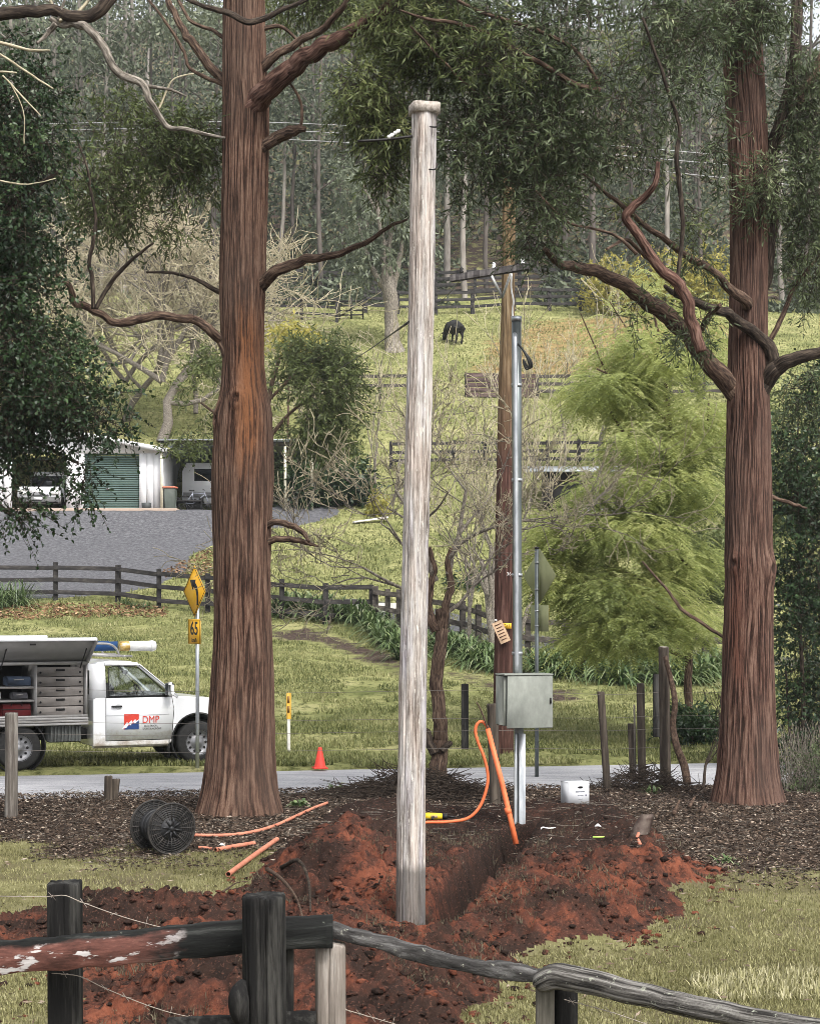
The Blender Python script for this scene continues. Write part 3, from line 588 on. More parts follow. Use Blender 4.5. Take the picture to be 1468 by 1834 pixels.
foliage('crown', [(860,250,90,85,22,1.0),(950,230,110,105,22,1.2),(1080,180,140,120,22.3,1.3),(1190,130,100,110,22.3,1.2),(980,380,75,90,21.8,.8,1.2),(960,430,35,40,21.6,.5,.8),(1050,70,150,85,22.2,1.2),(1200,30,130,70,22.6,1.3),(890,90,110,75,22,1.0),(1140,320,90,70,22.6,.8,.7),(1262,270,45,130,23,.7,.8),(860,-20,200,60,22.5,1.3),(1245,430,60,60,23.5,.7,.35),(1010,300,110,60,22,1,1.1),(830,330,35,50,21.8,.5,.7)], 29000, .115, .020, LF_DARK, TR, 21, .35, 11, .34, .50, 1.15, .8, LIMB_D)
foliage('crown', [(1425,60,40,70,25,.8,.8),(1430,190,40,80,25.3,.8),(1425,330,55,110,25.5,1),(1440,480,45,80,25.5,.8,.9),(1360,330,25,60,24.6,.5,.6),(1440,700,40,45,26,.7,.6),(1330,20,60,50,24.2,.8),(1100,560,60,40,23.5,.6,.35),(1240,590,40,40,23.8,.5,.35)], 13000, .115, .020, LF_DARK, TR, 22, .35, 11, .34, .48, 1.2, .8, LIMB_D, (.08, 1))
foliage('crown', [(1180,400,70,60,23,.7,.7),(1095,120,60,50,21.2,.5,.4),(880,110,70,50,21.4,.5,.5),(790,90,70,60,22,.7,.9),(820,180,50,50,22,.6,.8)], 7000, .12, .019, LF_OLIVE, TR, 23, .4, 11, .36, .48, 1.2, .8, LIMB_D)

# ------------------------------------------------------------------ overhanging limbs at the top corner (their trees stand outside the picture)
o1 = thing('overhanging_limb', 'thick bare limb arching across the top corner above the shed', 'branch', P(-60, 40, 20))
limb('branch', [(-160,60,26),(0,30,24),(80,20,21),(130,26,22),(172,24,23),(200,0,23),(230,-50,22)], 20, LIMB_D, o1, 71, seg=14)
limb('branch', [(90,32,10),(110,40,12),(135,38,14),(170,65,15),(195,100,15),(213,128,15),(255,155,13),(270,183,12),(298,222,10),(330,232,8),(365,240,7),(402,247,4)], 20, DEAD, o1, 72, seg=10)
for k_, q in enumerate([[(255,155,7),(285,152,6),(310,163,5),(332,172,3)],[(285,195,4),(300,160,4),(315,140,3),(345,130,3)],[(100,42,12),(85,60,9),(68,80,5)],[(110,38,7),(95,10,6),(85,-20,5)],[(125,36,7),(150,10,6),(165,-15,5)],[(105,36,5),(115,5,4),(120,-20,4)]]): limb('twig', q, 20, LICH if k_ in (1, 3, 4) else DEAD, o1, 80+k_, seg=7)
o2 = thing('dead_twigs', 'pale dead twigs reaching in at the edge below the bare limb', 'branch', P(-40, 100, 19))
for k_, q in enumerate([[(-40,70,6),(0,78,6),(50,88,5),(92,92,3)],[(-40,80,5),(0,98,5),(50,130,4),(100,160,3)],[(-40,128,4),(0,131,4),(30,132,3)],[(5,135,3),(35,165,3),(75,210,2)],[(20,150,2),(40,200,2),(42,255,2)],[(-20,320,3),(40,330,3),(70,328,2),(100,318,2)]]): limb('twig', q, 19, LICH, o2, 90+k_, seg=6)
o3 = thing('overhanging_limb', 'curved bare limb crossing the top of the orange-striped trunk', 'branch', P(450, -60, 22.6))
limb('branch', [(300,-25,6),(340,2,7),(400,22,11),(450,39,12),(500,20,10),(560,-5,8),(600,-40,7)], 22.9, LIMB_D, o3, 96, seg=9)

# ------------------------------------------------------------------ dense evergreen at the edge, feathery tree, bushes
DE = 21.0
TE = thing('evergreen_tree', 'dense dark glossy evergreen tree at the edge, hanging in front of the shed', 'tree', (*P(-160, 1500, DE)[:2], 0))
trunk('trunk', [(-200,-150,-110),(600,-170,-95),(1500,-185,-80)], DE, BARK_R, TE, 31, seg=60, dz=.15)
for k_, q in enumerate([[(-130,700,30),(-60,650,22),(20,620,14),(90,640,8),(150,700,5)],[(-130,500,30),(-40,420,20),(50,350,12),(110,300,6)],[(-130,850,26),(-50,800,18),(50,790,10),(140,830,5)],[(-130,900,20),(-40,890,14),(20,920,7)]]): limb('branch', q, DE, LIMB_D, TE, 32+k_, seg=8)
foliage('crown', [(30,200,95,95,21,1.2),(60,320,85,80,20.8,1.2),(40,430,100,90,21,1.2),(30,560,110,100,21,1.3),(70,660,120,80,20.7,1.1),(140,730,95,70,20.4,.9),(40,750,105,60,20.6,1),(190,770,50,40,20.2,.5,.8),(150,860,45,50,20.3,.5,.6),(25,910,45,50,20.4,.5,.7),(40,120,60,60,21,1,.5),(0,480,60,400,21.4,1.2),(70,845,60,30,20.5,.6,.3)], 34000, .062, .036, LF_GREEN, TE, 33, .45, 10, .30, .38, 1.7, .8, LIMB_D)

DM = 47.0
TM = thing('gum_tree', 'small drooping gum tree behind the orange-striped trunk, above the gravel drive', 'tree', gp(470, 1120))
DMm = float(TM.location[1]); 
limb('trunk', [(462,1150,16),(465,1000,14),(470,850,12),(480,720,9),(500,640,6)], DMm, LIMB_B, TM, 41, seg=9)
for k_, q in enumerate([[(472,800,8),(520,740,6),(580,690,4)],[(470,850,8),(420,770,6),(360,720,4)],[(478,720,6),(540,660,4),(590,630,3)]]): limb('branch', q, DMm, LIMB_B, TM, 42+k_, seg=7)
foliage('crown', [(560,640,70,40,DMm,1.2),(575,700,60,60,DMm-.3,1.2),(560,770,55,50,DMm-.3,1),(525,690,40,80,DMm,1),(600,640,35,35,DMm,.7),(365,690,50,55,DMm,1,1.1),(335,765,55,50,DMm,1,1.1),(625,700,35,60,DMm,1,.8),(600,790,45,35,DMm,1,.8),(520,800,30,30,DMm,.6,.7),(380,640,30,30,DMm,.7,.6)], 14000, .20, .05, LF_OLIVE, TM, 44, .4, 10, .5, .46, .8, .8, LIMB_D, (0, .75))
yw = thing('yellow_shrub', 'yellow-green shrub topping the drooping gum beside the orange-striped trunk', 'shrub', gp(520, 900))
dy = float(yw.location[1]); limb('trunk', [(515,905,6),(515,800,5),(518,640,4),(520,600,3)], dy, LIMB_B, yw, 46, seg=6)
foliage('crown', [(515,600,32,16,dy,1.2),(550,615,25,14,dy,1)], 1500, .3, .10, LF_FARY, yw, 47, .5, 8, .6, .35, .6)

def fronds(name, blobs, n, m, parent, seed, flen=.55, pairs=13, ll=.115, lw=.026, droop=.45):
    rng = np.random.default_rng(seed); p, u = blob_points(blobs, n, rng, seed, .43, 1.1); n = len(p)
    az = rng.random(n)*2*np.pi; d = np.stack([np.cos(az), np.sin(az)*.7, -.15+.35*rng.normal(size=n)], -1) + u*np.array([.8, .5, .1]); d /= np.linalg.norm(d, axis=1, keepdims=True)
    fl = flen*(.6+.7*rng.random(n)); t = np.linspace(.08, 1, pairs)
    pos = p[:, None] + d[:, None]*(t[None]*fl[:, None])[..., None] - np.array([0, 0, 1.0])*(t[None]**2*fl[:, None]*droop)[..., None]
    tan = d[:, None] - np.array([0, 0, 1.0])*(2*t[None]*droop)[..., None]*np.ones((n, 1, 1)); tan /= np.linalg.norm(tan, axis=2, keepdims=True)
    side = np.cross(tan, np.array([0, 0, 1.0])); side /= np.maximum(np.linalg.norm(side, axis=2, keepdims=True), 1e-6)
    w_ = np.sin(np.pi*np.clip(t*.9+.1, 0, 1))**.6
    lum = np.clip(.5 + (fbm(p[:, 0]*1.1, p[:, 1]*1.1, p[:, 2]*1.6, 2, seed+5)-.5)*1.6 + u[:, 2]*.25, 0, 1)
    Vs, Fs, As = [], [], []; n0 = 0
    for sgn in (-1, 1):
        dr = side*sgn + tan*.55 - np.array([0, 0, .18]); v = np.clip(lum[:, None]*.75 + rng.random((n, pairs))*.4 - .05, 0, 1)
        V, Fq, a = leaves(pos.reshape(-1, 3), dr.reshape(-1, 3), (ll*w_[None]*np.ones((n, 1))).ravel()*(fl[:, None]*np.ones((1, pairs))/flen).ravel(), lw, v.ravel(), rng, .1)
        Vs.append(V); Fs.append(Fq+n0); As.append(a); n0 += len(V)
    return mk(name, to_local(np.vstack(Vs), parent), np.vstack(Fs), m, parent, attrs={'v': np.concatenate(As)})
TF = thing('feathery_tree', 'light green feathery-leaved tree between the steel post and the forking stringybark', 'tree', gp(1240, 1300))
DF = 35.5
limb('trunk', [(1235,1345,16),(1232,1200,14),(1228,1050,13),(1215,900,11),(1200,760,9),(1185,640,6),(1170,560,4)], DF+.6, LIMB_B, TF, 51, seg=9)
for k_, q in enumerate([[(1228,1100,9),(1150,1040,7),(1060,1010,5),(980,1000,3)],[(1222,980,9),(1150,910,7),(1060,870,5),(1000,860,3)],[(1232,1180,8),(1160,1150,6),(1090,1140,4),(1040,1190,3)],[(1210,860,8),(1130,790,6),(1080,720,4)],[(1200,760,7),(1120,690,5),(1070,660,3)],[(1215,900,7),(1260,800,5),(1270,720,3)],[(1100,700,4),(1060,610,3),(1040,560,2)],[(1190,660,4),(1130,600,3),(1090,540,2)]]): limb('branch', q, DF+.6, LIMB_B, TF, 52+k_, d2=DF-.6+.3*(k_ % 4), seg=7)
fronds('crown', [(1085,700,80,40,DF,1.2),(1180,655,90,54,DF+.3,1.4),(1240,770,55,78,DF,1.2),(1120,790,90,40,DF-.3,1.2),(1090,870,110,37,DF-.5,1.2,1.2),(1190,880,100,54,DF,1.3),(1010,950,60,46,DF-.3,1,1.1),(1110,955,120,43,DF-.6,1.3,1.2),(1200,1000,90,54,DF,1.3,1.1),(1000,1030,60,40,DF-.3,1),(1100,1060,120,46,DF-.6,1.3,1.2),(1200,1110,85,54,DF-.2,1.3),(1120,1130,100,40,DF-.6,1.2,1.1),(1040,1150,50,18,DF-.8,.8,.7),(1130,610,80,46,DF+.4,1.2,.7),(960,940,30,78,DF,.8,.7),(1250,620,50,93,DF+.5,1.2,.6),(1140,730,120,300,DF+1.2,.8,.2)], 8200, LF_FERN, TF, 60)

TB = thing('dark_bush', 'tall dark leafy bush filling the edge beside the forking stringybark', 'bush', gp(1440, 1400))
DB = 30.5
for k_, q in enumerate([[(1440,1420,10),(1435,1250,8),(1430,1050,6),(1425,850,4),(1430,750,3)],[(1460,1420,8),(1470,1200,6),(1460,1000,4)],[(1425,1420,6),(1415,1300,5),(1408,1200,3)]]): limb('stem', q, DB, LIMB_D, TB, 65+k_, seg=7)
foliage('crown', [(1425,790,48,70,DB,1.2),(1440,900,50,80,DB,1.2),(1430,1010,45,80,DB,1.2),(1432,1120,50,80,DB,1.2),(1440,1230,52,80,DB,1.2),(1440,1330,50,60,DB,1),(1470,700,30,60,DB,1),(1460,1000,40,400,DB+.6,.8,.6)], 17000, .085, .045, LF_GREEN, TB, 67, .3, 9, .35, .40, 1.5, .9, LIMB_D)
TB2 = thing('low_bush', 'low twiggy bush at the foot of the tall dark bush', 'bush', gp(1440, 1440))
foliage('crown', [(1440,1400,38,40,27,.6),(1465,1370,30,60,27,.6)], 3200, .07, .02, LF_DARK, TB2, 69, .2, 8, .3, .42, 1.8, .9)
rngb = np.random.default_rng(5); A_ = []; B_ = []
for k_ in range(260):
    s_ = P(1405+rngb.random()*90, 1440, 26.6+rngb.random()); s_[2] = 0; A_.append(s_); B_.append(s_+np.array([rngb.normal()*.22, rngb.normal()*.15, .3+rngb.random()*.75]))
sticks('stems', A_, B_, .006, DEAD, TB2, 'stuff')
# ------------------------------------------------------------------ leafless trees
def bare_tree(name, label, base, stems, seed, m_tr, m_tw, levels=5, **kw):
    t = thing(name, label, 'tree', base); rng = np.random.default_rng(seed); lines = []
    for (p, dv, L, r) in stems: lines += branching(np.array(p), dv, L, r, levels, rng, **kw)
    build_branches(lines, 'branches', m_tr, t, 6, None, 2, kind='stuff'); build_branches(lines, 'twigs', m_tw, t, 3, 1, None, kind='stuff'); return t
c0 = np.array([*g0(786, 1408), 0.0]); dC = c0[1]
TC = bare_tree('bare_tree', 'leafless twiggy tree with a forked dark trunk just behind the tall grey pole', c0,
   [(P(780,1040,dC), (-.35,.05,1), 1.35, .050), (P(802,1030,dC), (.35,.1,1), 1.4, .050), (P(772,1080,dC), (-.9,-.1,.35), 1.2, .036), (P(798,1100,dC), (.85,.1,.45), 1.2, .034), (P(776,1010,dC), (-.15,.3,1), 1.45, .045), (P(775,1060,dC), (-.7,.2,.75), 1.2, .034), (P(804,1000,dC), (.7,.2,.8), 1.3, .034)],
   101, DEAD, LICH, 6, split=(2, 3), spread=.50, upb=.12, shrink=.77, kink=.20, minr=.0062)
limb('trunk', [(786,1420,44),(786,1380,34),(788,1330,28),(785,1280,25),(784,1220,23),(786,1160,23),(788,1120,22),(786,1090,18)], dC, LIMB_B, TC, 103, seg=14, rough=.2)
limb('fork', [(790,1130,22),(800,1090,15),(806,1050,14),(800,1010,11),(806,980,8)], dC, LIMB_B, TC, 104, seg=9)
limb('fork', [(782,1130,20),(770,1095,17),(768,1060,13),(776,1020,11),(768,980,8)], dC, LIMB_B, TC, 105, seg=9)
limb('stub', [(778,1350,18),(760,1310,16),(752,1288,12)], dC-.1, LIMB_D, TC, 106, seg=8); limb('stub', [(790,1345,14),(804,1330,10)], dC-.1, LIMB_D, TC, 107, seg=7)
c1 = gp(884, 1178); d1 = c1[1]
bare_tree('bare_tree', 'pale leafless tree with many upright stems behind the brown power pole', c1,
   [(c1+[0,0,-.1], (-.05,0,1), 3.0, .13), (c1+[.2,0,0], (.28,0,1), 2.9, .10), (c1+[-.1,0,0], (-.40,0,1), 2.9, .09), (c1+[.5,.4,0], (.6,.1,1), 2.8, .08), (c1+[-.6,.5,0], (-.15,.1,1), 2.7, .08)], 111, DEAD, LICH, 5, split=(2, 3), spread=.42, upb=.30, shrink=.80, kink=.15, minr=.0105)
c2 = gp(1010, 860); d2_ = c2[1]
bare_tree('bare_tree', 'pale leafless shrubby tree on the slope below the plank stock panel', c2,
   [(c2+[-1.2,0,0], (-.2,0,1), 2.6, .07), (c2, (.1,0,1), 2.9, .08), (c2+[1.2,0,0], (.25,0,1), 2.8, .07), (c2+[2.4,0,0], (.1,0,1), 2.6, .06)], 112, DEAD, LICH, 5, split=(2, 3), spread=.40, upb=.32, shrink=.80, kink=.15, minr=.013)
c2b = gp(650, 905)
bare_tree('bare_tree', 'leafless pale twiggy shrub beside the tall grey pole, above the concrete slab', c2b,
   [(c2b+[-.4,0,0], (-.3,0,1), 2.6, .06), (c2b+[.5,0,0], (.15,0,1), 2.8, .07), (c2b+[1.3,0,0], (.3,0,1), 2.5, .06)], 114, DEAD, LICH, 5, split=(2, 3), spread=.42, upb=.28, shrink=.80, kink=.16, minr=.013)
c3 = gp(285, 830); c3 = np.array([(290-HX)*88/F, 88, float(G(-12, 88))])
bare_tree('bare_tree', 'large pale leafless spreading tree behind the shed roof', c3,
   [(c3, (0,0,1), 4.2, .30), (c3+[0,0,3], (.8,0,.7), 4.0, .17), (c3+[0,0,3], (-.8,0,.75), 4.0, .17), (c3+[0,0,4], (.3,.2,1), 4.0, .15), (c3+[0,0,4], (-.4,.2,1), 4.0, .15)], 113, DEAD, LICH, 5, split=(3, 4), spread=.58, upb=.06, shrink=.80, kink=.2, minr=.020)

# ------------------------------------------------------------------ forest on the hill
c3b = np.array([(225-HX)*92/F, 92, float(G(-14.6, 92))])
bare_tree('bare_tree', 'tangled pale leafless tree beside the large spreading one behind the shed', c3b,
   [(c3b, (.2,0,1), 4.0, .20), (c3b+[0,0,2], (-.7,0,.8), 3.6, .14), (c3b+[0,0,2], (.7,0,.9), 3.8, .14), (c3b+[3.5,1,.5], (.1,0,1), 3.8, .14), (c3b+[4.4,1,.5], (.6,0,1), 3.6, .12)], 115, DEAD, LICH, 5, split=(3, 4), spread=.55, upb=.08, shrink=.80, kink=.2, minr=.020)
PALE = mat('pale_gum_bark', [(.3, (.13, .115, .10)), (.5, (.24, .215, .19)), (.7, (.36, .33, .295))], (1, 1, .25), 3, 6, .85, .3, .02)
GREYB = mat('grey_gum_bark', [(.3, (.05, .043, .038)), (.5, (.095, .08, .07)), (.7, (.15, .13, .115))], (1, 1, .25), 3, 6, .85, .3, .02)
rngf = np.random.default_rng(77); ftr = []
FSPEC = [(100,560,'p'),(150,520,'p'),(180,500,'p'),(218,540,'P'),(238,520,'P'),(345,470,'g'),(520,470,'g'),(575,470,'g'),(500,480,'p'),(612,500,'g'),(630,455,'g'),(800,470,'p'),(832,480,'p'),(870,460,'g'),(650,430,'g'),(960,455,'g'),(1010,440,'g'),(1060,450,'g'),(1120,440,'g'),(1190,430,'p'),(1260,430,'g'),(1400,450,'p'),(1450,440,'g'),(20,520,'p'),(60,500,'g'),(270,480,'g'),(310,465,'g'),(380,460,'g'),(440,470,'g'),(690,440,'g'),(740,440,'g'),(770,455,'g'),(910,445,'p')]
for (px, py, kd) in FSPEC: ftr.append((px, 122+rngf.random()*10, kd))
for k_ in range(44): ftr.append((rngf.random()*1600-60, 136+rngf.random()*46, 'p' if rngf.random() < .35 else 'g'))
for k_ in range(26): ftr.append((rngf.random()*1500-20, 184+rngf.random()*70, 'g'))
FL = {'p': 'tall slender pale-trunked gum tree in the hillside forest', 'P': 'thick pale-trunked gum tree at the forest edge behind the bare tree', 'g': 'tall dark-trunked gum tree in the hillside forest'}
for k_, (px, d, kd) in enumerate(ftr):
    if px > 1400 and d > 135: continue
    x = (px-HX)*d/F; z = float(G(x, d)); hgt = (20+rngf.random()*10) if d < 184 else 19+rngf.random()*6; r0 = (.34 if kd == 'P' else .16+rngf.random()*.12)
    where = ['left of the orange-striped trunk', 'between the orange-striped trunk and the tall grey pole', 'between the tall grey pole and the forking stringybark', 'beside or behind the forking stringybark'][int(np.digitize(px, [400, 735, 1290]))]
    dep = 'at the forest edge' if d < 136 else ('within the forest' if d < 184 else 'high on the hill')
    t = thing('forest_tree', {'p': 'pale slender gum', 'P': 'thick pale gum', 'g': 'dark-trunked gum'}[kd] + ' ' + dep + ', ' + where, 'tree', (x, d, z-.3), 0, 'hillside forest gums')
    n_ = 9; path = np.stack([np.cumsum(rngf.normal(size=n_)*.10), np.cumsum(rngf.normal(size=n_)*.10), np.linspace(0, hgt*.92, n_)], -1); path[0, :2] = 0
    mb = MB(); mb.tube(path, np.linspace(r0, r0*.35, n_), 7, False); bl = []
    for q in range(7):
        f = .38+.55*rngf.random(); a = path[int(f*(n_-1))]; az = rngf.random()*6.28; L_ = (1.6+2.4*rngf.random())*(1.25-f*.6); b = a+np.array([math.cos(az)*L_, math.sin(az)*L_, L_*(.5+.5*rngf.random())])
        mb.tube([a, (a+b)/2+rngf.normal(size=3)*.15, b], [r0*.38, r0*.22, r0*.1], 4, False); bl.append(b)
    mb.build('trunk', PALE if kd in 'pP' else GREYB, t, smooth=True)
    bl += [path[-1]+rngf.normal(size=3)*.6 for q in range(4)] + [path[int(n_*.55)]+rngf.normal(size=3)*1.2]
    nl = 1900 if d < 136 else (1700 if d < 184 else 1300); ctr = np.array(bl)[rngf.integers(0, len(bl), nl)]
    off = rngf.normal(size=(nl, 3))*np.array([1.0, 1.0, .62])*(.95+.35*(d > 136)); pos = ctr+off
    pos = pos[fbm(pos[:, 0]*.9+k_, pos[:, 1]*.9, pos[:, 2]*.9, 2, 9) > .42]
    dr = rngf.normal(size=(len(pos), 3))*.8+np.array([0, 0, -.7]); base = .42+.22*(rngf.random()-.5)
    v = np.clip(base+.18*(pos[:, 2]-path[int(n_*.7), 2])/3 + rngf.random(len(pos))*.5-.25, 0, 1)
    V, Fq, va = leaves(pos, dr, .42*(.6+.8*rngf.random(len(pos))), .16*(.7+.6*rngf.random(len(pos))), v, rngf)
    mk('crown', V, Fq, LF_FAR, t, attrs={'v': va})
# forest understorey: shrubs nobody could count
nU = 120000; dU = 121+rngf.random(nU)**1.5*130; xU = (rngf.random(nU)*1640-90-HX)*dU/F; kz = fbm(xU*.16, dU*.16, 0, 3, 91); hU = 6.5*np.clip((kz-.33)*3.2, 0, 1)
hU *= sstep(120, 128, dU); zU = G(xU, dU) + hU*rngf.random(nU)**.8*1.05; kp = hU > .15
pos = np.stack([xU, dU, zU], -1)[kp]; v = np.clip(.38+(fbm(pos[:, 0]*.5, pos[:, 1]*.5, pos[:, 2]*.5, 2, 3)-.5)*1.3+rngf.random(len(pos))*.4-.2, 0, 1)
V, Fq, va = leaves(pos, rngf.normal(size=(len(pos), 3))+np.array([0, 0, -.2]), .55*(.5+.8*rngf.random(len(pos))), .24, v, rngf)
tag(mk('undergrowth', V, Fq, LF_FAR, attrs={'v': va}), 'grey-green undergrowth below the forest gums', 'undergrowth', kind='stuff')
# yellow wattle and edge trees at the top of the paddock
def round_shrub(name, label, cat, px, py, w_, h_, n, m, seed, L=.28, W=.12, blobs=None, d=None):
    b = gp(px, py) if d is None else np.array([(px-HX)*d/F, d, float(G((px-HX)*d/F, d))]); t = thing(name, label, cat, b); d = b[1]
    MB().tube(catmull([b+[0, 0, -.2], b+[.05, 0, h_*d/F*.4], b+[0, 0, h_*d/F*.7]], 8), np.linspace(.06, .02, 8), 6).build_at('stem', LIMB_B, t, smooth=True)
    if blobs is None:
        pc = HY-(b[2]-CH)*F/d; blobs = [(px, pc-h_*.5, w_*.5, h_*.5, d, w_*.4*d/F), (px-w_*.2, pc-h_*.3, w_*.35, h_*.3, d, w_*.3*d/F), (px+w_*.25, pc-h_*.35, w_*.35, h_*.35, d, w_*.3*d/F)]
    foliage('crown', blobs, n, L, W, m, t, seed, .3, 8, L*2, .38, .8, .9); return t
round_shrub('wattle_tree', 'yellow-flowering wattle below the big forking limb at the paddock top', 'tree', 1095, 565, 110, 110, 2600, LF_FARY, 301)
round_shrub('wattle_tree', 'yellow-flowering wattle between the forking limbs at the forest edge', 'tree', 1190, 560, 110, 120, 2600, LF_FARY, 302)
round_shrub('wattle_tree', 'pale yellow-green tree beside the trunk of the forking stringybark at the forest edge', 'tree', 1275, 560, 80, 130, 2000, LF_FARY, 303)
round_shrub('yellow_shrub', 'small bright yellow-green shrub next to the tall grey pole at the drive end', 'shrub', 676, 925, 34, 42, 1200, LF_FARY, 304, .14, .06)
round_shrub('dark_shrub', 'dark rounded shrub at the end of the gravel drive near the white post', 'shrub', 560, 905, 110, 90, 4200, LF_GREEN, 305, .2, .10)
round_shrub('dark_shrub', 'dark rounded shrub between the drive end and the yellow-green shrub', 'shrub', 628, 905, 90, 95, 4200, LF_GREEN, 306, .2, .10)
round_shrub('dark_shrub', 'green shrub tucked behind the carport beside the orange-striped trunk', 'shrub', 500, 905, 60, 90, 2000, LF_DARK, 307, .2, .09)
round_shrub('dark_shrub', 'dark green shrub behind the brown power pole above the rail fence', 'shrub', 840, 1062, 70, 45, 1800, LF_GREEN, 308, .16, .06)
round_shrub('dark_shrub', 'low dark shrub on the verge beyond the leaning posts', 'shrub', 1235, 1335, 110, 75, 3200, LF_GREEN, 309, .11, .04)
for k_, (px, py, w_, h_) in enumerate([(1330,1000,160,300),(1440,960,150,300),(1180,960,120,160),(1290,1080,110,130)]): round_shrub('green_tree', ['leafy tree filling the gap behind the forking stringybark', 'leafy tree behind the tall dark bush', 'leafy tree behind the feathery tree', 'low leafy tree behind the rail fence and feathery tree'][k_], 'tree', px, py, w_, h_, 5200, LF_OLIVE, 320+k_, .22, .09)
# big tree standing in the paddock
ct = gp(703, 627); dT = ct[1]
TT = thing('paddock_tree', 'stout grey-barked tree standing alone in the paddock near the grazing cow', 'tree', ct)
limb('trunk', [(706,640,54),(704,622,34),(702,600,27),(700,560,24),(698,530,26),(694,500,24),(690,460,16)], dT, DEAD, TT, 331, seg=14)
for k_, q in enumerate([[(698,530,16),(672,490,11),(655,450,8),(640,400,5)],[(700,530,15),(712,480,11),(722,430,8),(730,370,5)],[(690,465,11),(680,400,9),(672,340,7),(676,290,5)],[(694,480,9),(700,420,8),(694,360,6),(690,300,4)],[(690,440,7),(710,400,5),(716,350,4)],[(676,380,5),(650,330,4),(655,290,3)]]): limb('branch', q, dT, DEAD, TT, 332+k_, seg=7)
foliage('crown', [(650,420,55,50,dT,2),(690,350,60,60,dT,2),(640,330,40,50,dT,1.6),(720,440,50,45,dT,1.8),(660,500,35,22,dT,1.4),(730,380,40,50,dT,1.6),(680,470,50,40,dT,1.6)], 5200, .38, .12, LF_FAR, TT, 340, .7, 8, .9, .45, .5, .6, None, (.15, 1))

# ------------------------------------------------------------------ paddock fences
TIMB = mat('dark_stained_timber', [(.3, (.009, .008, .008)), (.5, (.019, .017, .016)), (.7, (.050, .044, .040))], (.4, .4, 1), 9, 6, .85, .5, .01)
TIMG = mat('grey_brown_timber', [(.3, (.018, .015, .013)), (.5, (.042, .036, .03)), (.7, (.10, .086, .072))], (.5, .5, 1), 9, 6, .9, .5, .01)
def rail_fence(name, label, pts, hgt, rails, m, pw=.16, rh=.13, group=None, rows=None):
    t = thing(name, label, 'fence', pts[len(pts)//2], 0, group)
    rng = np.random.default_rng(len(pts)*7+int(pts[0][1]))
    for p in pts:
        e = rng.normal()*.02; MB().box((p[0], p[1], p[2]+hgt/2-.15+e), (pw, pw, hgt+.3+.06), rz=rng.normal()*.15, bev=.012).build_at('post', m, t)
    for a, b in zip(pts[:-1], pts[1:]):
        u = np.array(b)-np.array(a); L_ = np.linalg.norm(u[:2])
        nrm = np.array([u[1], -u[0], 0])/max(L_, 1e-6); nrm *= np.sign(-nrm[1]) if abs(nrm[1]) > 1e-3 else 1
        for f in rails:
            j1, j2 = rng.normal(size=2)*.018
            MB().beam(np.array(a)+nrm*(pw/2+.022)+[0, 0, hgt*f+j1], np.array(b)+nrm*(pw/2+.022)+[0, 0, hgt*f+j2], .05, rh*1.15, bev=.006).build_at('rail', m, t)
    return t
fl = [gp(px, py) for px, py in [(-130,1073),(-15,1075),(100,1075),(212,1078),(285,1088),(372,1096),(440,1103),(505,1110),(583,1117),(665,1116)]]
rail_fence('rail_fence', 'dark three-rail timber fence along the foot of the gravel drive', fl, 1.28, (.22, .56, .90), TIMB)
fr = [gp(px, py) for px, py in [(672,1118),(694,1121),(714,1124),(742,1130),(770,1136),(800,1142),(828,1148),(856,1156),(882,1166),(945,1174),(1012,1182),(1045,1188),(1100,1194),(1165,1202),(1215,1207),(1262,1212),(1320,1218)]]
rail_fence('rail_fence', 'brown timber fence running down behind the strappy plants and power pole', fr, 1.18, (.45, .88), TIMG, .17, .14)
fm = [gp(px, 838-(px-700)*.006) for px in range(700, 1180, 56)]
rail_fence('rail_fence', 'dark three-rail fence across the slope behind the leafless trees', fm, 1.22, (.28, .6, .92), TIMB, .16, .13)
fu = [gp(px, 716) for px in (560, 620, 680, 740)]
rail_fence('rail_fence', 'dark rail fence on the slope left of the tall grey pole', fu, 1.35, (.55, .92), TIMG, .16, .15)
fu2 = [gp(px, 714) for px in (962, 1020, 1080, 1140, 1200, 1260, 1310)]
rail_fence('rail_fence', 'dark rail fence continuing from the plank stock panel across the slope', fu2, 1.3, (.3, .6, .92), TIMG, .16, .15)
fc = [gp(px, py) for px, py in [(440,574),(490,574),(540,574),(603,577)]]
rail_fence('rail_fence', 'dark rail fence at the paddock top beside the orange-striped trunk', fc, 1.5, (.3, .62, .92), TIMB, .2, .15)
fd = [gp(px, py) for px, py in [(655,560),(712,562),(780,563),(846,562),(920,556),(983,557),(1040,556),(1090,556)]]
rail_fence('rail_fence', 'long dark rail fence along the paddock top behind the cow', fd, 1.5, (.3, .62, .92), TIMB, .26, .17)
fe = [gp(px, py, 118) for px, py in [(440,528),(500,527),(560,530),(620,534),(690,540)]]
rail_fence('rail_fence', 'dark stockyard rail fence above the small paddock gate', fe, 1.9, (.2, .42, .64, .88), TIMB, .2, .2)
fg = [gp(px, py, 118) for px, py in [(780,532),(850,530),(930,528),(1000,526),(1080,524)]]
rail_fence('rail_fence', 'dark stockyard rail fence behind the crossarm of the power pole', fg, 1.9, (.2, .42, .64, .88), TIMB, .2, .2)
# gate
ga, gb = gp(608, 573), gp(650, 572); gt = thing('paddock_gate', 'small dark timber gate at the end of the paddock-top fence', 'gate', ga)
for f in (.2, .5, .8, 1.1): MB().beam(ga+[0, 0, f+.1], gb+[0, 0, f+.1], .05, .09).build_at('rail', TIMB, gt)
for q in (ga, (ga+gb)/2, gb): MB().box(q+[0, -.06, .72], (.1, .06, 1.4)).build_at('stile', TIMB, gt)
MB().beam(ga+[0, -.05, .2], gb+[0, -.05, 1.2], .04, .08).build_at('brace', TIMB, gt)
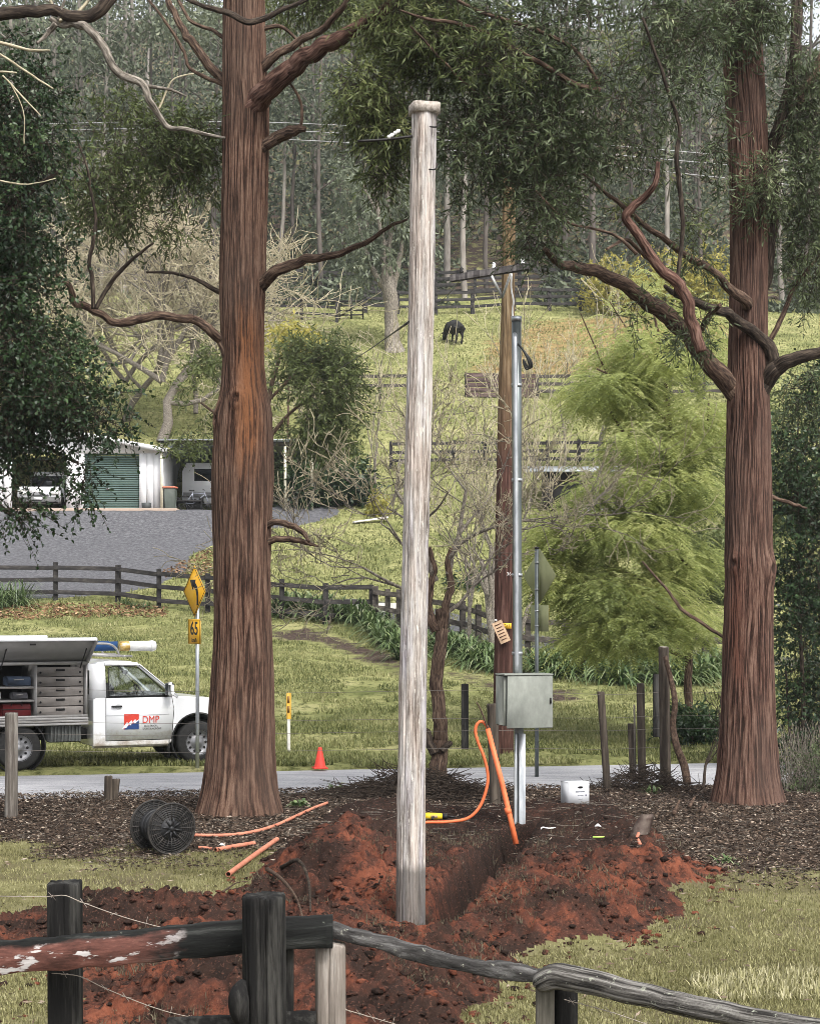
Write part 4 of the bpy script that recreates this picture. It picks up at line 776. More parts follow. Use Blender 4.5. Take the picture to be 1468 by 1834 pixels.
# plank stock panel
sa, sb_ = gp(834, 712), gp(960, 714); stp = thing('stock_panel', 'low rusty-brown plank stock panel standing behind the leafless trees', 'panel', sa)
RUSTP = mat('rusty_planks', [(.3, (.02, .014, .013)), (.5, (.06, .038, .034)), (.7, (.14, .10, .09))], (.3, 1, 1), 5, 6, .9, .4, .01)
for f in range(5): MB().beam(sa+[0, -.04, .16+f*.26], sb_+[0, -.04, .16+f*.26], .05, .235, bev=.008).build_at('plank', RUSTP, stp)
for f in (0, .33, .66, 1): MB().box(sa+(sb_-sa)*f+[0, .06, .6], (.12, .12, 1.5)).build_at('post', TIMB, stp)
# ---- black cow grazing
cw = gp(812, 615); COW = mat('black_cow_hide', [(.3, (.006, .006, .006)), (.7, (.022, .020, .019))], ns=4, rough=.7, bs=.2)


mbc = MB(); s_ = 1.02
mbc.tube(catmull([(-.78,0,.98),(-.72,0,1.0),(-.35,0,1.0),(.1,0,.98),(.5,0,.99),(.74,0,.98),(.82,0,.95)], 20), catmull([(0,.20,0),(0,.36,0),(0,.43,0),(0,.47,0),(0,.45,0),(0,.36,0),(0,.16,0)], 20)[:, 1], 16)
mbc.tube(catmull([(-.6,0,1.12),(-.82,0,.98),(-1.02,0,.68),(-1.13,0,.44)], 12), np.linspace(.24, .13, 12), 12)
mbc.tube(catmull([(-1.06,0,.52),(-1.16,0,.34),(-1.24,0,.16),(-1.27,0,.08)], 10), [.14,.14,.135,.125,.115,.105,.10,.095,.085,.06], 12)
for sy in (-1, 1):
    mbc.tube(catmull([(-.52,sy*.17,.95),(-.50,sy*.18,.62),(-.53,sy*.18,.42),(-.52,sy*.18,.10),(-.54,sy*.18,0)], 12), [.15,.145,.13,.10,.08,.07,.065,.06,.052,.055,.06,.062], 9)
    mbc.tube(catmull([(.58,sy*.17,1.0),(.52,sy*.18,.68),(.66,sy*.18,.44),(.60,sy*.18,.14),(.58,sy*.18,0)], 12), [.22,.21,.185,.15,.11,.085,.075,.065,.055,.055,.06,.062], 9)
    mbc.tube([(-1.02,sy*.12,.62),(-1.02,sy*.24,.60),(-1.01,sy*.32,.55)], [.03,.05,.01], 6)
mbc.tube(catmull([(.80,0,1.12),(.90,0,1.0),(.92,0,.6),(.91,0,.38)], 8), [.04,.035,.03,.025,.025,.03,.045,.02], 6)
co = mbc.build('cow', COW, None, smooth=True); rm = co.modifiers.new('fuse', 'REMESH'); rm.mode = 'VOXEL'; rm.voxel_size = .035; rm.use_smooth_shade = True
co.location = cw.tolist(); co.rotation_euler = (0, math.radians(8), math.radians(-60)); co.scale = (1.0, 1.1, 1.0); tag(co, 'black cow grazing with head down in the top paddock', 'cow')

# ------------------------------------------------------------------ sheds
WHITE = mat('white_cladding', [(.3, (.56, .56, .58)), (.7, (.72, .72, .73))], (1, 1, .3), 2, 6, .7, .1, .01)
GREEND = mat('green_steel_door', [(.3, (.040, .070, .060)), (.7, (.060, .098, .084))], (1, 1, .3), 2, 5, .5, .08, .01)
ROOFM = mat('zinc_roof', [(.3, (.30, .32, .34)), (.7, (.45, .47, .48))], (1, .2, 1), 2, 5, .45, .1, .01, .3)
DARKI = plain('dark_interior', (.018, .017, .017), .9)
TYRE = mat('tyre_rubber', [(.3, (.012, .012, .012)), (.7, (.028, .027, .026))], ns=20, rough=.85, bs=.2)
CHROME = plain('silver_metal', (.5, .5, .52), .3, .9)
GLASS = plain('dark_glass', (.02, .024, .026), .08, 0, .6)
def m_carpaint():
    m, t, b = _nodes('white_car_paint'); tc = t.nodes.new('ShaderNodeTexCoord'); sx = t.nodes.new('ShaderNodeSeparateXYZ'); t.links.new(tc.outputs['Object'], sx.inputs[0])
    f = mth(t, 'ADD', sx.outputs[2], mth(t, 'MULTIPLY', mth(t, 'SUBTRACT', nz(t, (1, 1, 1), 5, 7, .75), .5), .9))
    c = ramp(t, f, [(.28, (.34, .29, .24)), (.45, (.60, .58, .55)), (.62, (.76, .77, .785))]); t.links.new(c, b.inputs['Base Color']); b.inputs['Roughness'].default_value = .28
    b.inputs['Coat Weight'].default_value = .6; b.inputs['Coat Roughness'].default_value = .06; return m
CARW = m_carpaint()
DS = 78.0; zs = 6.9
sh = thing('shed', 'white gabled shed with a green roller door and an open bay', 'shed', (*P(140, 915, DS)[:2], zs))
def sx_(px): return (px-HX)*DS/F
x0, x1, xd0, xd1, xo0, xo1 = sx_(-150), sx_(288), sx_(152), sx_(250), sx_(22), sx_(119)
ev, dh = 2.75, 2.5
def wallbox(a, b, z0, z1, name='wall', m=WHITE, y=DS, th=.16): return MB().box(((a+b)/2, y, zs+(z0+z1)/2), (b-a, th, z1-z0)).build_at(name, m, sh)
for a, b in ((x0, xo0), (xo1, xd0), (xd1, x1)):
    n_ = max(1, int(round((b-a)/.35)))
    for q in range(n_): wallbox(a+(b-a)*q/n_+.006, a+(b-a)*(q+1)/n_-.006, -.4, dh, 'wall_panel', y=DS+.01*(q % 2))
gab = MB(); pk = sx_(120); gab.prism([(x0, dh), (x1, dh), (x1, ev), (pk, 3.45), (x0, ev+.1)], (0, DS+.08, zs), (1, 0, 0), (0, 0, 1), .16); gab.build_at('gable', WHITE, sh)
for a, b in (((x1, DS+3.4), (.16, 6.6)), ((x0, DS+3.4), (.16, 6.6))): MB().box((a[0], a[1], zs+ev/2), (b[0], b[1], ev)).build_at('side_wall', WHITE, sh)
MB().box(((x0+x1)/2, DS+6.8, zs+1.3), (x1-x0, .16, 3)).build_at('back_wall', DARKI, sh); MB().box((xd0-.3, DS+3.4, zs+1.3), (.1, 6.4, 2.7)).build_at('partition', DARKI, sh)
for s_, (xa, za, xb, zb) in enumerate([(x0-.2, ev+.02, pk, 3.51), (pk, 3.51, x1+.35, ev-.1)]):
    rf = MB(); nrb = 26
    for q in range(nrb):
        fa, fb = q/nrb, (q+1)/nrb; pa = np.array([xa+(xb-xa)*fa, 0, za+(zb-za)*fa]); pb = np.array([xa+(xb-xa)*fb, 0, za+(zb-za)*fb]); off = .03*(q % 2)
        rf.add([(pa[0], DS-.5, zs+pa[2]+off), (pb[0], DS-.5, zs+pb[2]+off), (pb[0], DS+7, zs+pb[2]+off), (pa[0], DS+7, zs+pa[2]+off)], [[0, 1, 2, 3]])
    rf.build_at('roof_sheet', ROOFM, sh)
    MB().beam((xa, DS-.5, zs+za-.06), (xb, DS-.5, zs+zb-.06), .05, .2).build_at('barge_board', WHITE, sh)
nsl = 26
for q in range(nsl): MB().box(((xd0+xd1)/2, DS+.03, zs+(q+.5)*dh/nsl), (xd1-xd0-.02, .05, dh/nsl-.014), bev=.018).build_at('door_slat', GREEND, sh)
MB().box(((xd0+xd1)/2, DS-.06, zs+.03), (xd1-xd0, .06, .09)).build_at('door_sill', WHITE, sh)
MB().box(((xd0+xd1)/2-.15, DS-.02, zs+.95), (.22, .05, .05)).build_at('door_handle', CHROME, sh)
MB().box(((x0+x1)/2, DS-1.2, zs-.14), (x1-x0+2, 2.6, .25)).build_at('apron', plain('apron_concrete', (.30, .235, .19), .9), sh)
# parked white four-wheel-drive in the open bay
cr = thing('parked_car', 'white four-wheel-drive parked nose-out in the open shed bay', 'car', (sx_(66), DS+1.0, zs))
def car_nose():
    MB().prism([(-.93,.35),(.93,.35),(.95,.62),(.93,.98),(.86,1.08),(-.86,1.08),(-.93,.98),(-.95,.62)], (0, 0, 0), (1, 0, 0), (0, 0, 1), .5).build('nose', CARW, cr)
    MB().box((0, 2.4, .78), (1.88, 4.0, .75), bev=.08).build('body', CARW, cr); MB().box((0, 2.9, 1.5), (1.62, 3.0, .78), bev=.12).build('cabin', CARW, cr)
    MB().prism([(-.72,1.16),(.72,1.16),(.64,1.68),(-.64,1.68)], (0, 1.36, 0), (1, 0, 0), (0, 0, 1), .04).build('windscreen', GLASS, cr)
    MB().box((0, -.55, .80), (.95, .08, .24), bev=.02).build('grille', CHROME, cr); MB().box((0, -.58, .50), (1.86, .16, .26), bev=.05).build('bumper', plain('grey_plastic', (.09, .09, .09), .6), cr)
    MB().box((0, -.68, .55), (.38, .02, .12)).build('number_plate', WHITE, cr)
    for s in (-1, 1):
        MB().box((s*.68, -.53, .84), (.36, .1, .2), bev=.04).build('headlight', plain('lamp_glass', (.75, .75, .72), .15), cr)
        MB().tube([(s*.72, .55, .36), (s*.92, .55, .36)], .36, 20).build('wheel', TYRE, cr, smooth=True); MB().box((s*1.05, 1.25, 1.15), (.2, .1, .16), bev=.03).build('mirror', CARW, cr)
car_nose()
# carport with caravan, post, bin, pot, bicycle
GREYP = plain('cream_post_paint', (.62, .58, .46), .7)
pp = thing('carport', 'dark open carport attached to the shed by the wheelie bin', 'carport', (sx_(330), DS+1.5, zs))
MB().box((sx_(292), DS-.35, zs+1.45), (.12, .12, 3.1)).build_at('post', GREYP, pp)
MB().beam((sx_(290), DS-.35, zs+3.0), (sx_(560), DS-.35, zs+2.85), .12, .18).build_at('beam', TIMG, pp)
MB().prism([(sx_(288), DS-.6), (sx_(570), DS-.6), (sx_(570), DS+6), (sx_(288), DS+6)], (0, 0, zs+3.02), (1, 0, 0), (0, 1, 0), .06).build_at('roof', ROOFM, pp)
MB().box((sx_(430), DS+6, zs+1.5), (sx_(570)-sx_(288), .1, 3.2)).build_at('back_wall', plain('green_grey_sheet', (.07, .08, .06), .8), pp)
for px in (512, 560): MB().box((sx_(px), DS-.35, zs+1.45), (.11, .11, 2.9)).build_at('post', GREYP, pp)
cv = thing('caravan', 'white caravan parked under the carport behind the bicycle', 'caravan', (sx_(358), DS+2.6, zs))
MB().prism([(-1.1,.5),(1.2,.5),(1.2,2.3),(-.9,2.3),(-1.1,1.9)], (0, 1.6, 0), (1, 0, 0), (0, 0, 1), 1.6).build('body', CARW, cv); MB().box((.1, -.03, 1.75), (1.3, .05, .55), bev=.02).build('window', GLASS, cv)
MB().box((.05, -.05, .85), (2.2, .04, .22)).build('stripe', plain('grey_band', (.20, .20, .2), .5), cv)
for s in (-.6, .7): MB().cyl((s, -.02, .34), (s, .2, .34), .34, seg=18).build('wheel', TYRE, cv, smooth=True)
bn = thing('wheelie_bin', 'dark green wheelie bin with a red lid beside the shed corner', 'bin', (sx_(306), DS-.15, zs))
MB().box((0, 0, .50), (.44, .5, .92), taper=1.22, bev=.03).build('body', plain('bin_green', (.045, .055, .045), .6), bn); MB().box((0, 0, 1.0), (.6, .66, .09), bev=.03).build('lid', plain('bin_red', (.42, .12, .07), .5), bn)
MB().tube([(-.28, .34, .95), (.28, .34, .95)], .02, 8).build('handle', DARKI, bn)
for s in (-.24, .24): MB().cyl((s-.03, .26, .1), (s+.03, .26, .1), .1).build('wheel', TYRE, bn)
pt = thing('plant_pot', 'dark grey pot with a dead stem by the roller door', 'plant pot', (sx_(265), DS-.4, zs-.04))
MB().lathe([(.001, 0), (.16, 0), (.2, .2), (.21, .36), (.17, .36), (.15, .3), (.001, .3)], c=(0, 0, 0), seg=24).build('pot', plain('pot_grey', (.05, .055, .055), .6), pt, smooth=True)
MB().tube(catmull([(0, 0, .3), (.02, 0, .6), (.05, .02, .95)], 6), np.linspace(.012, .004, 6), 5).build('stem', DEAD, pt)
bk = thing('bicycle', 'bicycle parked on its wheels in the carport against the orange-striped trunk view', 'bicycle', (sx_(352), DS+.3, zs)); bk['label'] = 'silver bicycle standing under the carport in front of the caravan'
for s in (-.5, .5):
    MB().ring((s, 0, .34), (0, 1, 0), .33, .02, 36).build('wheel', TYRE, bk); sp_ = MB()
    for q in range(10): a = q*math.pi/5; sp_.tube([(s, 0, .34), (s+.32*math.cos(a), 0, .34+.32*math.sin(a))], .003, 3)
    sp_.build('spokes', CHROME, bk)
fr_ = MB()
for a, b in [((-.5,0,.34),(-.15,0,.34)),((-.5,0,.34),(-.2,0,.78)),((-.15,0,.34),(-.22,0,.88)),((-.15,0,.34),(.32,0,.72)),((-.2,0,.78),(.33,0,.78)),((.30,0,.86),(.5,0,.34))]: fr_.tube([a, b], .017, 6)
fr_.build('frame', plain('bike_blue', (.25, .27, .32), .4), bk); MB().tube([(.27, -.25, .95), (.31, -.12, .92), (.31, .12, .92), (.27, .25, .95)], .013, 6).build('handlebar', DARKI, bk); MB().box((-.24, 0, .9), (.24, .12, .05), bev=.02).build('saddle', DARKI, bk)
tl_ = thing('trailer', 'low dark trailer in the carport beside the wheelie bin', 'trailer', (sx_(334), DS+.9, zs))
MB().box((0, 0, .45), (1.2, 1.4, .08)).build('deck', DARKI, tl_)
for s in (-.55, .55): MB().box((s, 0, .58), (.05, 1.4, .2)).build('side', DARKI, tl_); MB().cyl((s-.05, -.2, .28), (s+.05, -.2, .28), .28).build('wheel', TYRE, tl_)
# small shed glimpsed behind the feathery tree
g2 = gp(1030, 915); s2 = thing('garden_shed', 'low pale shed with a dark doorway half hidden by the feathery tree', 'shed', g2)
MB().box((-.55, 0, .6), (1.3, .1, 2.2)).build('doorway', DARKI, s2); MB().box((1.4, .3, .55), (2.5, .1, 1.6)).build('wall', WHITE, s2); MB().box((1.5, -.3, -.05), (3.2, .12, .55)).build('low_wall', WHITE, s2)  # solid dark slab stands in for the shade inside the open doorway
MB().prism([(-2.2, -.6), (2.8, -.6), (2.8, 2.5), (-2.2, 2.5)], (0, 0, 1.72), (1, 0, 0), (0, 1, .14), .06).build('roof', ROOFM, s2); MB().box((-1.3, .6, .6), (.12, 2, 2.2)).build('side_wall', TIMG, s2); MB().box((.1, .2, .6), (.12, .3, 2.2)).build('door_post', TIMB, s2)
wp = gp(662, 940); tag(MB().beam(wp+[-.7, 0, .1], wp+[.75, .4, .32], .3, .08, bev=.01).build('loose_plank', plain('pale_plank', (.5, .47, .42), .8)), 'pale plank lying on the bank below the yellow-green shrub', 'plank')
# ------------------------------------------------------------------ strappy clumps along the fence
def clump(px, py, label, n=70, L=.75, seed=0, m=None, cat='plant', name='strappy_plant', w_=.035, base=None, group=None):
    b = gp(px, py) if base is None else np.array(base); t = thing(name, label, cat, b, 0, group); rng = np.random.default_rng(seed+500)
    az = rng.random(n)*2*np.pi; ln = L*(.6+.6*rng.random(n)); el = .5+.9*rng.random(n); st = np.stack([rng.normal(size=n)*.14*L, rng.normal(size=n)*.14*L, np.full(n, -.05)], -1)
    ts = np.linspace(0, 1, 6); rows = []
    for tt in ts:
        hor = ln*np.cos(el)*tt*(1.0+.3*tt); z = ln*np.sin(el)*tt*1.25 - ln*.75*tt**2.4
        c = st+np.stack([np.cos(az)*hor, np.sin(az)*hor, z], -1); sd = np.stack([-np.sin(az), np.cos(az), np.zeros(n)], -1)*(w_*(1-.85*tt**2)/2)
        rows += [c-sd, c+sd]
    V = np.stack(rows, 1).reshape(-1, 3); bs = (np.arange(n)*12)[:, None]; Fq = np.concatenate([bs+np.array([[2*k, 2*k+1, 2*k+3, 2*k+2]]) for k in range(5)])
    v = np.clip(np.repeat(rng.random(n)*.75, 12).reshape(n, 12) + np.repeat(ts, 2)[None]*.35-.05, 0, 1).ravel()
    mk('leaves', V, Fq, m or LF_AGA, t, attrs={'v': v}); return t
cl_ = []
CLL = ['strappy green clump in the bed between the fence corner and the tall grey pole', 'strappy green clump between the forked leafless tree and the brown power pole', 'strappy green clump behind the meter box and the back-turned road sign', 'strappy green clump in the bed behind the leaning posts', 'small strappy clump under the drive fence beside the orange-striped trunk']
for k_ in range(7): cl_.append((655+k_*12+random.random()*8, 1120+k_*9+random.random()*10))
for k_ in range(12): cl_.append((785+k_*10+random.random()*8, 1155+k_*4+random.random()*18))
for k_ in range(7): cl_.append((975+k_*13, 1205+random.random()*14))
for k_ in range(13): cl_.append((1070+k_*18+random.random()*8, 1205+random.random()*22))
for k_ in range(8): cl_.append((500+k_*20+random.random()*8, 1096+k_*2.5+random.random()*6))
for k_, (px, py) in enumerate(cl_): t_c = clump(px, py, CLL[0 if k_ < 7 else 1 if k_ < 19 else 2 if k_ < 26 else 3 if k_ < 39 else 4], 90, 1.2 if k_ < 19 else 1.45, k_, w_=.075); t_c['group'] = 'clumps: ' + t_c['label'][:60]
for k_, (px, py) in enumerate([(5,1090),(30,1086),(-20,1092)]): clump(px, py, 'tall pale grassy clump against the fence at the picture edge', 130, 1.7, 200+k_, name='grass_clump', group='grassy clumps at the fence end')
for k_, (px, py) in enumerate([(225,1083),(240,1090),(262,1090)]): clump(px, py, 'small leafy clump at the foot of the drive fence', 50, .5, 210+k_, group='small clumps at the drive fence')
# ------------------------------------------------------------------ timber posts
def sq_post(name, m, parent, px0, px1, pyt, d, zb=-.3, lean=0, seed=0, depth=None, n_exp=4.0, topw=None, seg=36, rough=.03, dome=.012, groove=None, lx=0, cracks=0):
    """weathered post: px edges at its top, top row, depth; lean = px shift from top to ground"""
    x1 = ((px0+px1)/2-HX)*d/F; x0 = x1 + lean*d/F; r = (px1-px0)/2*d/F; zt = CH-(pyt-HY)*d/F
    z = np.linspace(zb, zt, max(8, int((zt-zb)/.03))); f = (z-zb)/(zt-zb); th = np.linspace(0, 2*np.pi, seg, endpoint=False)
    sup = 1/(np.abs(np.cos(th))**n_exp+np.abs(np.sin(th))**n_exp)**(1/n_exp)
    C, S = np.cos(th)[None], np.sin(th)[None]; Z = z[:, None]
    R = r*sup[None]*(1+rough*2*(fbm(C*3+seed, S*3, Z*.8, 3, seed)-.5)+rough*1.4*(fbm(C*9+seed, S*9, Z*1.2, 2, seed+1)-.5))
    if topw: R = R*(1+(topw-1)*f[:, None])
    if groove: g = np.abs(((th-groove[0]+np.pi) % (2*np.pi))-np.pi); R = R - groove[2]*np.exp(-(g/groove[1])**2)[None]*r*np.ones_like(Z)
    if cracks:
        rc = np.random.default_rng(seed+90)
        for q in range(cracks):
            wa = rc.random()*2*np.pi + .5*(fbm(z*1.3, q*5, 0, 2, seed)-.5); gg = np.abs((th[None]-wa[:, None]+np.pi) % (2*np.pi)-np.pi)
            R = R - r*(.03+.06*rc.random())*np.exp(-(gg/(.025+.03*rc.random()))**2)*sstep(.40, .55, noise(z*2.2, q*3, 0, seed+7))[:, None]
    dy = (depth or 2*r)/(2*r)
    V = np.stack([(x0+(x1-x0)*f)[:, None]+R*C, d+R*S*dy, np.broadcast_to(Z, R.shape)], -1)
    jag = .010*(fbm(C[0]*3, S[0]*3, 0, 2, seed+4)-.5)*2; V[-1, :, 2] += jag
    top = V[-1].copy(); top[:, :2] = top[:, :2]*.93+np.array([x1, d])*.07; top[:, 2] += dome*.7; V2 = np.vstack([V.reshape(-1, 3), top, [[x1, d, zt+dome]]])
    n = len(z); i, j = np.meshgrid(np.arange(n), np.arange(seg), indexing='ij'); j2 = (j+1) % seg
    Qq = np.stack([i*seg+j, i*seg+j2, (i+1)*seg+j2, (i+1)*seg+j], -1).reshape(-1, 4); k = np.arange(seg)
    T = np.stack([n*seg+k, n*seg+(k+1) % seg, np.full(seg, (n+1)*seg)], -1)
    return auto_smooth(mk(name, to_local(V2, parent), [Qq, T], m, parent), 50)
def m_post(name, dark, mid, lite, streak=18, extra=None):
    m, t, b = _nodes(name); n1 = nz(t, (1, 1, .07), streak, 7, .7); n2 = nz(t, (1, 1, .35), 3, 5)
    c = ramp(t, mth(t, 'ADD', mth(t, 'MULTIPLY', n1, .75), mth(t, 'MULTIPLY', n2, .3)), [(.36, dark), (.52, mid), (.68, lite)])
    if extra: c = mixc(t, ramp(t, nz(t, (1, 1, .5), extra[0], 6, .7, off=(2, 5, 1)), [(extra[1], (0, 0, 0)), (extra[2], (1, 1, 1))]), c, extra[3])
    t.links.new(c, b.inputs['Base Color']); b.inputs['Roughness'].default_value = .88; b.inputs['Specular IOR Level'].default_value = .18; bump(t, b, n1, .7, .012); return m
BLACKP = m_post('weathered_black_timber', (.004, .004, .004), (.010, .0095, .009), (.060, .058, .052), 16, (6, .60, .74, (.045, .045, .032)))
GREYPOST = m_post('silver_grey_timber', (.05, .042, .036), (.16, .14, .12), (.40, .37, .33), 16)
BROWNP = m_post('brown_split_timber', (.02, .016, .013), (.06, .048, .038), (.14, .115, .09), 18)

# ---- the tall bare pole
PD = 15.95
def m_pole():
    m, t, b = _nodes('weathered_pole'); r = attr(t, 'rid'); n1 = nz(t, (1, 1, .05), 46, 9, .8); n2 = nz(t, (1, 1, .14), 9, 6, .7, off=(3, 1, 2))
    c = ramp(t, mth(t, 'ADD', mth(t, 'MULTIPLY', n1, .72), mth(t, 'MULTIPLY', n2, .33)), [(.38, (.045, .038, .034)), (.45, (.16, .14, .128)), (.51, (.33, .31, .295)), (.61, (.58, .56, .55))])
    tint = ramp(t, nz(t, (1.0, 1.0, .10), 7, 4, off=(9, 2, 4)), [(.40, (1, .90, .82)), (.52, (1, .98, .94)), (.64, (.93, .92, 1.0))])
    mm = t.nodes.new('ShaderNodeMix'); mm.data_type = 'RGBA'; mm.blend_type = 'MULTIPLY'; mm.inputs[0].default_value = 1; t.links.new(c, mm.inputs[6]); t.links.new(tint, mm.inputs[7]); c = mm.outputs[2]
    fl = ramp(t, nz(t, (1, 1, .22), 34, 5, .7, off=(1, 7, 3)), [(.60, (0, 0, 0)), (.66, (1, 1, 1))]); c = mixc(t, mth(t, 'MULTIPLY', fl, .8), c, (.72, .69, .62))
    tc = t.nodes.new('ShaderNodeTexCoord'); sx = t.nodes.new('ShaderNodeSeparateXYZ'); t.links.new(tc.outputs['Object'], sx.inputs[0])
    wet = ramp(t, mth(t, 'ADD', sx.outputs[2], mth(t, 'MULTIPLY', mth(t, 'SUBTRACT', nz(t, (9, 9, .6), 2, 4), .5), .12)), [(.43, (1, 1, 1)), (.53, (0, 0, 0))]); c = mixc(t, mth(t, 'MULTIPLY', wet, .78), c, (.075, .068, .062))
    t.links.new(c, b.inputs['Base Color']); b.inputs['Roughness'].default_value = .85; b.inputs['Specular IOR Level'].default_value = .15; bump(t, b, n1, .6, .012); return m
M_POLE = m_pole()
tp_ = thing('timber_pole', 'tall bare weathered grey timber pole standing in the red soil beside the trench', 'pole', (0, PD, 0))
pole = trunk('shaft', [(192,737,783),(300,735,781),(500,732,779),(700,727,775),(900,721,770),(1000,719,768),(1200,714,765),(1400,711,763),(1560,709,762),(1660,708,762)], PD, M_POLE, tp_, 61, seg=140, dz=.04, amp=.0045, gz=-.3)
me_ = pole.data; co_ = np.empty(len(me_.vertices)*3, np.float32); me_.vertices.foreach_get('co', co_); co_ = co_.reshape(-1, 3)
xc_ = np.interp(co_[:, 2], [0, 7.2], [0.005, .13]); dx_ = co_[:, 0]-xc_; an_ = np.arctan2(co_[:, 1], dx_)
for ga_, gw_, gd_ in ((-.92, .05, .020), (-2.25, .035, .010), (-1.25, .02, .006)):
    k_ = gd_*np.exp(-((an_-ga_-.03*np.sin(co_[:, 2]*1.3))/gw_)**2); co_[:, 0] -= np.cos(an_)*k_; co_[:, 1] -= np.sin(an_)*k_
me_.vertices.foreach_set('co', co_.ravel()); me_.update()
PALEW = mat('pale_end_grain', [(.35, (.20, .17, .14)), (.65, (.45, .41, .36))], ns=30, rough=.85, bs=.4)
cp = MB(); rc_ = math.radians(14); oc = [(x*math.cos(rc_)-y*math.sin(rc_), x*math.sin(rc_)+y*math.cos(rc_)) for x, y in [(-.122,-.098),(-.098,-.122),(.10,-.122),(.122,-.096),(.122,.10),(.096,.122),(-.10,.122),(-.122,.098)]]; ct_ = P(759.5, 206, PD); cp.prism([(x, y) for x, y in oc], ct_+[0, 0, .005], (1, 0, 0), (0, 1, 0), .088); cp.build_at('cap', PALEW, tp_)
DKST = plain('dark_steel', (.035, .033, .032), .5, .7)
for px, py in ((779, 228), (776, 304)):
    c = P(px, py, PD-.07); MB().tube(catmull([c+[-.05, -.02, 0], c+[.01, -.05, -.01], c+[.03, -.04, .02]], 8), .007, 6).build_at('hook', DKST, tp_)
MB().tube(catmull([P(640,253,15.9), P(690,250,15.9), P(738,244,15.9)], 10), .012, 8).build_at('bracket_arm', DKST, tp_)
PORC = plain('white_porcelain', (.75, .75, .74), .2)
for px, py in ((700, 243), (711, 236)): c = P(px, py, 15.8); MB().lathe([(.001, -.035), (.012, -.035), (.020, -.02), (.012, -.006), (.020, .01), (.010, .03), (.001, .033)], (.8, 0, .5), c, 14).build_at('insulator', PORC, tp_, smooth=True)

# ---- overhead wires
WIREM = plain('grey_wire', (.42, .42, .42), .5, .3); WIRED = plain('black_cable', (.012, .012, .012), .5)
for k_, (a, b_, c, lb) in enumerate([((-120,226),(560,222),(1560,300),'topmost thin power wire crossing behind both big trunks'),((-120,236),(560,236),(1560,318),'middle thin power wire crossing behind both big trunks'),((-120,262),(560,252),(1560,345),'lowest thin power wire crossing behind both big trunks')]):
    tag(MB().tube(catmull([P(*a, 36), P(*b_, 34), P(*c, 33)], 40), .007, 5).build('power_wire', WIREM), lb, 'wire', 'power wires across the top')
tag(MB().tube(catmull([P(733,576,15.9), P(690,606,30), P(640,640,46), P(560,690,74)], 30), .012, 5).build('service_cable', WIRED), 'black service cable running down from the tall grey pole towards the shed', 'cable')

# ---- brown power pole with crossarm
BD = 33.3
def m_bpole():
    m, t, b = _nodes('brown_pole_timber'); n1 = nz(t, (1, 1, .06), 22, 7, .7)
    lo = ramp(t, n1, [(.34, (.020, .011, .009)), (.52, (.068, .032, .025)), (.70, (.16, .095, .076))]); up = ramp(t, n1, [(.34, (.055, .04, .026)), (.52, (.17, .115, .062)), (.7, (.32, .25, .16))])
    tc = t.nodes.new('ShaderNodeTexCoord'); sx = t.nodes.new('ShaderNodeSeparateXYZ'); t.links.new(tc.outputs['Object'], sx.inputs[0])
    k = ramp(t, mth(t, 'ADD', mth(t, 'MULTIPLY', sx.outputs[2], .1), mth(t, 'MULTIPLY', mth(t, 'SUBTRACT', nz(t, (3, 3, .4), 2, 5), .5), .25)), [(.52, (0, 0, 0)), (.78, (1, 1, 1))])
    c = mixc(t, k, lo, up); t.links.new(c, b.inputs['Base Color']); b.inputs['Roughness'].default_value = .9; b.inputs['Specular IOR Level'].default_value = .15; bump(t, b, n1, .6, .012); return m
bp = thing('power_pole', 'reddish-brown timber power pole with a crossarm behind the steel post', 'pole', (*P(902, 1352, BD)[:2], 0))
trunk('shaft', [(300,899,922),(395,899,923),(480,898,922),(600,895,922),(800,889,921),(1000,885,920),(1200,883,920),(1352,880,920)], BD, m_bpole(), bp, 63, seg=48, dz=.08, amp=.004, gz=-.3)
GREYARM = m_post('grey_crossarm', (.015, .013, .013), (.045, .04, .04), (.13, .12, .115), 20)
aL, aR = P(808, 499, 33.5), P(946, 477, 32.3)
MB().beam(aL, aR, .10, .13, bev=.01).build_at('crossarm', GREYARM, bp)
GALV = mat('galvanised_steel', [(.3, (.30, .32, .34)), (.5, (.42, .44, .46)), (.7, (.55, .57, .58))], (1, 1, .3), 14, 6, .42, .12, .004, .75)
for a, b_ in (((880,494), (899,533)), ((914,490), (899,533))): MB().beam(P(*a, 32.72), P(*b_, 32.95), .02, .055).build_at('brace', plain('pale_brace', (.42, .42, .40), .5, .3), bp)
for px, py, dd in ((826,490,33.3), (884,482,32.9), (935,474,32.4)):
    c = P(px, py, dd); MB().lathe([(.001, -.02), (.02, 0), (.045, .03), (.025, .06), (.04, .09), (.015, .13), (.001, .135)], c=c, seg=12).build_at('insulator', PORC if px != 826 else DKST, bp, smooth=True)
MB().tube(catmull([P(916,490,32.5), P(915,515,32.6), P(919,540,32.7), P(917,560,32.8), P(921,585,32.85)], 20), .016, 7).build_at('white_cable', plain('white_sheath', (.72, .72, .72), .5), bp, smooth=True)
YEL = plain('yellow_plate', (.75, .42, .03), .5); BLK = plain('black_print', (.012, .012, .012), .6); WHT = plain('white_print', (.72, .72, .7), .6)
c = P(907, 1121, BD-.20); pl_ = MB().box(c, (.17, .012, .10)).build_at('number_plate', YEL, bp); text('lettering', 'C41', .085, BLK, pl_, to_local(c+[0, -.008, 0], bp).tolist(), (math.radians(90), 0, 0), sx=.8)
c = P(911, 1028, BD-.20); text('lettering', '36', .085, WHT, bp, to_local(c, bp).tolist(), (math.radians(90), 0, 0))
CARD = mat('brown_card', [(.3, (.30, .20, .125)), (.7, (.42, .30, .20))], ns=20, rough=.9, bs=.1)
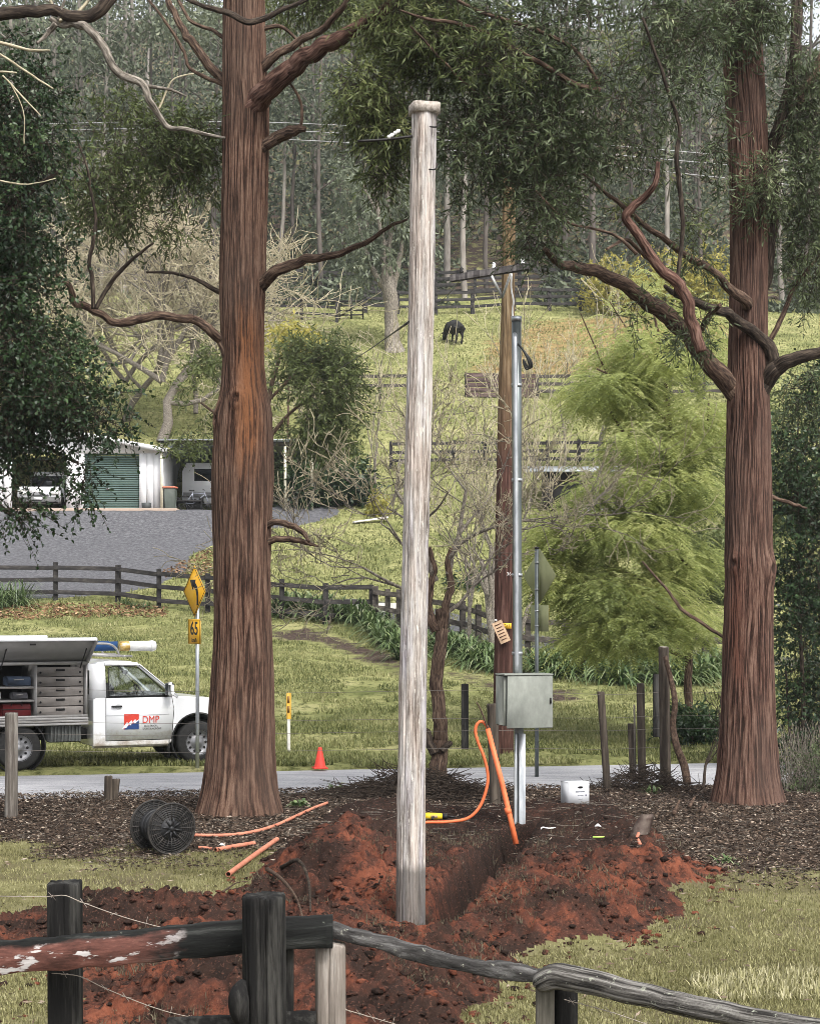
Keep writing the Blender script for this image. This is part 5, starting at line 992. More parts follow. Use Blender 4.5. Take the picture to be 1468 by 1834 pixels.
cb = tag(MB().box((0, 0, 0), (.20, .012, .42), bev=.003).build('cardboard_sign', CARD), 'tilted brown cardboard notice pinned to the brown power pole', 'sign'); c = P(897, 1132, BD-.25); cb.location = c.tolist(); cb.rotation_euler = (0, math.radians(-24), 0)
for k_ in range(6): MB().box((.0, -.009, .15-k_*.058), (.13-.02*(k_ % 2), .004, .016)).build('print_line', plain('brown_ink', (.10, .05, .03), .8), cb)
MB().cyl((-.0, -.02, .24), (0, .0, .24), .022, seg=10).build('pin', WHT, cb)
clab = [P(x, y, dd) for x, y, dd in ((925,482,32.4), (1000,500,40), (1100,540,52), (1250,560,70))]
tag(MB().tube(catmull(clab, 24), .008, 4).build('power_wire', WIRED), 'dark wire leaving the crossarm towards the forking stringybark', 'wire')
tag(MB().tube(catmull([P(940,478,32.3), P(1040,530,40), P(1200,560,55)], 20), .008, 4).build('power_wire', WIRED), 'second dark wire sagging away from the end of the crossarm', 'wire')
tag(MB().tube(catmull([P(826,500,33.4), P(800,530,40), P(780,548,60)], 20), .008, 4).build('power_wire', WIRED), 'dark wire dropping from the far end of the crossarm', 'wire')

# ---- steel post with meter box
SD_ = 22.0; STEELD = mat('dull_steel', [(.3, (.10, .115, .115)), (.7, (.20, .22, .22))], (1, 1, .2), 8, 5, .4, .08, .004, .7)
mp_ = thing('steel_post', 'galvanised steel service post with a grey meter box and black cables at its head', 'post', (*P(929, 1490, SD_)[:2], 0))
MB().tube([P(924.5,572,SD_), P(925,800,SD_), P(926.5,1206,SD_), P(929,1330,SD_), P(930,1502,SD_)], [.058, .058, .058, .058, .058], 24).build_at('mast', STEELD, mp_, smooth=True)
MB().lathe([(.064, -.01), (.066, -.01), (.066, .05), (.001, .055)], c=P(924.5, 574, SD_), seg=24).build_at('mast_cap', GALV, mp_)
MB().tube(catmull([P(922,598,SD_-.03), P(921.5,606,SD_-.075), P(922,625,SD_-.09), P(923,800,SD_-.09), P(925,1206,SD_-.09)], 40), .030, 14).build_at('conduit', GALV, mp_, smooth=True)
for py in (690, 860, 1030, 1170): MB().lathe([(.062, -.02), (.066, -.02), (.066, .02), (.062, .02)], c=P(924.7+(py-700)*.003, py, SD_), seg=20).build_at('clamp', GALV, mp_)
MB().box(P(934.5, 1405, SD_-.09)+[0, 0, 0], (.085, .05, 1.25), bev=.006).build_at('channel', GALV, mp_); MB().box(P(923, 1395, SD_-.07), (.035, .045, 1.12), bev=.005).build_at('channel', GALV, mp_)
MB().box(P(934, 1490, SD_-.09), (.05, .035, .16)).build_at('channel_foot', GALV, mp_)
cbm = MB(); hd = P(926, 615, SD_-.08)
for k_ in range(6): e = np.array([.02+.05*random.random(), -.02*random.random(), 0]); cbm.tube(catmull([hd, hd+[.06, -.05, -.08], hd+[.10+e[0], -.05, -.20-.04*random.random()], hd+[.12+e[0]*.8, -.03, -.30], hd+[.06+e[0], -.02, -.27-.05*random.random()], hd+[.07, -.03, -.20]], 20), .012, 6)
cbm.build_at('cable', WIRED, mp_, smooth=True)
BOXG = mat('meter_box_grey', [(.3, (.155, .165, .145)), (.5, (.185, .195, .172)), (.7, (.22, .23, .205))], (1, 1, .5), 16, 7, .6, .15, .004, .2, fine=((1, 1, .7), 22, .66, .78, (.34, .35, .33)))
byaw = math.radians(15); cB = P(941, 1254, SD_-.16); Rb = np.array([[math.cos(byaw), -math.sin(byaw), 0], [math.sin(byaw), math.cos(byaw), 0], [0, 0, 1]])
MB().box(cB+Rb@[-.03, .02, .0], (.60, .30, .605), rz=byaw, bev=.008).build_at('box_body', BOXG, mp_)
MB().box(cB+Rb@[.0, -.155, -.01], (.585, .03, .645), rz=byaw, bev=.006).build_at('box_door', BOXG, mp_)
MB().box(cB+Rb@[-.02, .0, .318], (.63, .36, .018), rz=byaw, bev=.004).build_at('box_lid', BOXG, mp_)
MB().box(cB+Rb@[.26, -.175, .0], (.02, .012, .07), rz=byaw).build_at('latch', DKST, mp_)

# ---- orange conduit loop, pipes, drum
ORA = mat('orange_conduit', [(.3, (.58, .115, .04)), (.7, (.74, .18, .07))], ns=9, rough=.5, bs=.1)
ORP = mat('dusty_orange_pipe', [(.3, (.38, .13, .08)), (.7, (.58, .24, .155))], ns=7, rough=.65, bs=.1)
lp = thing('orange_conduit', 'orange conduit looping up beside the steel post and down into the trench', 'conduit', P(870, 1470, 21.4))
MB().tube(catmull([P(x, y, 21.4) for x, y in [(738,1478),(762,1473),(800,1472),(836,1466),(858,1446),(871,1412),(873,1385),(866,1355),(856,1330),(851,1310),(854,1297),(862,1292),(871,1300),(876,1316)]], 70), .0195, 10).build_at('flexible_hose', ORA, lp, smooth=True)
MB().tube([P(873,1305,21.35), P(898,1400,21.3), P(911,1455,21.2), P(924,1512,21.1)], [.030, .032, .032, .034], 14).build_at('straight_pipe', ORA, lp, smooth=True)
MB().tube([P(908,1447,21.22), P(911,1458,21.2)], .040, 14).build_at('coupling', ORA, lp, smooth=True)
tag(MB().tube(catmull([P(876,1312,21.34), P(868,1290,21.36), P(858,1266,21.4), P(853,1258,21.4)], 12), np.linspace(.014, .008, 12), 7).build('rope_end', LIMB_B, smooth=True), 'short brown rope end poking out above the orange conduit loop', 'rope')
def nzp(px, py):
    d = np.linspace(9, 26, 1700); x = (px-HX)*d/F; zr = CH-(py-HY)*d/F; h = near_h(x, d); k = int(np.argmax(h >= zr)); return np.array([x[k], d[k], h[k]])
def lay(pts, lift): return np.array([nzp(*p)+[0, 0, lift] for p in pts])
tag(MB().tube(catmull(lay([(335,1500),(370,1501),(410,1500),(450,1495),(490,1484),(530,1466),(560,1452),(586,1442)], .03), 50), .021, 10).build('orange_hose', ORP, smooth=True), 'long orange hose lying from the cable drum up onto the soil mound', 'hose')
def pipe(a, b, r, lb, dirt=0):
    A_ = nzp(*a)+[0, 0, r+.01]; B_ = nzp(*b)+[0, 0, r+.01]; u = (B_-A_)/np.linalg.norm(B_-A_); t = thing('orange_pipe', lb, 'pipe', A_)
    MB().tube([A_, (A_+B_)/2+[0, 0, .004], B_], r, 16, False).build_at('tube', ORP, t, smooth=True); MB().tube([A_, B_], r*.82, 16, False).build_at('bore', plain('pipe_inside', (.12, .03, .02), .8), t, smooth=True)
    for q in (A_, B_): MB().lathe([(r*.82, 0), (r, 0)], u, q, 16).build_at('rim', ORP, t)
pipe((386,1528), (455,1516), .026, 'short orange pipe lying beside the cable drum'); pipe((409,1573), (496,1509), .028, 'longer orange pipe lying propped on the soil edge'); pipe((356,1522), (380,1524), .016, 'small orange pipe offcut lying next to the cable drum')
# cable drum
BLKP = mat('black_plastic', [(.3, (.008, .008, .009)), (.7, (.022, .022, .024))], ns=12, rough=.5, bs=.1)
GRYP = mat('worn_drum_rim', [(.3, (.008, .008, .008)), (.7, (.045, .040, .036))], ns=16, rough=.7, bs=.2)
Dc = nzp(290, 1527); R_ = .285; ax = np.array([math.sin(math.radians(32)), -math.cos(math.radians(32)), .0]); dr_ = thing('cable_drum', 'black plastic cable drum with spoked discs standing on the lawn', 'cable drum', Dc+[0, 0, -.01])
ce = Dc+np.array([0, 0, R_+.0]); f1 = ce+ax*.16+[.045, 0, 0]; f0 = ce-ax*.22+[.0, 0, 0]
for nm, fc in (('front_disc', f1), ('rear_disc', f0)):
    g_ = MB(); g_.ring(fc, ax, R_, .013, 48, 8); 
    for rr in (.12, .145, .17, .195, .22, .245, .267): g_.ring(fc, ax, rr, .006, 40, 5)
    u = np.cross(ax, [0, 0, 1]); u /= np.linalg.norm(u)
    for q in range(24): a = q*2*np.pi/24; e = math.cos(a)*u+np.array([0, 0, math.sin(a)]); g_.tube([fc+e*.1, fc+e*R_], .006 if q % 3 else .009, 5)
    g_.build_at(nm, GRYP, dr_, smooth=True)
    MB().lathe([(.001, -.004), (R_-.005, -.004), (R_-.005, -.012), (.001, -.012)], ax, fc, 40).build_at('disc_web', BLKP, dr_)
    MB().lathe([(.001, .02), (.03, .02), (.03, .0), (.13, .0), (.135, -.012), (.001, -.012)], ax, fc, 32).build_at('hub_plate', BLKP, dr_)
    sp_ = MB()
    for q in range(8): a = q*np.pi/4+.2; e = math.cos(a)*u+np.array([0, 0, math.sin(a)]); sp_.beam(fc+e*.03+ax*.008, fc+e*.125+ax*.008, .02, .016, up=ax)
    sp_.build_at('hub_ribs', BLKP, dr_)
cd_ = MB(); cd_.tube([f0, f1], .135, 32); cd_.build_at('core', BLKP, dr_, smooth=True)
cw_ = MB()
for q in range(9): cw_.ring(f0+(f1-f0)*(q+.8)/10.5, ax, .17+.008*(q % 2), .020, 40, 8)
cw_.build_at('wound_cable', BLKP, dr_, smooth=True)

# ---- white box with cable, tool, shovel, bits
CWH = mat('white_carton', [(.3, (.52, .53, .56)), (.7, (.62, .63, .65))], ns=5, rough=.75, bs=.05)
wb = P(1029, 1440, 22.9); zb_ = .24; bx = thing('white_carton', 'white cardboard box with a hand hole standing on the soil mound', 'box', (wb[0], wb[1], zb_-.01), math.radians(22))
w_, h_, dp_ = .29, .30, .22
for nm, c, s in (('front_panel', (0, -dp_/2, h_/2), (w_, .006, h_)), ('back_panel', (0, dp_/2, h_/2), (w_, .006, h_)), ('side_panel', (-w_/2+.003, 0, h_/2), (.006, dp_-.006, h_)), ('side_panel', (w_/2-.003, 0, h_/2), (.006, dp_-.006, h_)), ('lid', (0, 0, h_+.004), (w_+.004, dp_+.008, .006))): MB().box(c, s).build(nm, CWH, bx)
MB().prism([(x*.040+(.016 if x > 0 else -.016)*0, y*.014) for x, y in [(math.cos(a), math.sin(a)) for a in np.linspace(0, 2*np.pi, 13)[:-1]]], (.02, -dp_/2-.004, h_*.80), (1, 0, 0), (0, 0, 1), .003).build('hand_hole', BLK, bx)
for k_, (z, l, hh) in enumerate(((.62, .13, .018), (.45, .08, .010), (.30, .06, .008))): MB().box((.02, -dp_/2-.0045, h_*z), (l, .002, hh)).build('print_line', plain('grey_ink', (.22, .23, .26), .7), bx)
MB().box((.10, -dp_/2-.0045, h_*.46), (.022, .002, .022)).build('print_mark', plain('grey_ink', (.2, .2, .25), .7), bx)
cpts = [P(1004,1440,22.7), P(985,1462,22.5), P(965,1475,22.2), P(953,1492,22.0), P(948,1500,21.9)]; tag(MB().tube(catmull(cpts, 20), .005, 5).build('white_cable', plain('white_lead', (.6, .6, .66), .5)), 'thin white cable running from the carton to the steel post', 'cable')
tl = nzp(785, 1470); tt_ = thing('power_tool', 'yellow and black hand tool lying beside the tall grey pole', 'tool', tl+[0, 0, .05], math.radians(-4)); YT = plain('tool_yellow', (.72, .50, .02), .45)
MB().tube([(-.20, 0, 0), (-.12, 0, 0), (.0, 0, .0), (.05, 0, 0)], [.042, .045, .042, .034], 14).build('body', YT, tt_, smooth=True); MB().tube([(.05, 0, 0), (.10, 0, 0), (.11, 0, 0)], [.036, .034, .03], 12).build('gearcase', BLKP, tt_, smooth=True); MB().tube([(.11, 0, 0), (.21, 0, -.008)], [.014, .012], 8).build('spindle', DKST, tt_); MB().tube([(-.06, -.03, 0), (-.07, -.12, -.02)], .014, 8).build('side_handle', BLKP, tt_); MB().box((-.05, -.044, .0), (.08, .006, .03)).build('nameplate', CARD, tt_)
sv = nzp(1142, 1497); sh_ = thing('shovel', 'muddy steel shovel stuck blade-up in the red mound', 'shovel', sv+[0, 0, 0])
vs = []; fs_ = []; nu, nv = 7, 6
for a in range(nu):
    for b_ in range(nv):
        u = a/(nu-1)-.5; v = b_/(nv-1); vs.append((u*.21*(1-.35*v**3)+.11*v, .05*v-.05*(1-4*u*u)*1.0, -.03+.26*v))
for a in range(nu-1):
    for b_ in range(nv-1): fs_.append([a*nv+b_, (a+1)*nv+b_, (a+1)*nv+b_+1, a*nv+b_+1])
bl_ = mk('blade', vs, fs_, mat('muddy_steel', [(.35, (.05, .03, .024)), (.65, (.15, .12, .10))], ns=9, rough=.6, metal=.3), sh_, smooth=True); so_ = bl_.modifiers.new('solid', 'SOLIDIFY'); so_.thickness = .005
MB().tube([(.0, -.03, .02), (-.03, -.14, -.02), (-.02, -.34, -.06)], [.020, .022, .019], 10).build('handle', ORP, sh_, smooth=True)
def scrap(px, py, lb, cat, name, shape, m):
    c = nzp(px, py)+[0, 0, .012]; t = tag(shape(c).build(name, m, None, smooth=True), lb, cat); return t
GRN = plain('lime_plastic', (.35, .55, .10), .5)
scrap(1072, 1503, 'lime green marker lying on the soil below the carton', 'marker', 'green_marker', lambda c: MB().tube([c+[-.07, 0, 0], c+[.03, .02, .0], c+[.07, .03, .0]], [.011, .012, .008], 8), GRN)
scrap(985, 1487, 'wavy white plastic strip lying on the soil by the steel post', 'strip', 'plastic_strip', lambda c: MB().tube(catmull([c+[-.11, 0, 0], c+[-.09, .02, .02], c+[-.02, 0, .01], c+[.05, .01, .015], c+[.1, .02, .01]], 14), .008, 6), WHT)
scrap(1070, 1484, 'small white scrap on the mound in front of the carton', 'scrap', 'white_scrap', lambda c: MB().tube([c+[-.035, 0, 0], c+[0, 0, .02], c+[.035, 0, 0]], [.01, .02, .008], 7), WHT)
scrap(397, 1517, 'small white scrap between drum and orange pipe', 'scrap', 'white_scrap', lambda c: MB().tube([c+[-.04, 0, 0], c+[0, 0, .02], c+[.04, .02, 0]], [.008, .022, .006], 6), WHT)
for k_, q in enumerate([[(478,1560,.02),(505,1595,.10),(530,1625,.07),(542,1645,.0)],[(505,1560,.03),(535,1575,.16),(552,1605,.14),(556,1640,.03)],[(400,1602,.02),(425,1590,.05),(445,1584,.03)]]):
    p_ = np.array([nzp(x, y)+[0, 0, l] for x, y, l in q]); tag(MB().tube(catmull(p_, 16), np.linspace(.022, .008, 16) if k_ < 2 else np.linspace(.01, .004, 16), 8, True, .3, k_).build('dead_branch', LIMB_D if k_ == 1 else LIMB_B, smooth=True), ['brown broken branch sticking out of the soil behind the thick black post', 'dark crooked branch arching over the soil behind the thick black post', 'thin twig lying at the soil edge below the orange pipe'][k_], 'branch')
for k_, (px, py) in enumerate([(1212,1462),(1240,1450),(1262,1458)]):
    c = nzp(px, py)+[0, 0, .03]; tag(MB().tube(catmull([c+[-.05, 0, 0], c+[.0, .1, .06], c+[.06, .2, .16-.04*k_]], 10), np.linspace(.03, .014, 10), 7, True, .3, k_).build('exposed_root', LIMB_B, smooth=True), ['gnarled root poking from the litter, nearest the soil mound', 'middle gnarled root in the litter before the forking stringybark', 'gnarled root in the litter, closest to the forking stringybark'][k_], 'root')

# ---- road signs
SIGNY = plain('sign_yellow', (.80, .42, .015), .45, var=.04); SIGNB = mat('sign_back', [(.3, (.24, .26, .13)), (.7, (.33, .34, .19))], (1, 1, .4), 6, 5, .5, .05, .004, .2)
def road_sign(label, px, py, d, yaw, ztop, zdia, back, s=.60):
    t = thing('road_sign', label, 'sign', (*P(px, py, d)[:2], -.05), yaw)                 # local -y is the face
    MB().tube([(0, 0, -.2), (0, 0, ztop)], .033, 16).build('post', GALV if not back else STEELD, t, smooth=True); MB().lathe([(.034, 0), (.036, .0), (.036, .03), (.001, .035)], c=(0, 0, ztop-.02), seg=16).build('post_cap', DKST, t)
    h = s*math.sqrt(2)/2; yo = -.055; fm_ = SIGNY
    dia = MB(); dia.prism([(0, -h), (h, 0), (0, h), (-h, 0)], (0, yo+.002, zdia), (1, 0, 0), (0, 0, 1), .004); dia.build('diamond_back', SIGNB, t)
    MB().prism([(0, -h*.99), (h*.99, 0), (0, h*.99), (-h*.99, 0)], (0, yo-.0025, zdia), (1, 0, 0), (0, 0, 1), .003).build('diamond_face', SIGNY, t)
    bd = MB(); k = h*.93
    for a, b_ in (((0, -k), (k, 0)), ((k, 0), (0, k)), ((0, k), (-k, 0)), ((-k, 0), (0, -k))): bd.beam((a[0], yo-.0075, zdia+a[1]), (b_[0], yo-.0075, zdia+b_[1]), .003, .014, up=(0, 1, 0))
    bd.build('border', BLK, t)
    ar = [(.10,-.24),(.155,-.24),(.155,-.02),(.12,.08),(.03,.155),(.06,.20),(-.17,.20),(-.06,.02),(-.02,.075),(.06,.02),(.10,-.08)]
    MB().prism(ar, (0, yo-.006, zdia), (1, 0, 0), (0, 0, 1), .003).build('arrow', BLK, t)
    z2 = zdia-h-.24; MB().box((0, yo, z2), (.50, .004, .43)).build('plate_back', SIGNB, t); MB().box((0, yo-.004, z2), (.495, .003, .425)).build('plate_face', SIGNY, t)
    bd = MB()
    for a, b_ in (((-.235, -.20), (.235, -.20)), ((.235, -.20), (.235, .20)), ((.235, .20), (-.235, .20)), ((-.235, .20), (-.235, -.20))): bd.beam((a[0], yo-.008, z2+a[1]), (b_[0], yo-.008, z2+b_[1]), .003, .012, up=(0, 1, 0))
    bd.build('border', BLK, t)
    text('lettering', '65', .32, BLK, t, (0, yo-.008, z2+.045), (math.radians(90), 0, 0), bold=.004); text('lettering', 'km/h', .10, BLK, t, (0, yo-.008, z2-.145), (math.radians(90), 0, 0))
    for zc in (zdia+.22, zdia-.22, z2+.12, z2-.12): MB().lathe([(.034, -.012), (.04, -.012), (.04, .012), (.034, .012)], c=(0, 0, zc), seg=14).build('bracket', GALV, t)
# yaw so that local -y points at the traffic
road_sign('yellow curve warning sign with 65 plate beside the white utility truck', 354, 1372, 30.7, math.radians(-58), 3.2, 3.08, False, .64)
road_sign('road sign seen from its grey-green back behind the steel post', 961, 1391, 29.2, math.radians(122), 3.78, 3.32, True, .64)

# ---- traffic cone, marker post
cn = gp(573, 1374); cn = np.array([P(573, 1376, 30.6)[0], 30.6, -.01]); tc_ = thing('traffic_cone', 'red-orange traffic cone on the road edge', 'traffic cone', cn); CONE = plain('cone_red', (.72, .055, .035), .5)
MB().lathe([(.105, .03), (.095, .05), (.032, .36), (.028, .37), (.001, .37)], seg=28).build('cone', CONE, tc_, smooth=True); MB().box((0, 0, .018), (.25, .25, .03), rz=.2, bev=.01).build('base', CONE, tc_)
km = P(517, 1340, 33.6); km[2] = float(G(km[0], km[1])); mk_p = thing('marker_post', 'white marker post with a yellow top on the grass behind the cone', 'marker post', km)
MB().box((0, 0, .55), (.065, .04, 1.1), bev=.008).build('stake', plain('white_stake', (.45, .44, .40), .7), mk_p); MB().box((0, -.002, .88), (.085, .05, .50), bev=.008).build('sleeve', plain('faded_yellow', (.52, .30, .03), .6), mk_p)
for z in (.82, 1.0): MB().box((0, -.03, z), (.045, .004, .13)).build('print_block', plain('brown_print', (.2, .1, .02), .6), mk_p)

# ---- old wire fence along the road verge
wf = thing('wire_fence', 'old wire fence of odd leaning posts along the near side of the road', 'fence', (0, 25.5, 0))
for a in [(10,32,1278,23.5,0,GREYPOST),(872,891,1262,25.1,6,BROWNP),(1069,1082,1240,27.0,14,BROWNP),(1123,1134,1297,28.6,6,BROWNP),(1139,1153,1225,28.4,4,BROWNP),(1178,1197,1160,28.0,4,BROWNP)]: sq_post('post', a[5], wf, a[0], a[1], a[2], a[3], lean=a[4], seed=a[0], n_exp=2.6, rough=.09, seg=22)
sq_post('post_cap', PALEW, wf, 1180, 1195, 1159, 28.0, zb=CH-(1166-HY)*28/F, seed=3, n_exp=2.4, seg=16)
for px, y0, y1, dd in ((832, 1225, 1342, 27.0), (1175, 1207, 1320, 28.6)): a, b_ = P(px, y0, dd), P(px, y1, dd); MB().box((a+b_)/2, (.11, .045, a[2]-b_[2]), bev=.006).build_at('dropper', BLACKP, wf)
for k_, (ya, yb) in enumerate([(1232,1240),(1290,1282),(1312,1305),(1342,1338)]):
    pts = [P(-40, ya, 24.5), P(300, ya+6, 25.0), P(520, (ya+yb)/2+5, 25.4), P(880, (ya+yb)/2, 25.6), P(1080, yb+4, 27.0), P(1187, yb, 28.0), P(1310, yb, 27)]
    MB().tube(catmull(pts, 50), .0028, 4).build_at('wire', plain('rusty_wire', (.16, .14, .125), .6, .4), wf)
st = thing('post_stump', 'short split post stump in the litter by the road, left of the orange-striped trunk', 'stump', P(200, 1438, 25.2)*[1, 1, 0]); st['label'] = 'short split post stump in the litter between the grey post and the cable drum'
sq_post('stump_half', BROWNP, st, 188, 202, 1391, 25.2, seed=5, n_exp=3, rough=.12, seg=20, lean=-1); sq_post('stump_half', BROWNP, st, 201, 215, 1396, 25.25, seed=8, n_exp=3, rough=.12, seg=20, lean=-8)
tag(MB().tube(catmull([P(1190,1175,27.8), P(1200,1215,27.8), P(1208,1260,27.7), P(1204,1300,27.7), P(1212,1340,27.6), P(1224,1370,27.6), P(1230,1404,27.5)], 30), np.linspace(.035, .065, 30), 10, True, .35, 3).build('crooked_stick', LIMB_B, smooth=True), 'crooked mottled stick leaning against the tall pale-topped post', 'stick')
sap = thing('sapling', 'thin leafless sapling between the crooked stick and the forking stringybark', 'sapling', P(1258, 1398, 27)*[1, 1, 0])
rs = np.random.default_rng(6); ln_ = branching(P(1258,1395,27)*[1, 1, 0], (-.05, 0, 1), .55, .03, 4, rs, split=(2, 3), spread=.45, upb=.3, shrink=.85, minr=.005); build_branches(ln_, 'branches', LIMB_D, sap, 5, kind='stuff')
tag(MB().tube([P(1135,1262,28.5), P(1137,1380,28.5)*[1, 1, 1]], [.015, .02], 6).build('thin_stake', GREYPOST), 'thin pale stake between the two short brown posts', 'stake')
# brush heap behind the pole
rh = np.random.default_rng(15); nb = 1500; cx_ = (rh.normal(size=nb)*75+745-HX)*26.0/F; cy_ = 26.2+rh.normal(size=nb)*.45; hz = .42*np.exp(-((cx_-.05)/.85)**2)*np.exp(-((cy_-26.2)/.7)**2)*rh.random(nb)+.02
aa = np.stack([cx_, cy_, hz], -1); an = rh.random(nb)*6.28; ll_ = .15+.35*rh.random(nb); bb = aa+np.stack([np.cos(an)*ll_, np.sin(an)*ll_*.5, rh.normal(size=nb)*.09], -1); bb[:, 2] = np.maximum(bb[:, 2], .02)
tag(sticks('brush_heap', aa, bb, .008, LIMB_D), 'dark heap of fallen sticks around the forked leafless tree', 'brush heap', kind='stuff')
rh = np.random.default_rng(16); nb = 600; cx_ = (rh.normal(size=nb)*45+1150-HX)*27.5/F; cy_ = 27.2+rh.normal(size=nb)*.35; hz = .3*np.exp(-((cx_-3.57)/.5)**2)*rh.random(nb)+.02
aa = np.stack([cx_, cy_, hz], -1); an = rh.random(nb)*6.28; bb = aa+np.stack([np.cos(an)*.22, np.sin(an)*.12, rh.normal(size=nb)*.08], -1); bb[:, 2] = np.maximum(bb[:, 2], .02)
tag(sticks('brush_heap', aa, bb, .007, LIMB_D), 'small heap of sticks at the foot of the leaning posts', 'brush heap', kind='stuff')
clump(0, 0, 'small bright green weed at the edge of the right-hand soil heap', 26, .26, 401, name='weed', w_=.03, base=nzp(1300, 1545))['label'] = 'bright green strappy weed where the soil heap meets the lawn'
clump(0, 0, 'green leafy weed on the road edge beside the traffic cone', 24, .30, 402, name='weed', w_=.05, base=[(600-HX)*26.8/F, 26.8, 0]); clump(0, 0, 'pale green weed at the foot of the orange-striped trunk', 20, .22, 403, name='weed', w_=.06, base=[(535-HX)*24.6/F, 24.6, .05])
clump(0, 0, 'low green plant at the foot of the leaning posts', 30, .30, 404, name='weed', w_=.04, base=[(1165-HX)*26.5/F, 26.5, 0])

# ------------------------------------------------------------------ foreground timber fence
ff = thing('timber_fence', 'black weathered timber fence with a peeling rail and a sagging lichen-covered log rail', 'fence', (0, 8.2, 0))
GZ = -.3
sq_post('post', BLACKP, ff, 88, 145, 1583, 8.45, seed=11, n_exp=6, rough=.03, lean=3, seg=120, cracks=22)
sq_post('post', BLACKP, ff, 434, 511, 1606, 7.95, seed=12, n_exp=2.8, rough=.035, lean=6, seg=150, groove=(-1.42, .05, .10), topw=.98, cracks=30)
sq_post('post', BLACKP, ff, 509, 526, 1680, 8.25, seed=13, n_exp=6, rough=.02)
sq_post('post', m_post('sunbleached_timber', (.06, .05, .04), (.22, .19, .165), (.50, .47, .43), 14), ff, 565, 619, 1693, 8.3, seed=14, n_exp=5, rough=.03, lean=1, seg=120, cracks=24)
sq_post('post', m_post('mossy_grey_timber', (.03, .028, .02), (.10, .092, .075), (.25, .23, .195), 14), ff, 959, 992, 1757, 8.05, seed=15, n_exp=5, rough=.04, lean=0, seg=100, cracks=20)
sq_post('post', BLACKP, ff, 991, 1033, 1765, 8.12, seed=16, n_exp=5, rough=.03)
MB().tube(catmull([P(436,1755,7.86), P(428,1780,7.84), P(430,1815,7.84), P(440,1850,7.86)], 14), [.012,.024,.034,.042,.046,.048,.048,.046,.044,.04,.034,.028,.02,.012], 14, True, .12, 4).build_at('burl', BLACKP, ff, smooth=True)
def m_rail():
    m, t, b = _nodes('peeling_rail'); n1 = nz(t, (.08, 1, 1), 26, 7, .7)
    c = ramp(t, n1, [(.38, (.004, .004, .004)), (.54, (.012, .013, .012)), (.70, (.062, .064, .060))])
    tc = t.nodes.new('ShaderNodeTexCoord'); sx = t.nodes.new('ShaderNodeSeparateXYZ'); t.links.new(tc.outputs['Object'], sx.inputs[0])
    wv = mth(t, 'SUBTRACT', nz(t, (.5, 1, 1.6), 5, 6, .7), .5)
    kx = ramp(t, mth(t, 'ADD', mth(t, 'ADD', sx.outputs[0], .72), mth(t, 'MULTIPLY', wv, .9)), [(.75, (1, 1, 1)), (1.0, (0, 0, 0))])
    kz = ramp(t, mth(t, 'ADD', sx.outputs[1], mth(t, 'MULTIPLY', wv, .10)), [(.045, (1, 1, 1)), (.062, (0, 0, 0))]); kk = mth(t, 'MULTIPLY', kx, kz)
    red = ramp(t, nz(t, (.25, 1, 1), 18, 6, .7), [(.38, (.06, .027, .021)), (.55, (.14, .058, .045)), (.7, (.24, .13, .105))]); c = mixc(t, kk, c, red)
    fl = ramp(t, nz(t, (.35, 1.2, 1.2), 13, 5, .6, off=(4, 1, 2)), [(.545, (0, 0, 0)), (.575, (1, 1, 1))]); c = mixc(t, mth(t, 'MULTIPLY', fl, kk), c, (.50, .47, .46))
    fl2 = ramp(t, nz(t, (1, 1, 1), 20, 5, .7, off=(1, 1, 8)), [(.66, (0, 0, 0)), (.70, (1, 1, 1))]); c = mixc(t, mth(t, 'MULTIPLY', fl2, .5), c, (.17, .18, .15))
    t.links.new(c, b.inputs['Base Color']); b.inputs['Roughness'].default_value = .8; b.inputs['Specular IOR Level'].default_value = .2; bump(t, b, n1, .6, .01); return m
def board(name, pts, th, m, parent, seed=0, n=60, nb=8):
    """board through (px, top py, bottom py, depth); local x along, y across its face"""
    p = np.array(pts, float); x = np.linspace(p[0, 0], p[-1, 0], n); tp = np.interp(x, p[:, 0], p[:, 1]); bt = np.interp(x, p[:, 0], p[:, 2]); dd = np.interp(x, p[:, 0], p[:, 3])
    V = []
    for k in range(n):
        ct = P(x[k], (tp[k]+bt[k])/2, dd[k]); hh = (bt[k]-tp[k])/2*dd[k]/F; e1 = .006*(noise(x[k]*.03, 1, 0, seed)-.5)*2+.003*(noise(x[k]*.13, 4, 0, seed)-.5)*2; e2 = .008*(noise(x[k]*.025, 7, 0, seed)-.5)*2
        for (yy, zz) in ((-th/2, -hh+e2+.004), (-th/2+.004, -hh+e2), (th/2-.004, -hh+e2), (th/2, -hh+e2+.004), (th/2, hh+e1-.004), (th/2-.004, hh+e1), (-th/2+.004, hh+e1), (-th/2, hh+e1-.004)): V.append(ct+[0, yy, zz])
    i, j = np.meshgrid(np.arange(n-1), np.arange(8), indexing='ij'); j2 = (j+1) % 8; Qq = np.stack([i*8+j, i*8+j2, (i+1)*8+j2, (i+1)*8+j], -1).reshape(-1, 4)
    V = np.array(V); c = V.mean(0); o = mk(name, np.zeros((1, 3)), np.zeros((0, 3), int), None, None) if False else None
    # mesh is stored with x along the board and y up its face so that the paint follows the grain
    L_ = V-c; W = np.stack([L_[:, 0], L_[:, 2], -L_[:, 1]], -1); slope = np.polyfit(L_[:, 0], L_[:, 2], 1)[0]; a = math.atan(slope); R2 = np.array([[math.cos(a), math.sin(a)], [-math.sin(a), math.cos(a)]]); W[:, :2] = W[:, :2]@R2.T
    ob = mk(name, W, [Qq, list(range(8))[::-1], list(range((n-1)*8, n*8))], m, parent); ob.matrix_local = Matrix.Translation(Vector(to_local(c[None], parent)[0])) @ Matrix.Rotation(math.pi/2, 4, 'X') @ Matrix.Rotation(a, 4, 'Z'); return ob
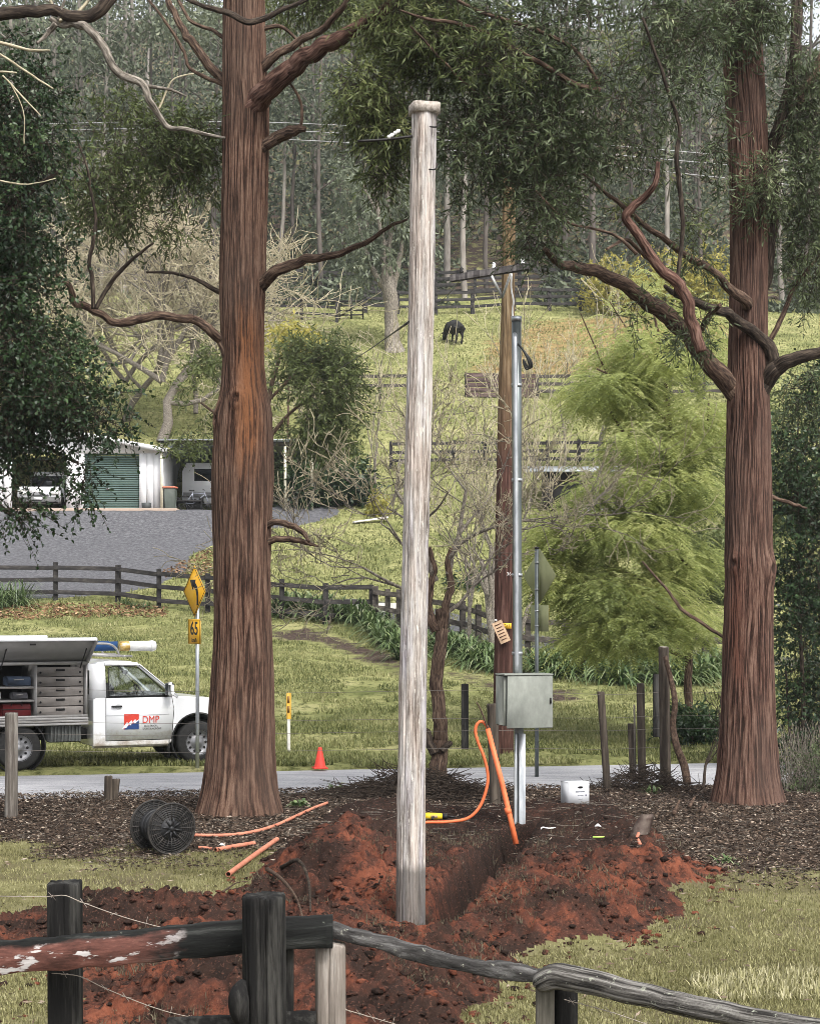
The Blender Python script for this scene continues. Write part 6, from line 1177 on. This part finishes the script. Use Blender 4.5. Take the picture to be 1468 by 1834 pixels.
board('rail', [(-160,1700,1764,8.30),(0,1686,1746,8.27),(200,1669,1729,8.2),(430,1649,1708,8.18),(596,1636,1696,8.2)], .045, m_rail(), ff, 3)
board('rail', [(300,1822,1880,8.2),(420,1818,1876,8.2),(566,1812,1868,8.22)], .045, BLACKP, ff, 5)
LICHRAIL = mat('lichen_log', [(.40, (.020, .018, .016)), (.48, (.085, .078, .070)), (.58, (.21, .197, .18)), (.70, (.34, .33, .30))], (.05, 1, 1), 60, 7, .9, .9, .02, fine=((.6, 1, 1), 34, .60, .68, (.40, .41, .33)), coord='luv')
DARKRAIL = mat('dark_split_rail', [(.36, (.014, .013, .012)), (.52, (.050, .047, .045)), (.68, (.17, .165, .16))], (.10, 1, 1), 22, 7, .9, .9, .015, fine=((1, 1, 1), 34, .62, .70, (.30, .30, .25)))
def log(pts, m, seed, seg=26, rough=.16, n=90, flat=1.0):
    p = np.array([np.append(P(x, y, d), w*d/F/2) for x, y, w, d in pts]); c = catmull(p, n); c[:, 2] += .006*(fbm(np.arange(n)*.15, seed, 0, 3, seed)-.5)*2
    o = MB().tube(c[:, :3], np.maximum(c[:, 3], .004), seg, True, rough, seed).build_at('log_rail', m, ff, smooth=True); add_luv(o, c[:, :3], c[:, 3], seg, seed); return o
board('rail', [(588,1652,1676,8.35),(640,1664,1688,8.3),(700,1681,1706,8.28),(780,1703,1729,8.22),(860,1720,1746,8.18),(930,1729,1755,8.12),(985,1738,1764,8.08)], .085, DARKRAIL, ff, 9, 90)
log([(966,1762,30,8.02),(974,1756,42,8.0),(1000,1749,48,7.97),(1060,1760,46,7.85),(1150,1782,42,7.7),(1280,1812,40,7.45),(1400,1832,36,7.25),(1520,1850,34,7.0)], LICHRAIL, 22, 40, .14)
BARB = plain('barbed_wire', (.30, .26, .22), .6, .4); bw = MB()
for pts in ([(-60,1604),(60,1606),(96,1605),(118,1604),(150,1617),(230,1645),(320,1668),(430,1690)], [(93,1743),(118,1745),(147,1750),(200,1775),(300,1812),(420,1836)], [(590,1800),(700,1832),(760,1850)], [(1010,1790),(1100,1815),(1200,1850)]):
    c = catmull([P(x, y, 8.28 if x < 900 else 7.9) for x, y in pts], 60); bw = MB(); bw.tube(c, .0022, 5)
    for k in range(4, 58, 7):
        for q in range(3): e = np.random.default_rng(k*9+q).normal(size=3)*.012; bw.tube([c[k]-e, c[k]+e], .0013, 3)
    bw.build_at('barbed_wire', BARB, ff)

# ------------------------------------------------------------------ white utility truck
UY = math.atan2(1.3, 2.86); ut = thing('utility_truck', 'white single-cab utility truck with an open aluminium tool canopy parked on the verge', 'truck', (-6.95, 30.93, 0), UY)
ALU = mat('aluminium', [(.3, (.30, .29, .28)), (.7, (.42, .41, .40))], (1, 1, 1), 5, 5, .45, .05, .003, .5); ALUD = mat('brown_aluminium', [(.3, (.22, .20, .185)), (.7, (.30, .275, .255))], (1, 1, 1), 5, 5, .5, .05, .003, .3)
UNDER = plain('underbody_black', (.012, .012, .012), .8); LIDG = mat('lid_grey', [(.3, (.20, .195, .185)), (.7, (.27, .26, .25))], ns=3, rough=.55, bs=.04)
YN = -.88
def arch(cx, cz, r, n=9): return [(cx+r*math.cos(a), cz+r*math.sin(a)) for a in np.linspace(0, math.pi, n)]
body = [(1.27,.36),(1.27,1.17),(1.30,1.20),(2.72,1.20),(2.95,1.19),(3.45,1.15),(3.85,1.08),(4.03,.98),(4.10,.80),(4.10,.50),(4.02,.42),(3.63,.42)]+arch(3.15,.42,.47)[1:-1]+[(2.68,.42),(2.62,.36)]
def loft(poly, name, m, parent, prof, smooth=False):
    """side profile extruded across the truck, with the half-width following prof(z)"""
    k = len(poly); ysn = [prof(z) for _, z in poly]; V = [(x, -y, z) for (x, z), y in zip(poly, ysn)]+[(x, y, z) for (x, z), y in zip(poly, ysn)]
    return mk(name, V, [list(range(k)), list(range(k, 2*k))[::-1]]+[[i, k+i, k+(i+1) % k, (i+1) % k] for i in range(k)], m, parent)
pw_ = lambda z: float(np.interp(z, [1.2, 1.8], [.88, .71]))
bo = loft(body, 'body', CARW, ut, pw_); bv = bo.modifiers.new('bevel', 'BEVEL'); bv.width = .03; bv.segments = 3; bv.limit_method = 'ANGLE'; bv.angle_limit = math.radians(25); auto_smooth(bo, 40)
rf_ = loft([(1.30,1.72),(1.38,1.80),(1.60,1.83),(1.95,1.82),(2.12,1.77),(2.16,1.73),(2.05,1.75),(1.45,1.75)], 'cab_roof', CARW, ut, pw_); auto_smooth(rf_, 50)
loft([(1.27,1.18),(1.30,1.76),(1.40,1.78),(1.52,1.76),(1.50,1.18)], 'cab_rear_panel', CARW, ut, lambda z: pw_(z)-.001)
for s in (-1, 1):
    MB().beam((2.10, s*pw_(1.75), 1.755), (2.78, s*(pw_(1.2)-.02), 1.18), .06, .075, up=(0, s, 0), bev=.015).build('windscreen_pillar', CARW, ut); MB().beam((1.50, s*pw_(1.76), 1.775), (2.10, s*pw_(1.76), 1.765), .05, .06, bev=.01).build('roof_rail', CARW, ut)
def m_glass():
    m, t, b = _nodes('window_glass'); tr = t.nodes.new('ShaderNodeBsdfTransparent'); tr.inputs[0].default_value = (.55, .60, .58, 1); gl = t.nodes.new('ShaderNodeBsdfGlossy'); gl.inputs['Roughness'].default_value = .03; gl.inputs[0].default_value = (.8, .85, .85, 1)
    mx = t.nodes.new('ShaderNodeMixShader'); mx.inputs[0].default_value = .10; t.links.new(tr.outputs[0], mx.inputs[1]); t.links.new(gl.outputs[0], mx.inputs[2]); t.links.new(mx.outputs[0], t.nodes['Material Output'].inputs['Surface']); return m
WG = m_glass(); win = [(1.55,1.22),(1.57,1.70),(1.66,1.735),(2.03,1.725),(2.12,1.70),(2.62,1.22)]
for s in (-1, 1):
    mk('side_window', [(x, s*(pw_(z)-.012), z) for x, z in win], [list(range(len(win)))], WG, ut)
    wfm = MB(); q_ = [(x, s*(pw_(z)+.004), z) for x, z in win]
    for a, b_ in zip(q_, q_[1:]+q_[:1]): wfm.beam(a, b_, .012, .022, up=(0, 1, 0))
    wfm.build('window_seal', UNDER, ut)
mk('windscreen', [(2.14, -.66, 1.74), (2.14, .66, 1.74), (2.76, .80, 1.20), (2.76, -.80, 1.20)], [[0, 1, 2, 3]], WG, ut); mk('rear_window', [(1.265, -.6, 1.25), (1.265, .6, 1.25), (1.29, .55, 1.66), (1.29, -.55, 1.66)], [[0, 1, 2, 3]], GLASS, ut)
do = [(1.50,.46),(1.50,1.19),(2.66,1.19),(2.70,.98),(2.66,.46)]
dm = loft([(x+.012*(1 if x > 2 else -1), z+(.01 if z > 1 else -.012)) for x, z in do], 'door_gap_shade', UNDER, ut, lambda z: pw_(z)+.0015); dmm = loft(do, 'door', CARW, ut, lambda z: pw_(z)+.005)  # black outline panel under the door paints the shadow in its gap
MB().box((2.05, -.893, .89), (1.14, .003, .006)).build('crease_shade_line', plain('crease_shade_grey', (.45, .46, .48), .4), dmm)  # grey strip paints the shade line of a pressed crease
MB().box((1.68, -.907, 1.045), (.19, .03, .03), bev=.008).build('door_handle', UNDER, dmm); MB().lathe([(.001, .004), (.045, .003), (.05, 0)], (0, -1, 0), (1.71, -.889, 1.04), 20).build('handle_cup', plain('cup_grey', (.45, .46, .47), .4), dmm)
MB().tube(catmull([(2.56,-.86,1.22),(2.60,-.95,1.24)], 5), .03, 8).build('mirror_arm', UNDER, ut); MB().box((2.60, -1.0, 1.33), (.12, .19, .25), bev=.045).build('mirror', CARW, ut); MB().box((2.535, -1.0, 1.33), (.01, .16, .21), bev=.004).build('mirror_glass', GLASS, ut)
MB().box((1.62, -.35, .95), (.22, .48, .95), bev=.06).build('seat', plain('seat_grey', (.05, .05, .052), .9), ut); MB().box((1.62, .35, .95), (.22, .48, .95), bev=.06).build('seat', plain('seat_grey', (.05, .05, .052), .9), ut); MB().box((2.55, 0, 1.16), (.4, 1.45, .12), bev=.04).build('dashboard', UNDER, ut)
MB().ring((2.25, -.35, 1.24), (.85, 0, .5), .18, .016, 28).build('steering_wheel', UNDER, ut); MB().box((2.07, 0, 1.60), (.05, .22, .07), bev=.015).build('interior_mirror', UNDER, ut)
# livery
LR = plain('logo_red', (.55, .045, .025), .5); LB = plain('logo_blue', (.012, .045, .16), .5); yo = -.8935
lx, lz, ls = 1.94, .775, .265
def flat(name, pts, m, off): mk(name, [(x, yo-off, z) for x, z in pts], [list(range(len(pts)))], m, dmm)
flat('logo_square', [(lx-ls/2,lz-ls/2),(lx+ls/2,lz-ls/2),(lx+ls/2,lz+ls/2),(lx-ls/2,lz+ls/2)], LR, .001)
flat('logo_base', [(lx-ls/2,lz-ls/2),(lx+ls/2,lz-ls/2),(lx+ls/2,lz+.03),(lx+.06,lz-.02),(lx-.06,lz-.07)], LB, .002)
flat('logo_flash', [(lx-ls/2-.04,lz-.12),(lx-.075,lz-.0),(lx-.06,lz-.035),(lx-.0,lz+.03),(lx+.01,lz-.01),(lx+.07,lz+.045),(lx+.08,lz+.01),(lx+.19,lz+.07),(lx+.06,lz-.035),(lx+.03,lz-.005),(lx-.02,lz-.065),(lx-.04,lz-.035),(lx-.085,lz-.10)], CARW, .003)
r90 = (math.radians(90), 0, 0)
text('lettering', 'DMP', .18, LR, dmm, (2.285, yo-.003, .80), r90, .001, .84); text('lettering', 'ELECTRICAL', .045, BLK, dmm, (2.29, yo-.003, .695), r90, .001, 1.0); text('lettering', 'CONTRACTORS', .045, BLK, dmm, (2.305, yo-.003, .645), r90, .001, 1.0)
# wheels
def wheel(x, y, parent):
    s = -1 if y < 0 else 1; w_ = MB(); w_.lathe([(.22, -.11), (.34, -.12), (.375, -.09), (.38, 0), (.375, .09), (.34, .12), (.22, .11)], (0, s, 0), (x, y, .38), 40); t = w_.build('tyre', TYRE, parent, smooth=True)
    MB().lathe([(.235, .115), (.225, .10), (.21, .05), (.10, .03), (.09, .07), (.06, .075), (.055, .10), (.001, .10)], (0, s, 0), (x, y, .38), 36).build('rim', plain('steel_rim', (.26, .26, .27), .45, .5), t, smooth=True)
    h_ = MB()
    for q in range(10): a = q*np.pi/5; h_.cyl((x+.155*math.cos(a), y+s*.045, .38+.155*math.sin(a)), (x+.155*math.cos(a), y+s*.058, .38+.155*math.sin(a)), .022, seg=8)
    h_.build('rim_hole', UNDER, t)
for x in (0, 3.15):
    for y in (-.77, .77): wheel(x, y, ut)
al_ = MB(); al_.lathe([(.47, -.02), (.49, -.02), (.49, .14), (.47, .14)], (0, -1, 0), (3.15, -.76, .42), 40); al_.build('wheel_arch', UNDER, ut); MB().box((2.62, -.74, .30), (.02, .28, .36)).build('mud_flap', UNDER, ut)
MB().box((1.5, 0, .56), (5.0, .9, .18)).build('chassis', UNDER, ut); MB().box((3.6, 0, .60), (.9, 1.5, .3)).build('front_underbody', UNDER, ut); MB().box((1.95, -.80, .36), (1.35, .10, .07), bev=.02).build('sill', CARW, ut)
tk = MB(); tk.box((.80, -.68, .60), (.55, .30, .30), bev=.02)
for q in range(9): tk.box((.56+q*.06, -.84, .60), (.03, .03, .28), bev=.01)
tk.build('ribbed_tank', plain('tank_grey', (.10, .105, .10), .6), ut)
for x in (.40, .48): MB().beam((x, -.6, .78), (x-.12, -.6, .42), .05, .05).build('tray_strut', UNDER, ut)
fg_ = MB(); fg_.lathe([(.44, -.02), (.46, -.02), (.46, .26), (.44, .26)], (0, -1, 0), (0, -.62, .40), 40); fg_.build('mudguard', UNDER, ut)
# tray and canopy box, hollow on the near side
TX0, TX1, TZ0, TZ1 = -1.35, 1.17, .86, 1.80
MB().box(((TX0+TX1)/2, 0, .80), (TX1-TX0, 1.80, .06)).build('tray_floor', ALU, ut)
for k_, z in enumerate((.765, .815, .86)): MB().box(((TX0+TX1)/2, -.91, z), (TX1-TX0+.02, .035, .042), bev=.008).build('tray_edge', ALU, ut)
for nm, c, s in (('canopy_roof', ((TX0+TX1)/2, 0, TZ1), (TX1-TX0, 1.78, .04)), ('canopy_back', ((TX0+TX1)/2, .25, 1.32), (TX1-TX0, .03, .92)), ('canopy_end', (TX1-.015, 0, 1.32), (.03, 1.78, .94)), ('canopy_divider', (.30, -.32, 1.32), (.025, 1.1, .9)), ('canopy_end', (TX0+.015, 0, 1.32), (.03, 1.78, .94))): MB().box(c, s).build(nm, ALU if nm != 'canopy_back' else DARKI, ut)
for a, b_ in (((TX1-.03, -.89, .88), (TX1-.03, -.89, 1.80)), ((TX0, -.89, 1.80), (TX1, -.89, 1.80)), ((TX0, -.89, .90), (TX1, -.89, .90))): MB().beam(a, b_, .03, .045).build('opening_frame', ALU, ut)
MB().box(((TX0+TX1)/2, .89, 1.32), (TX1-TX0, .03, .95)).build('far_side', CARW, ut)
for q in range(5):
    z = .985+q*.168; dwr = MB().box((.715, -.80, z), (.80, .06, .157), bev=.006).build('drawer', ALUD, ut); MB().box((.715, -.835, z+.03), (.15, .012, .035)).build('pull', UNDER, dwr)
    for s in (-.34, .34): MB().cyl((.715+s, -.832, z-.01), (.715+s, -.842, z-.01), .018, seg=10).build('latch', UNDER, dwr)
for z in (1.17, 1.40): MB().box((-.53, -.45, z), (1.6, .8, .03)).build('shelf', ALU, ut)
RED_ = plain('toolbox_red', (.11, .010, .012), .5)
tb = thing('tool_case', 'dark red tool case on the bottom shelf of the truck canopy', 'case', (0, 0, 0)); Ru = np.array([[math.cos(UY), -math.sin(UY), 0], [math.sin(UY), math.cos(UY), 0], [0, 0, 1]])
def uw(p): return (Ru@np.array(p, float)+np.array([-6.95, 30.93, 0]))
tb.location = uw((-.02, -.62, .89)).tolist(); tb.rotation_euler = (0, 0, UY); MB().box((0, 0, .12), (.5, .3, .22), bev=.02).build('body', RED_, tb); MB().tube([(-.09, -.16, .2), (-.09, -.19, .25), (.09, -.19, .25), (.09, -.16, .2)], .01, 6).build('handle', UNDER, tb); MB().box((0, -.155, .14), (.5, .006, .012)).build('seam', UNDER, tb)
for k_, (x, z, lb, cc, sz) in enumerate([(.05, 1.19, 'small grey socket case on the middle canopy shelf', (.10, .10, .11), (.28, .2, .12)), (-.32, 1.19, 'white spray bottle case at the edge of the middle canopy shelf', (.5, .5, .48), (.12, .14, .15)), (.02, 1.42, 'blue-grey parts tray on the top canopy shelf', (.05, .07, .11), (.42, .3, .16)), (-.42, 1.42, 'pale parts tray on the top canopy shelf', (.3, .3, .3), (.22, .25, .13)), (-.42, .90, 'round-cornered red tool case at the picture edge of the canopy', (.11, .012, .012), (.22, .26, .26))]):
    t = thing('parts_case', lb, 'case', uw((x, -.62, z)), UY); MB().box((0, 0, sz[2]/2), sz, bev=.02).build('body', plain('case_colour', cc, .6), t); MB().box((0, -sz[1]/2-.004, sz[2]*.7), (sz[0]*.4, .01, .02)).build('clasp', ALU, t)
# gull-wing lid
h0, h1 = np.array([0, -.86, 1.83]), np.array([0, -1.50, 2.22])
lid = mk('lid', [(TX0, h0[1], h0[2]), (TX1, h0[1], h0[2]), (TX1, h1[1], h1[2]), (TX0, h1[1], h1[2])], [[0, 1, 2, 3]], LIDG, ut); so_ = lid.modifiers.new('solid', 'SOLIDIFY'); so_.thickness = .03; so_.offset = -1
for x in (TX0, TX1): MB().beam((x, h0[1], h0[2]-.01), (x, h1[1], h1[2]-.01), .05, .05).build('lid_edge', LIDG, lid)
MB().beam((TX0, h1[1]-.02, h1[2]+.0), (TX1, h1[1]-.02, h1[2]+.0), .06, .06, bev=.01).build('lid_edge', CARW, lid); MB().beam((TX0, -1.42, 2.26), (.35, -1.42, 2.26), .12, .06, bev=.01).build('lid_rack_bar', CARW, lid); MB().beam((TX0, h0[1]-.04, h0[2]-.02), (TX1, h0[1]-.04, h0[2]-.02), .03, .04).build('hinge', ALU, lid)
for x in (-.3, 1.05): MB().tube([(x, -.86, 1.72), (x, -1.30, 2.06)], .012, 8).build('gas_strut', DKST, lid)
MB().box((.1, -1.49, 2.14), (.10, .03, .03)).build('lid_latch', DKST, lid)
# roof rack load
rk = MB(); 
for y in (-.55, .55):
    rk.beam((1.15, y, 1.93), (2.05, y, 1.90), .04, .04); rk.tube(catmull([(1.2, y, 1.93), (1.25, y, 2.1), (1.6, y, 2.12), (1.75, y, 2.05), (1.82, y, 1.92)], 16), .02, 8)
for x in (1.3, 1.9): rk.beam((x, -.6, 1.90), (x, .6, 1.90), .04, .04); rk.beam((x, -.55, 1.82), (x, -.55, 1.93), .03, .03)
rk.build('roof_rack', ALU, ut)
BLU = plain('ladder_blue', (.02, .07, .20), .5)
ld = thing('ladder', 'blue fibreglass ladder lying on the truck roof rack', 'ladder', uw((.6, 0, 1.955)), UY)
for y in (-.34, .24): MB().beam((-1.2, y, .09), (1.24, y, .12), .05, .16).build('stile', BLU, ld)
for q in range(9): MB().beam((-1.05+q*.27, -.34, .1), (-1.05+q*.27, .24, .1), .04, .03).build('rung', ALU, ld)
tb2 = thing('conduit_tube', 'white carry tube with yellow sleeve on the truck roof rack', 'tube', uw((1.9, -.34, 2.07)), UY)
MB().tube([(-.02, 0, 0), (.17, 0, 0)], .085, 20).build('sleeve', mat('faded_yellow_wrap', [(.35, (.15, .10, .06)), (.5, (.55, .36, .08)), (.65, (.66, .63, .56))], (.5, 1, 1), 9, 5, .6), tb2, smooth=True); MB().tube([(.15, 0, 0), (.60, 0, 0), (.63, 0, 0)], [.09, .088, .078], 20).build('tube', WHT, tb2, smooth=True); MB().lathe([(.09, -.03), (.097, -.03), (.097, .03), (.09, .03)], (1, 0, 0), (.56, 0, 0), 20).build('end_cap', WHT, tb2, smooth=True)
# ------------------------------------------------------------------ ground cover
def blades(name, x, y, z, h, wdt, m, label, cat, seed, lean=.6, vbase=None):
    rng = np.random.default_rng(seed); n = len(x); az = rng.random(n)*2*np.pi; ln = h*(.5+.9*rng.random(n)); le = lean*rng.random(n)*1.3
    top = np.stack([np.cos(az)*ln*np.sin(le), np.sin(az)*ln*np.sin(le), ln*np.cos(le)], -1); s = np.stack([-np.sin(az+.6*rng.normal(size=n)), np.cos(az), np.zeros(n)], -1)*(wdt*(.6+.7*rng.random(n)))[:, None]/2
    b = np.stack([x, y, z-.006], -1); mid = b+top*.55+np.array([0, 0, 1.0])*(ln*.10)[:, None]
    V = np.stack([b-s, b+s, mid+s*.7, b+top, mid-s*.7], 1).reshape(-1, 3); k = (np.arange(n)*5)[:, None]
    v = np.clip((.5 if vbase is None else vbase)+rng.random(n)*.6-.3, 0, 1)
    return tag(mk(name, V, [k+np.array([[0, 1, 2, 4]]), k+np.array([[4, 2, 3]])], m, attrs={'v': np.repeat(v, 5)}), label, cat, kind='stuff')
GR_NEAR = leafmat('lawn_blade', [(0, (.08, .075, .028)), (.4, (.195, .185, .075)), (.75, (.34, .32, .16)), (1, (.48, .445, .28))], .3, .6)
GR_FAR = leafmat('paddock_blade', [(0, (.06, .075, .02)), (.45, (.205, .215, .082)), (.8, (.32, .31, .145)), (1, (.43, .40, .22))], .3, .6)
rg = np.random.default_rng(900)
def frustum_xy(n, y0, y1, pw=1.0, mpx=60):
    y = y0+(y1-y0)*rg.random(n)**pw; px = -mpx+rg.random(n)*(1468+2*mpx); return (px-HX)*y/F, y
x, y = frustum_xy(330000, 10.5, 23.5, 1.35); sd = soil_sd(x, y); lf = litter_f(x, y); pt_ = fbm(x*1.1, y*1.1, 0, 4, 201)
k = (sd < -.02) & (rg.random(len(x)) < sstep(.6, -1.0, lf)*(.35+.65*sstep(.36, .52, pt_))); x, y = x[k], y[k]
blades('lawn_grass', x, y, near_h(x, y), .042, .0075, GR_NEAR, 'short patchy mown grass around the soil heap', 'grass', 1, .9, .28+.75*(fbm(x*.9, y*.9, 0, 3, 205)-.3))
# thicker pale tuft of clippings at the lower corner
x, y = frustum_xy(16000, 12.0, 13.6); k = inside(np.array([g0(*q) for q in [(1235,1762),(1330,1748),(1480,1745),(1480,1795),(1300,1800),(1240,1785)]]), x, y); x, y = x[k], y[k]
blades('cut_grass', x, y, near_h(x, y)+.01, .075, .011, GR_NEAR, 'pale tufts of long cut grass on the lawn corner', 'grass', 2, .9, .85)
# dead grass clods on the soil
x, y = frustum_xy(90000, 11.5, 21.5); sd = soil_sd(x, y); tn = fbm(x*2.1, y*2.1, 0, 3, 211); td_, tt2 = trench_t(x, y); k = (sd > 0) & ((tn > .635) | ((td_ < .75) & (td_ > .28) & (tn > .50))); x, y = x[k], y[k]
blades('torn_turf', x, y, near_h(x, y)+.005, .055, .006, leafmat('dead_grass', [(0, (.03, .025, .018)), (.5, (.10, .085, .055)), (1, (.26, .235, .15))], .2, .8), 'torn dead turf lying through the dug soil', 'grass', 3, 1.1, .4)
# paddock grass
x, y = frustum_xy(230000, 31.0, 62, 1.25); k = (y > road_far(x)+.05) & (fbm(x*.8, y*.8, 0, 4, 221) > .36)
msk = np.zeros(len(x), bool)
for p_ in MUL: msk |= inside(p_, x, y)
k &= ~(msk & (rg.random(len(x)) < .92)); x, y = x[k], y[k]
blades('paddock_grass', x, y, G(x, y)+.0, .10, .022, GR_FAR, 'yellow-green tussocky grass of the paddock below the fence', 'grass', 4, 1.0, np.clip(.2+1.0*(fbm(x*.5, y*.7, 0, 4, 225)-.2), 0, 1)-.1)
x, y = frustum_xy(90000, 62, 121, 1.0); k = ~(inside(GRV, x, y) | inside(GRV2, x, y)); x, y = x[k], y[k]
blades('hill_grass', x, y, G(x, y), .15, .05, GR_FAR, 'grass of the upper paddock on the hill', 'grass', 5, 1.0, np.clip(.25+.9*(fbm(x*.25, y*.25, 0, 4, 227)-.25), 0, 1))
# verge grass on the near road edge
# leaf litter
LIT = leafmat('dry_leaf', [(0, (.020, .014, .010)), (.45, (.060, .040, .028)), (.8, (.15, .105, .075)), (.93, (.30, .235, .18)), (1, (.46, .40, .33))], .1, .8)
x, y = frustum_xy(95000, 17.5, 27.6, .9); sd = soil_sd(x, y); lf = litter_f(x, y); k = (rg.random(len(x)) < sstep(-1.2, .4, lf)) & ((sd < .25) | (rg.random(len(x)) < .04)) & (y < road_near(x)+.2); x, y = x[k], y[k]
n = len(x); pos = np.stack([x, y, np.where(y < 25.4, near_h(x, y), G(x, y))+.008+.02*rg.random(n)], -1); az = rg.random(n)*6.28; dr = np.stack([np.cos(az), np.sin(az), .25*rg.normal(size=n)], -1)
V, Fq, va = leaves(pos, dr, .060*(.4+.9*rg.random(n)), .018*(.5+rg.random(n)), rg.random(n)**1.5, rg)
tag(mk('leaf_litter', V, Fq, LIT, attrs={'v': va}), 'brown dry leaves and bark scattered under the big trees', 'leaf litter', kind='stuff')
n = 2600; x, y = frustum_xy(n, 18.5, 27); k = litter_f(x, y) > -.6; x, y = x[k], y[k]; n = len(x); a = np.stack([x, y, near_h(x, y)+.015], -1); az = rg.random(n)*6.28; L_ = .06+.25*rg.random(n)**2; b = a+np.stack([np.cos(az)*L_, np.sin(az)*L_, .02*rg.normal(size=n)+.01], -1)
tag(sticks('fallen_twigs', a, b, .004, DEAD), 'thin fallen twigs scattered through the litter', 'twigs', kind='stuff')
# dry leaves by the drive fence, sparse leaves on lawn
for (poly, nn, nm, lb) in ((DRY[1], 1500, 'fallen_leaves', 'rusty fallen leaves below the drive fence'), (DRY[2], 1200, 'fallen_leaves', 'brown fallen leaves along the gravel drive edge')):
    lo, hi = poly.min(0), poly.max(0); q = lo+(hi-lo)*rg.random((nn, 2)); q = q[inside(poly, q[:, 0], q[:, 1])]; n = len(q); az = rg.random(n)*6.28
    V, Fq, va = leaves(np.stack([q[:, 0], q[:, 1], G(q[:, 0], q[:, 1])+.06], -1), np.stack([np.cos(az), np.sin(az), .4*rg.normal(size=n)], -1), .16, .07, rg.random(n), rg)
    tag(mk(nm, V, Fq, leafmat('rusty_leaf', [(0, (.06, .035, .02)), (.6, (.22, .12, .06)), (1, (.45, .30, .18))], .1, .8), attrs={'v': va}), lb, 'fallen leaves', kind='stuff')
x, y = frustum_xy(500, 11.5, 20); k = soil_sd(x, y) < 0; x, y = x[k], y[k]; n = len(x); az = rg.random(n)*6.28
V, Fq, va = leaves(np.stack([x, y, near_h(x, y)+.03], -1), np.stack([np.cos(az), np.sin(az), .2*rg.normal(size=n)], -1), .08, .018, .6+.4*rg.random(n), rg); tag(mk('fallen_leaves', V, Fq, LIT, attrs={'v': va}), 'pale dry gum leaves dropped on the lawn', 'fallen leaves', kind='stuff')
# soil clods
n = 9500; x, y = frustum_xy(n, 11.2, 21.5, 1.1); sd = soil_sd(x, y); k = (sd > -.7) & (rg.random(n) < sstep(-.8, .15, sd)**1.6) & (trench_t(x, y)[0] > .25) & (rg.random(n) < (1-.7*sstep(18.2, 20, y))); x, y = x[k], y[k]; n = len(x)
t_ = (1+5**.5)/2; ico = np.array([(-1,t_,0),(1,t_,0),(-1,-t_,0),(1,-t_,0),(0,-1,t_),(0,1,t_),(0,-1,-t_),(0,1,-t_),(t_,0,-1),(t_,0,1),(-t_,0,-1),(-t_,0,1)], float); ico /= np.linalg.norm(ico[0])
icf = np.array([(0,11,5),(0,5,1),(0,1,7),(0,7,10),(0,10,11),(1,5,9),(5,11,4),(11,10,2),(10,7,6),(7,1,8),(3,9,4),(3,4,2),(3,2,6),(3,6,8),(3,8,9),(4,9,5),(2,4,11),(6,2,10),(8,6,7),(9,8,1)])
mid = {}; iv = list(ico); f2 = []
def mp2(a, b):
    key = (min(a, b), max(a, b))
    if key not in mid: v_ = (iv[a]+iv[b])/2; iv.append(v_/np.linalg.norm(v_)); mid[key] = len(iv)-1
    return mid[key]
for a, b, c in icf:
    ab, bc, ca = mp2(a, b), mp2(b, c), mp2(c, a); f2 += [(a, ab, ca), (b, bc, ab), (c, ca, bc), (ab, bc, ca)]
iv = np.array(iv); f2 = np.array(f2)
r = .007+.028*rg.random(n)**4; sc = np.stack([1+.5*rg.random(n), 1+.4*rg.random(n), .55+.35*rg.random(n)], -1); az = rg.random(n)*6.28
base = iv[None]*(1+1.5*(fbm(iv[None, :, 0]*1.9+np.arange(n)[:, None]*3.7, iv[None, :, 1]*1.6, iv[None, :, 2]*1.6, 3, 5)-.5))[..., None]*sc[:, None]*r[:, None, None]
rot = np.stack([base[..., 0]*np.cos(az)[:, None]-base[..., 1]*np.sin(az)[:, None], base[..., 0]*np.sin(az)[:, None]+base[..., 1]*np.cos(az)[:, None], base[..., 2]], -1)
V = rot+np.stack([x, y, near_h(x, y)+r*.30], -1)[:, None]
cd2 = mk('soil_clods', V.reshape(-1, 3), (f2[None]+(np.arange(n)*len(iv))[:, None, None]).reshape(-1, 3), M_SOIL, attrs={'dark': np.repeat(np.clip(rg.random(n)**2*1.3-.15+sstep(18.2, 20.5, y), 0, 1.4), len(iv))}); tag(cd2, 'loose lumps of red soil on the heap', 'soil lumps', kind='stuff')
# ------------------------------------------------------------------ faint valley haze
hz_ = MB().box((0, 170, 64), (420, 560, 140)).build('haze', None); tag(hz_, kind='stuff')
hm = bpy.data.materials.new('valley_haze'); hm.use_nodes = True; hn = hm.node_tree; hn.nodes.remove(hn.nodes['Principled BSDF'])
pv = hn.nodes.new('ShaderNodeVolumePrincipled'); pv.inputs['Color'].default_value = (.90, .94, .97, 1); pv.inputs['Density'].default_value = .00028; pv.inputs['Anisotropy'].default_value = .2
hn.links.new(pv.outputs[0], hn.nodes['Material Output'].inputs['Volume']); hz_.data.materials.append(hm)
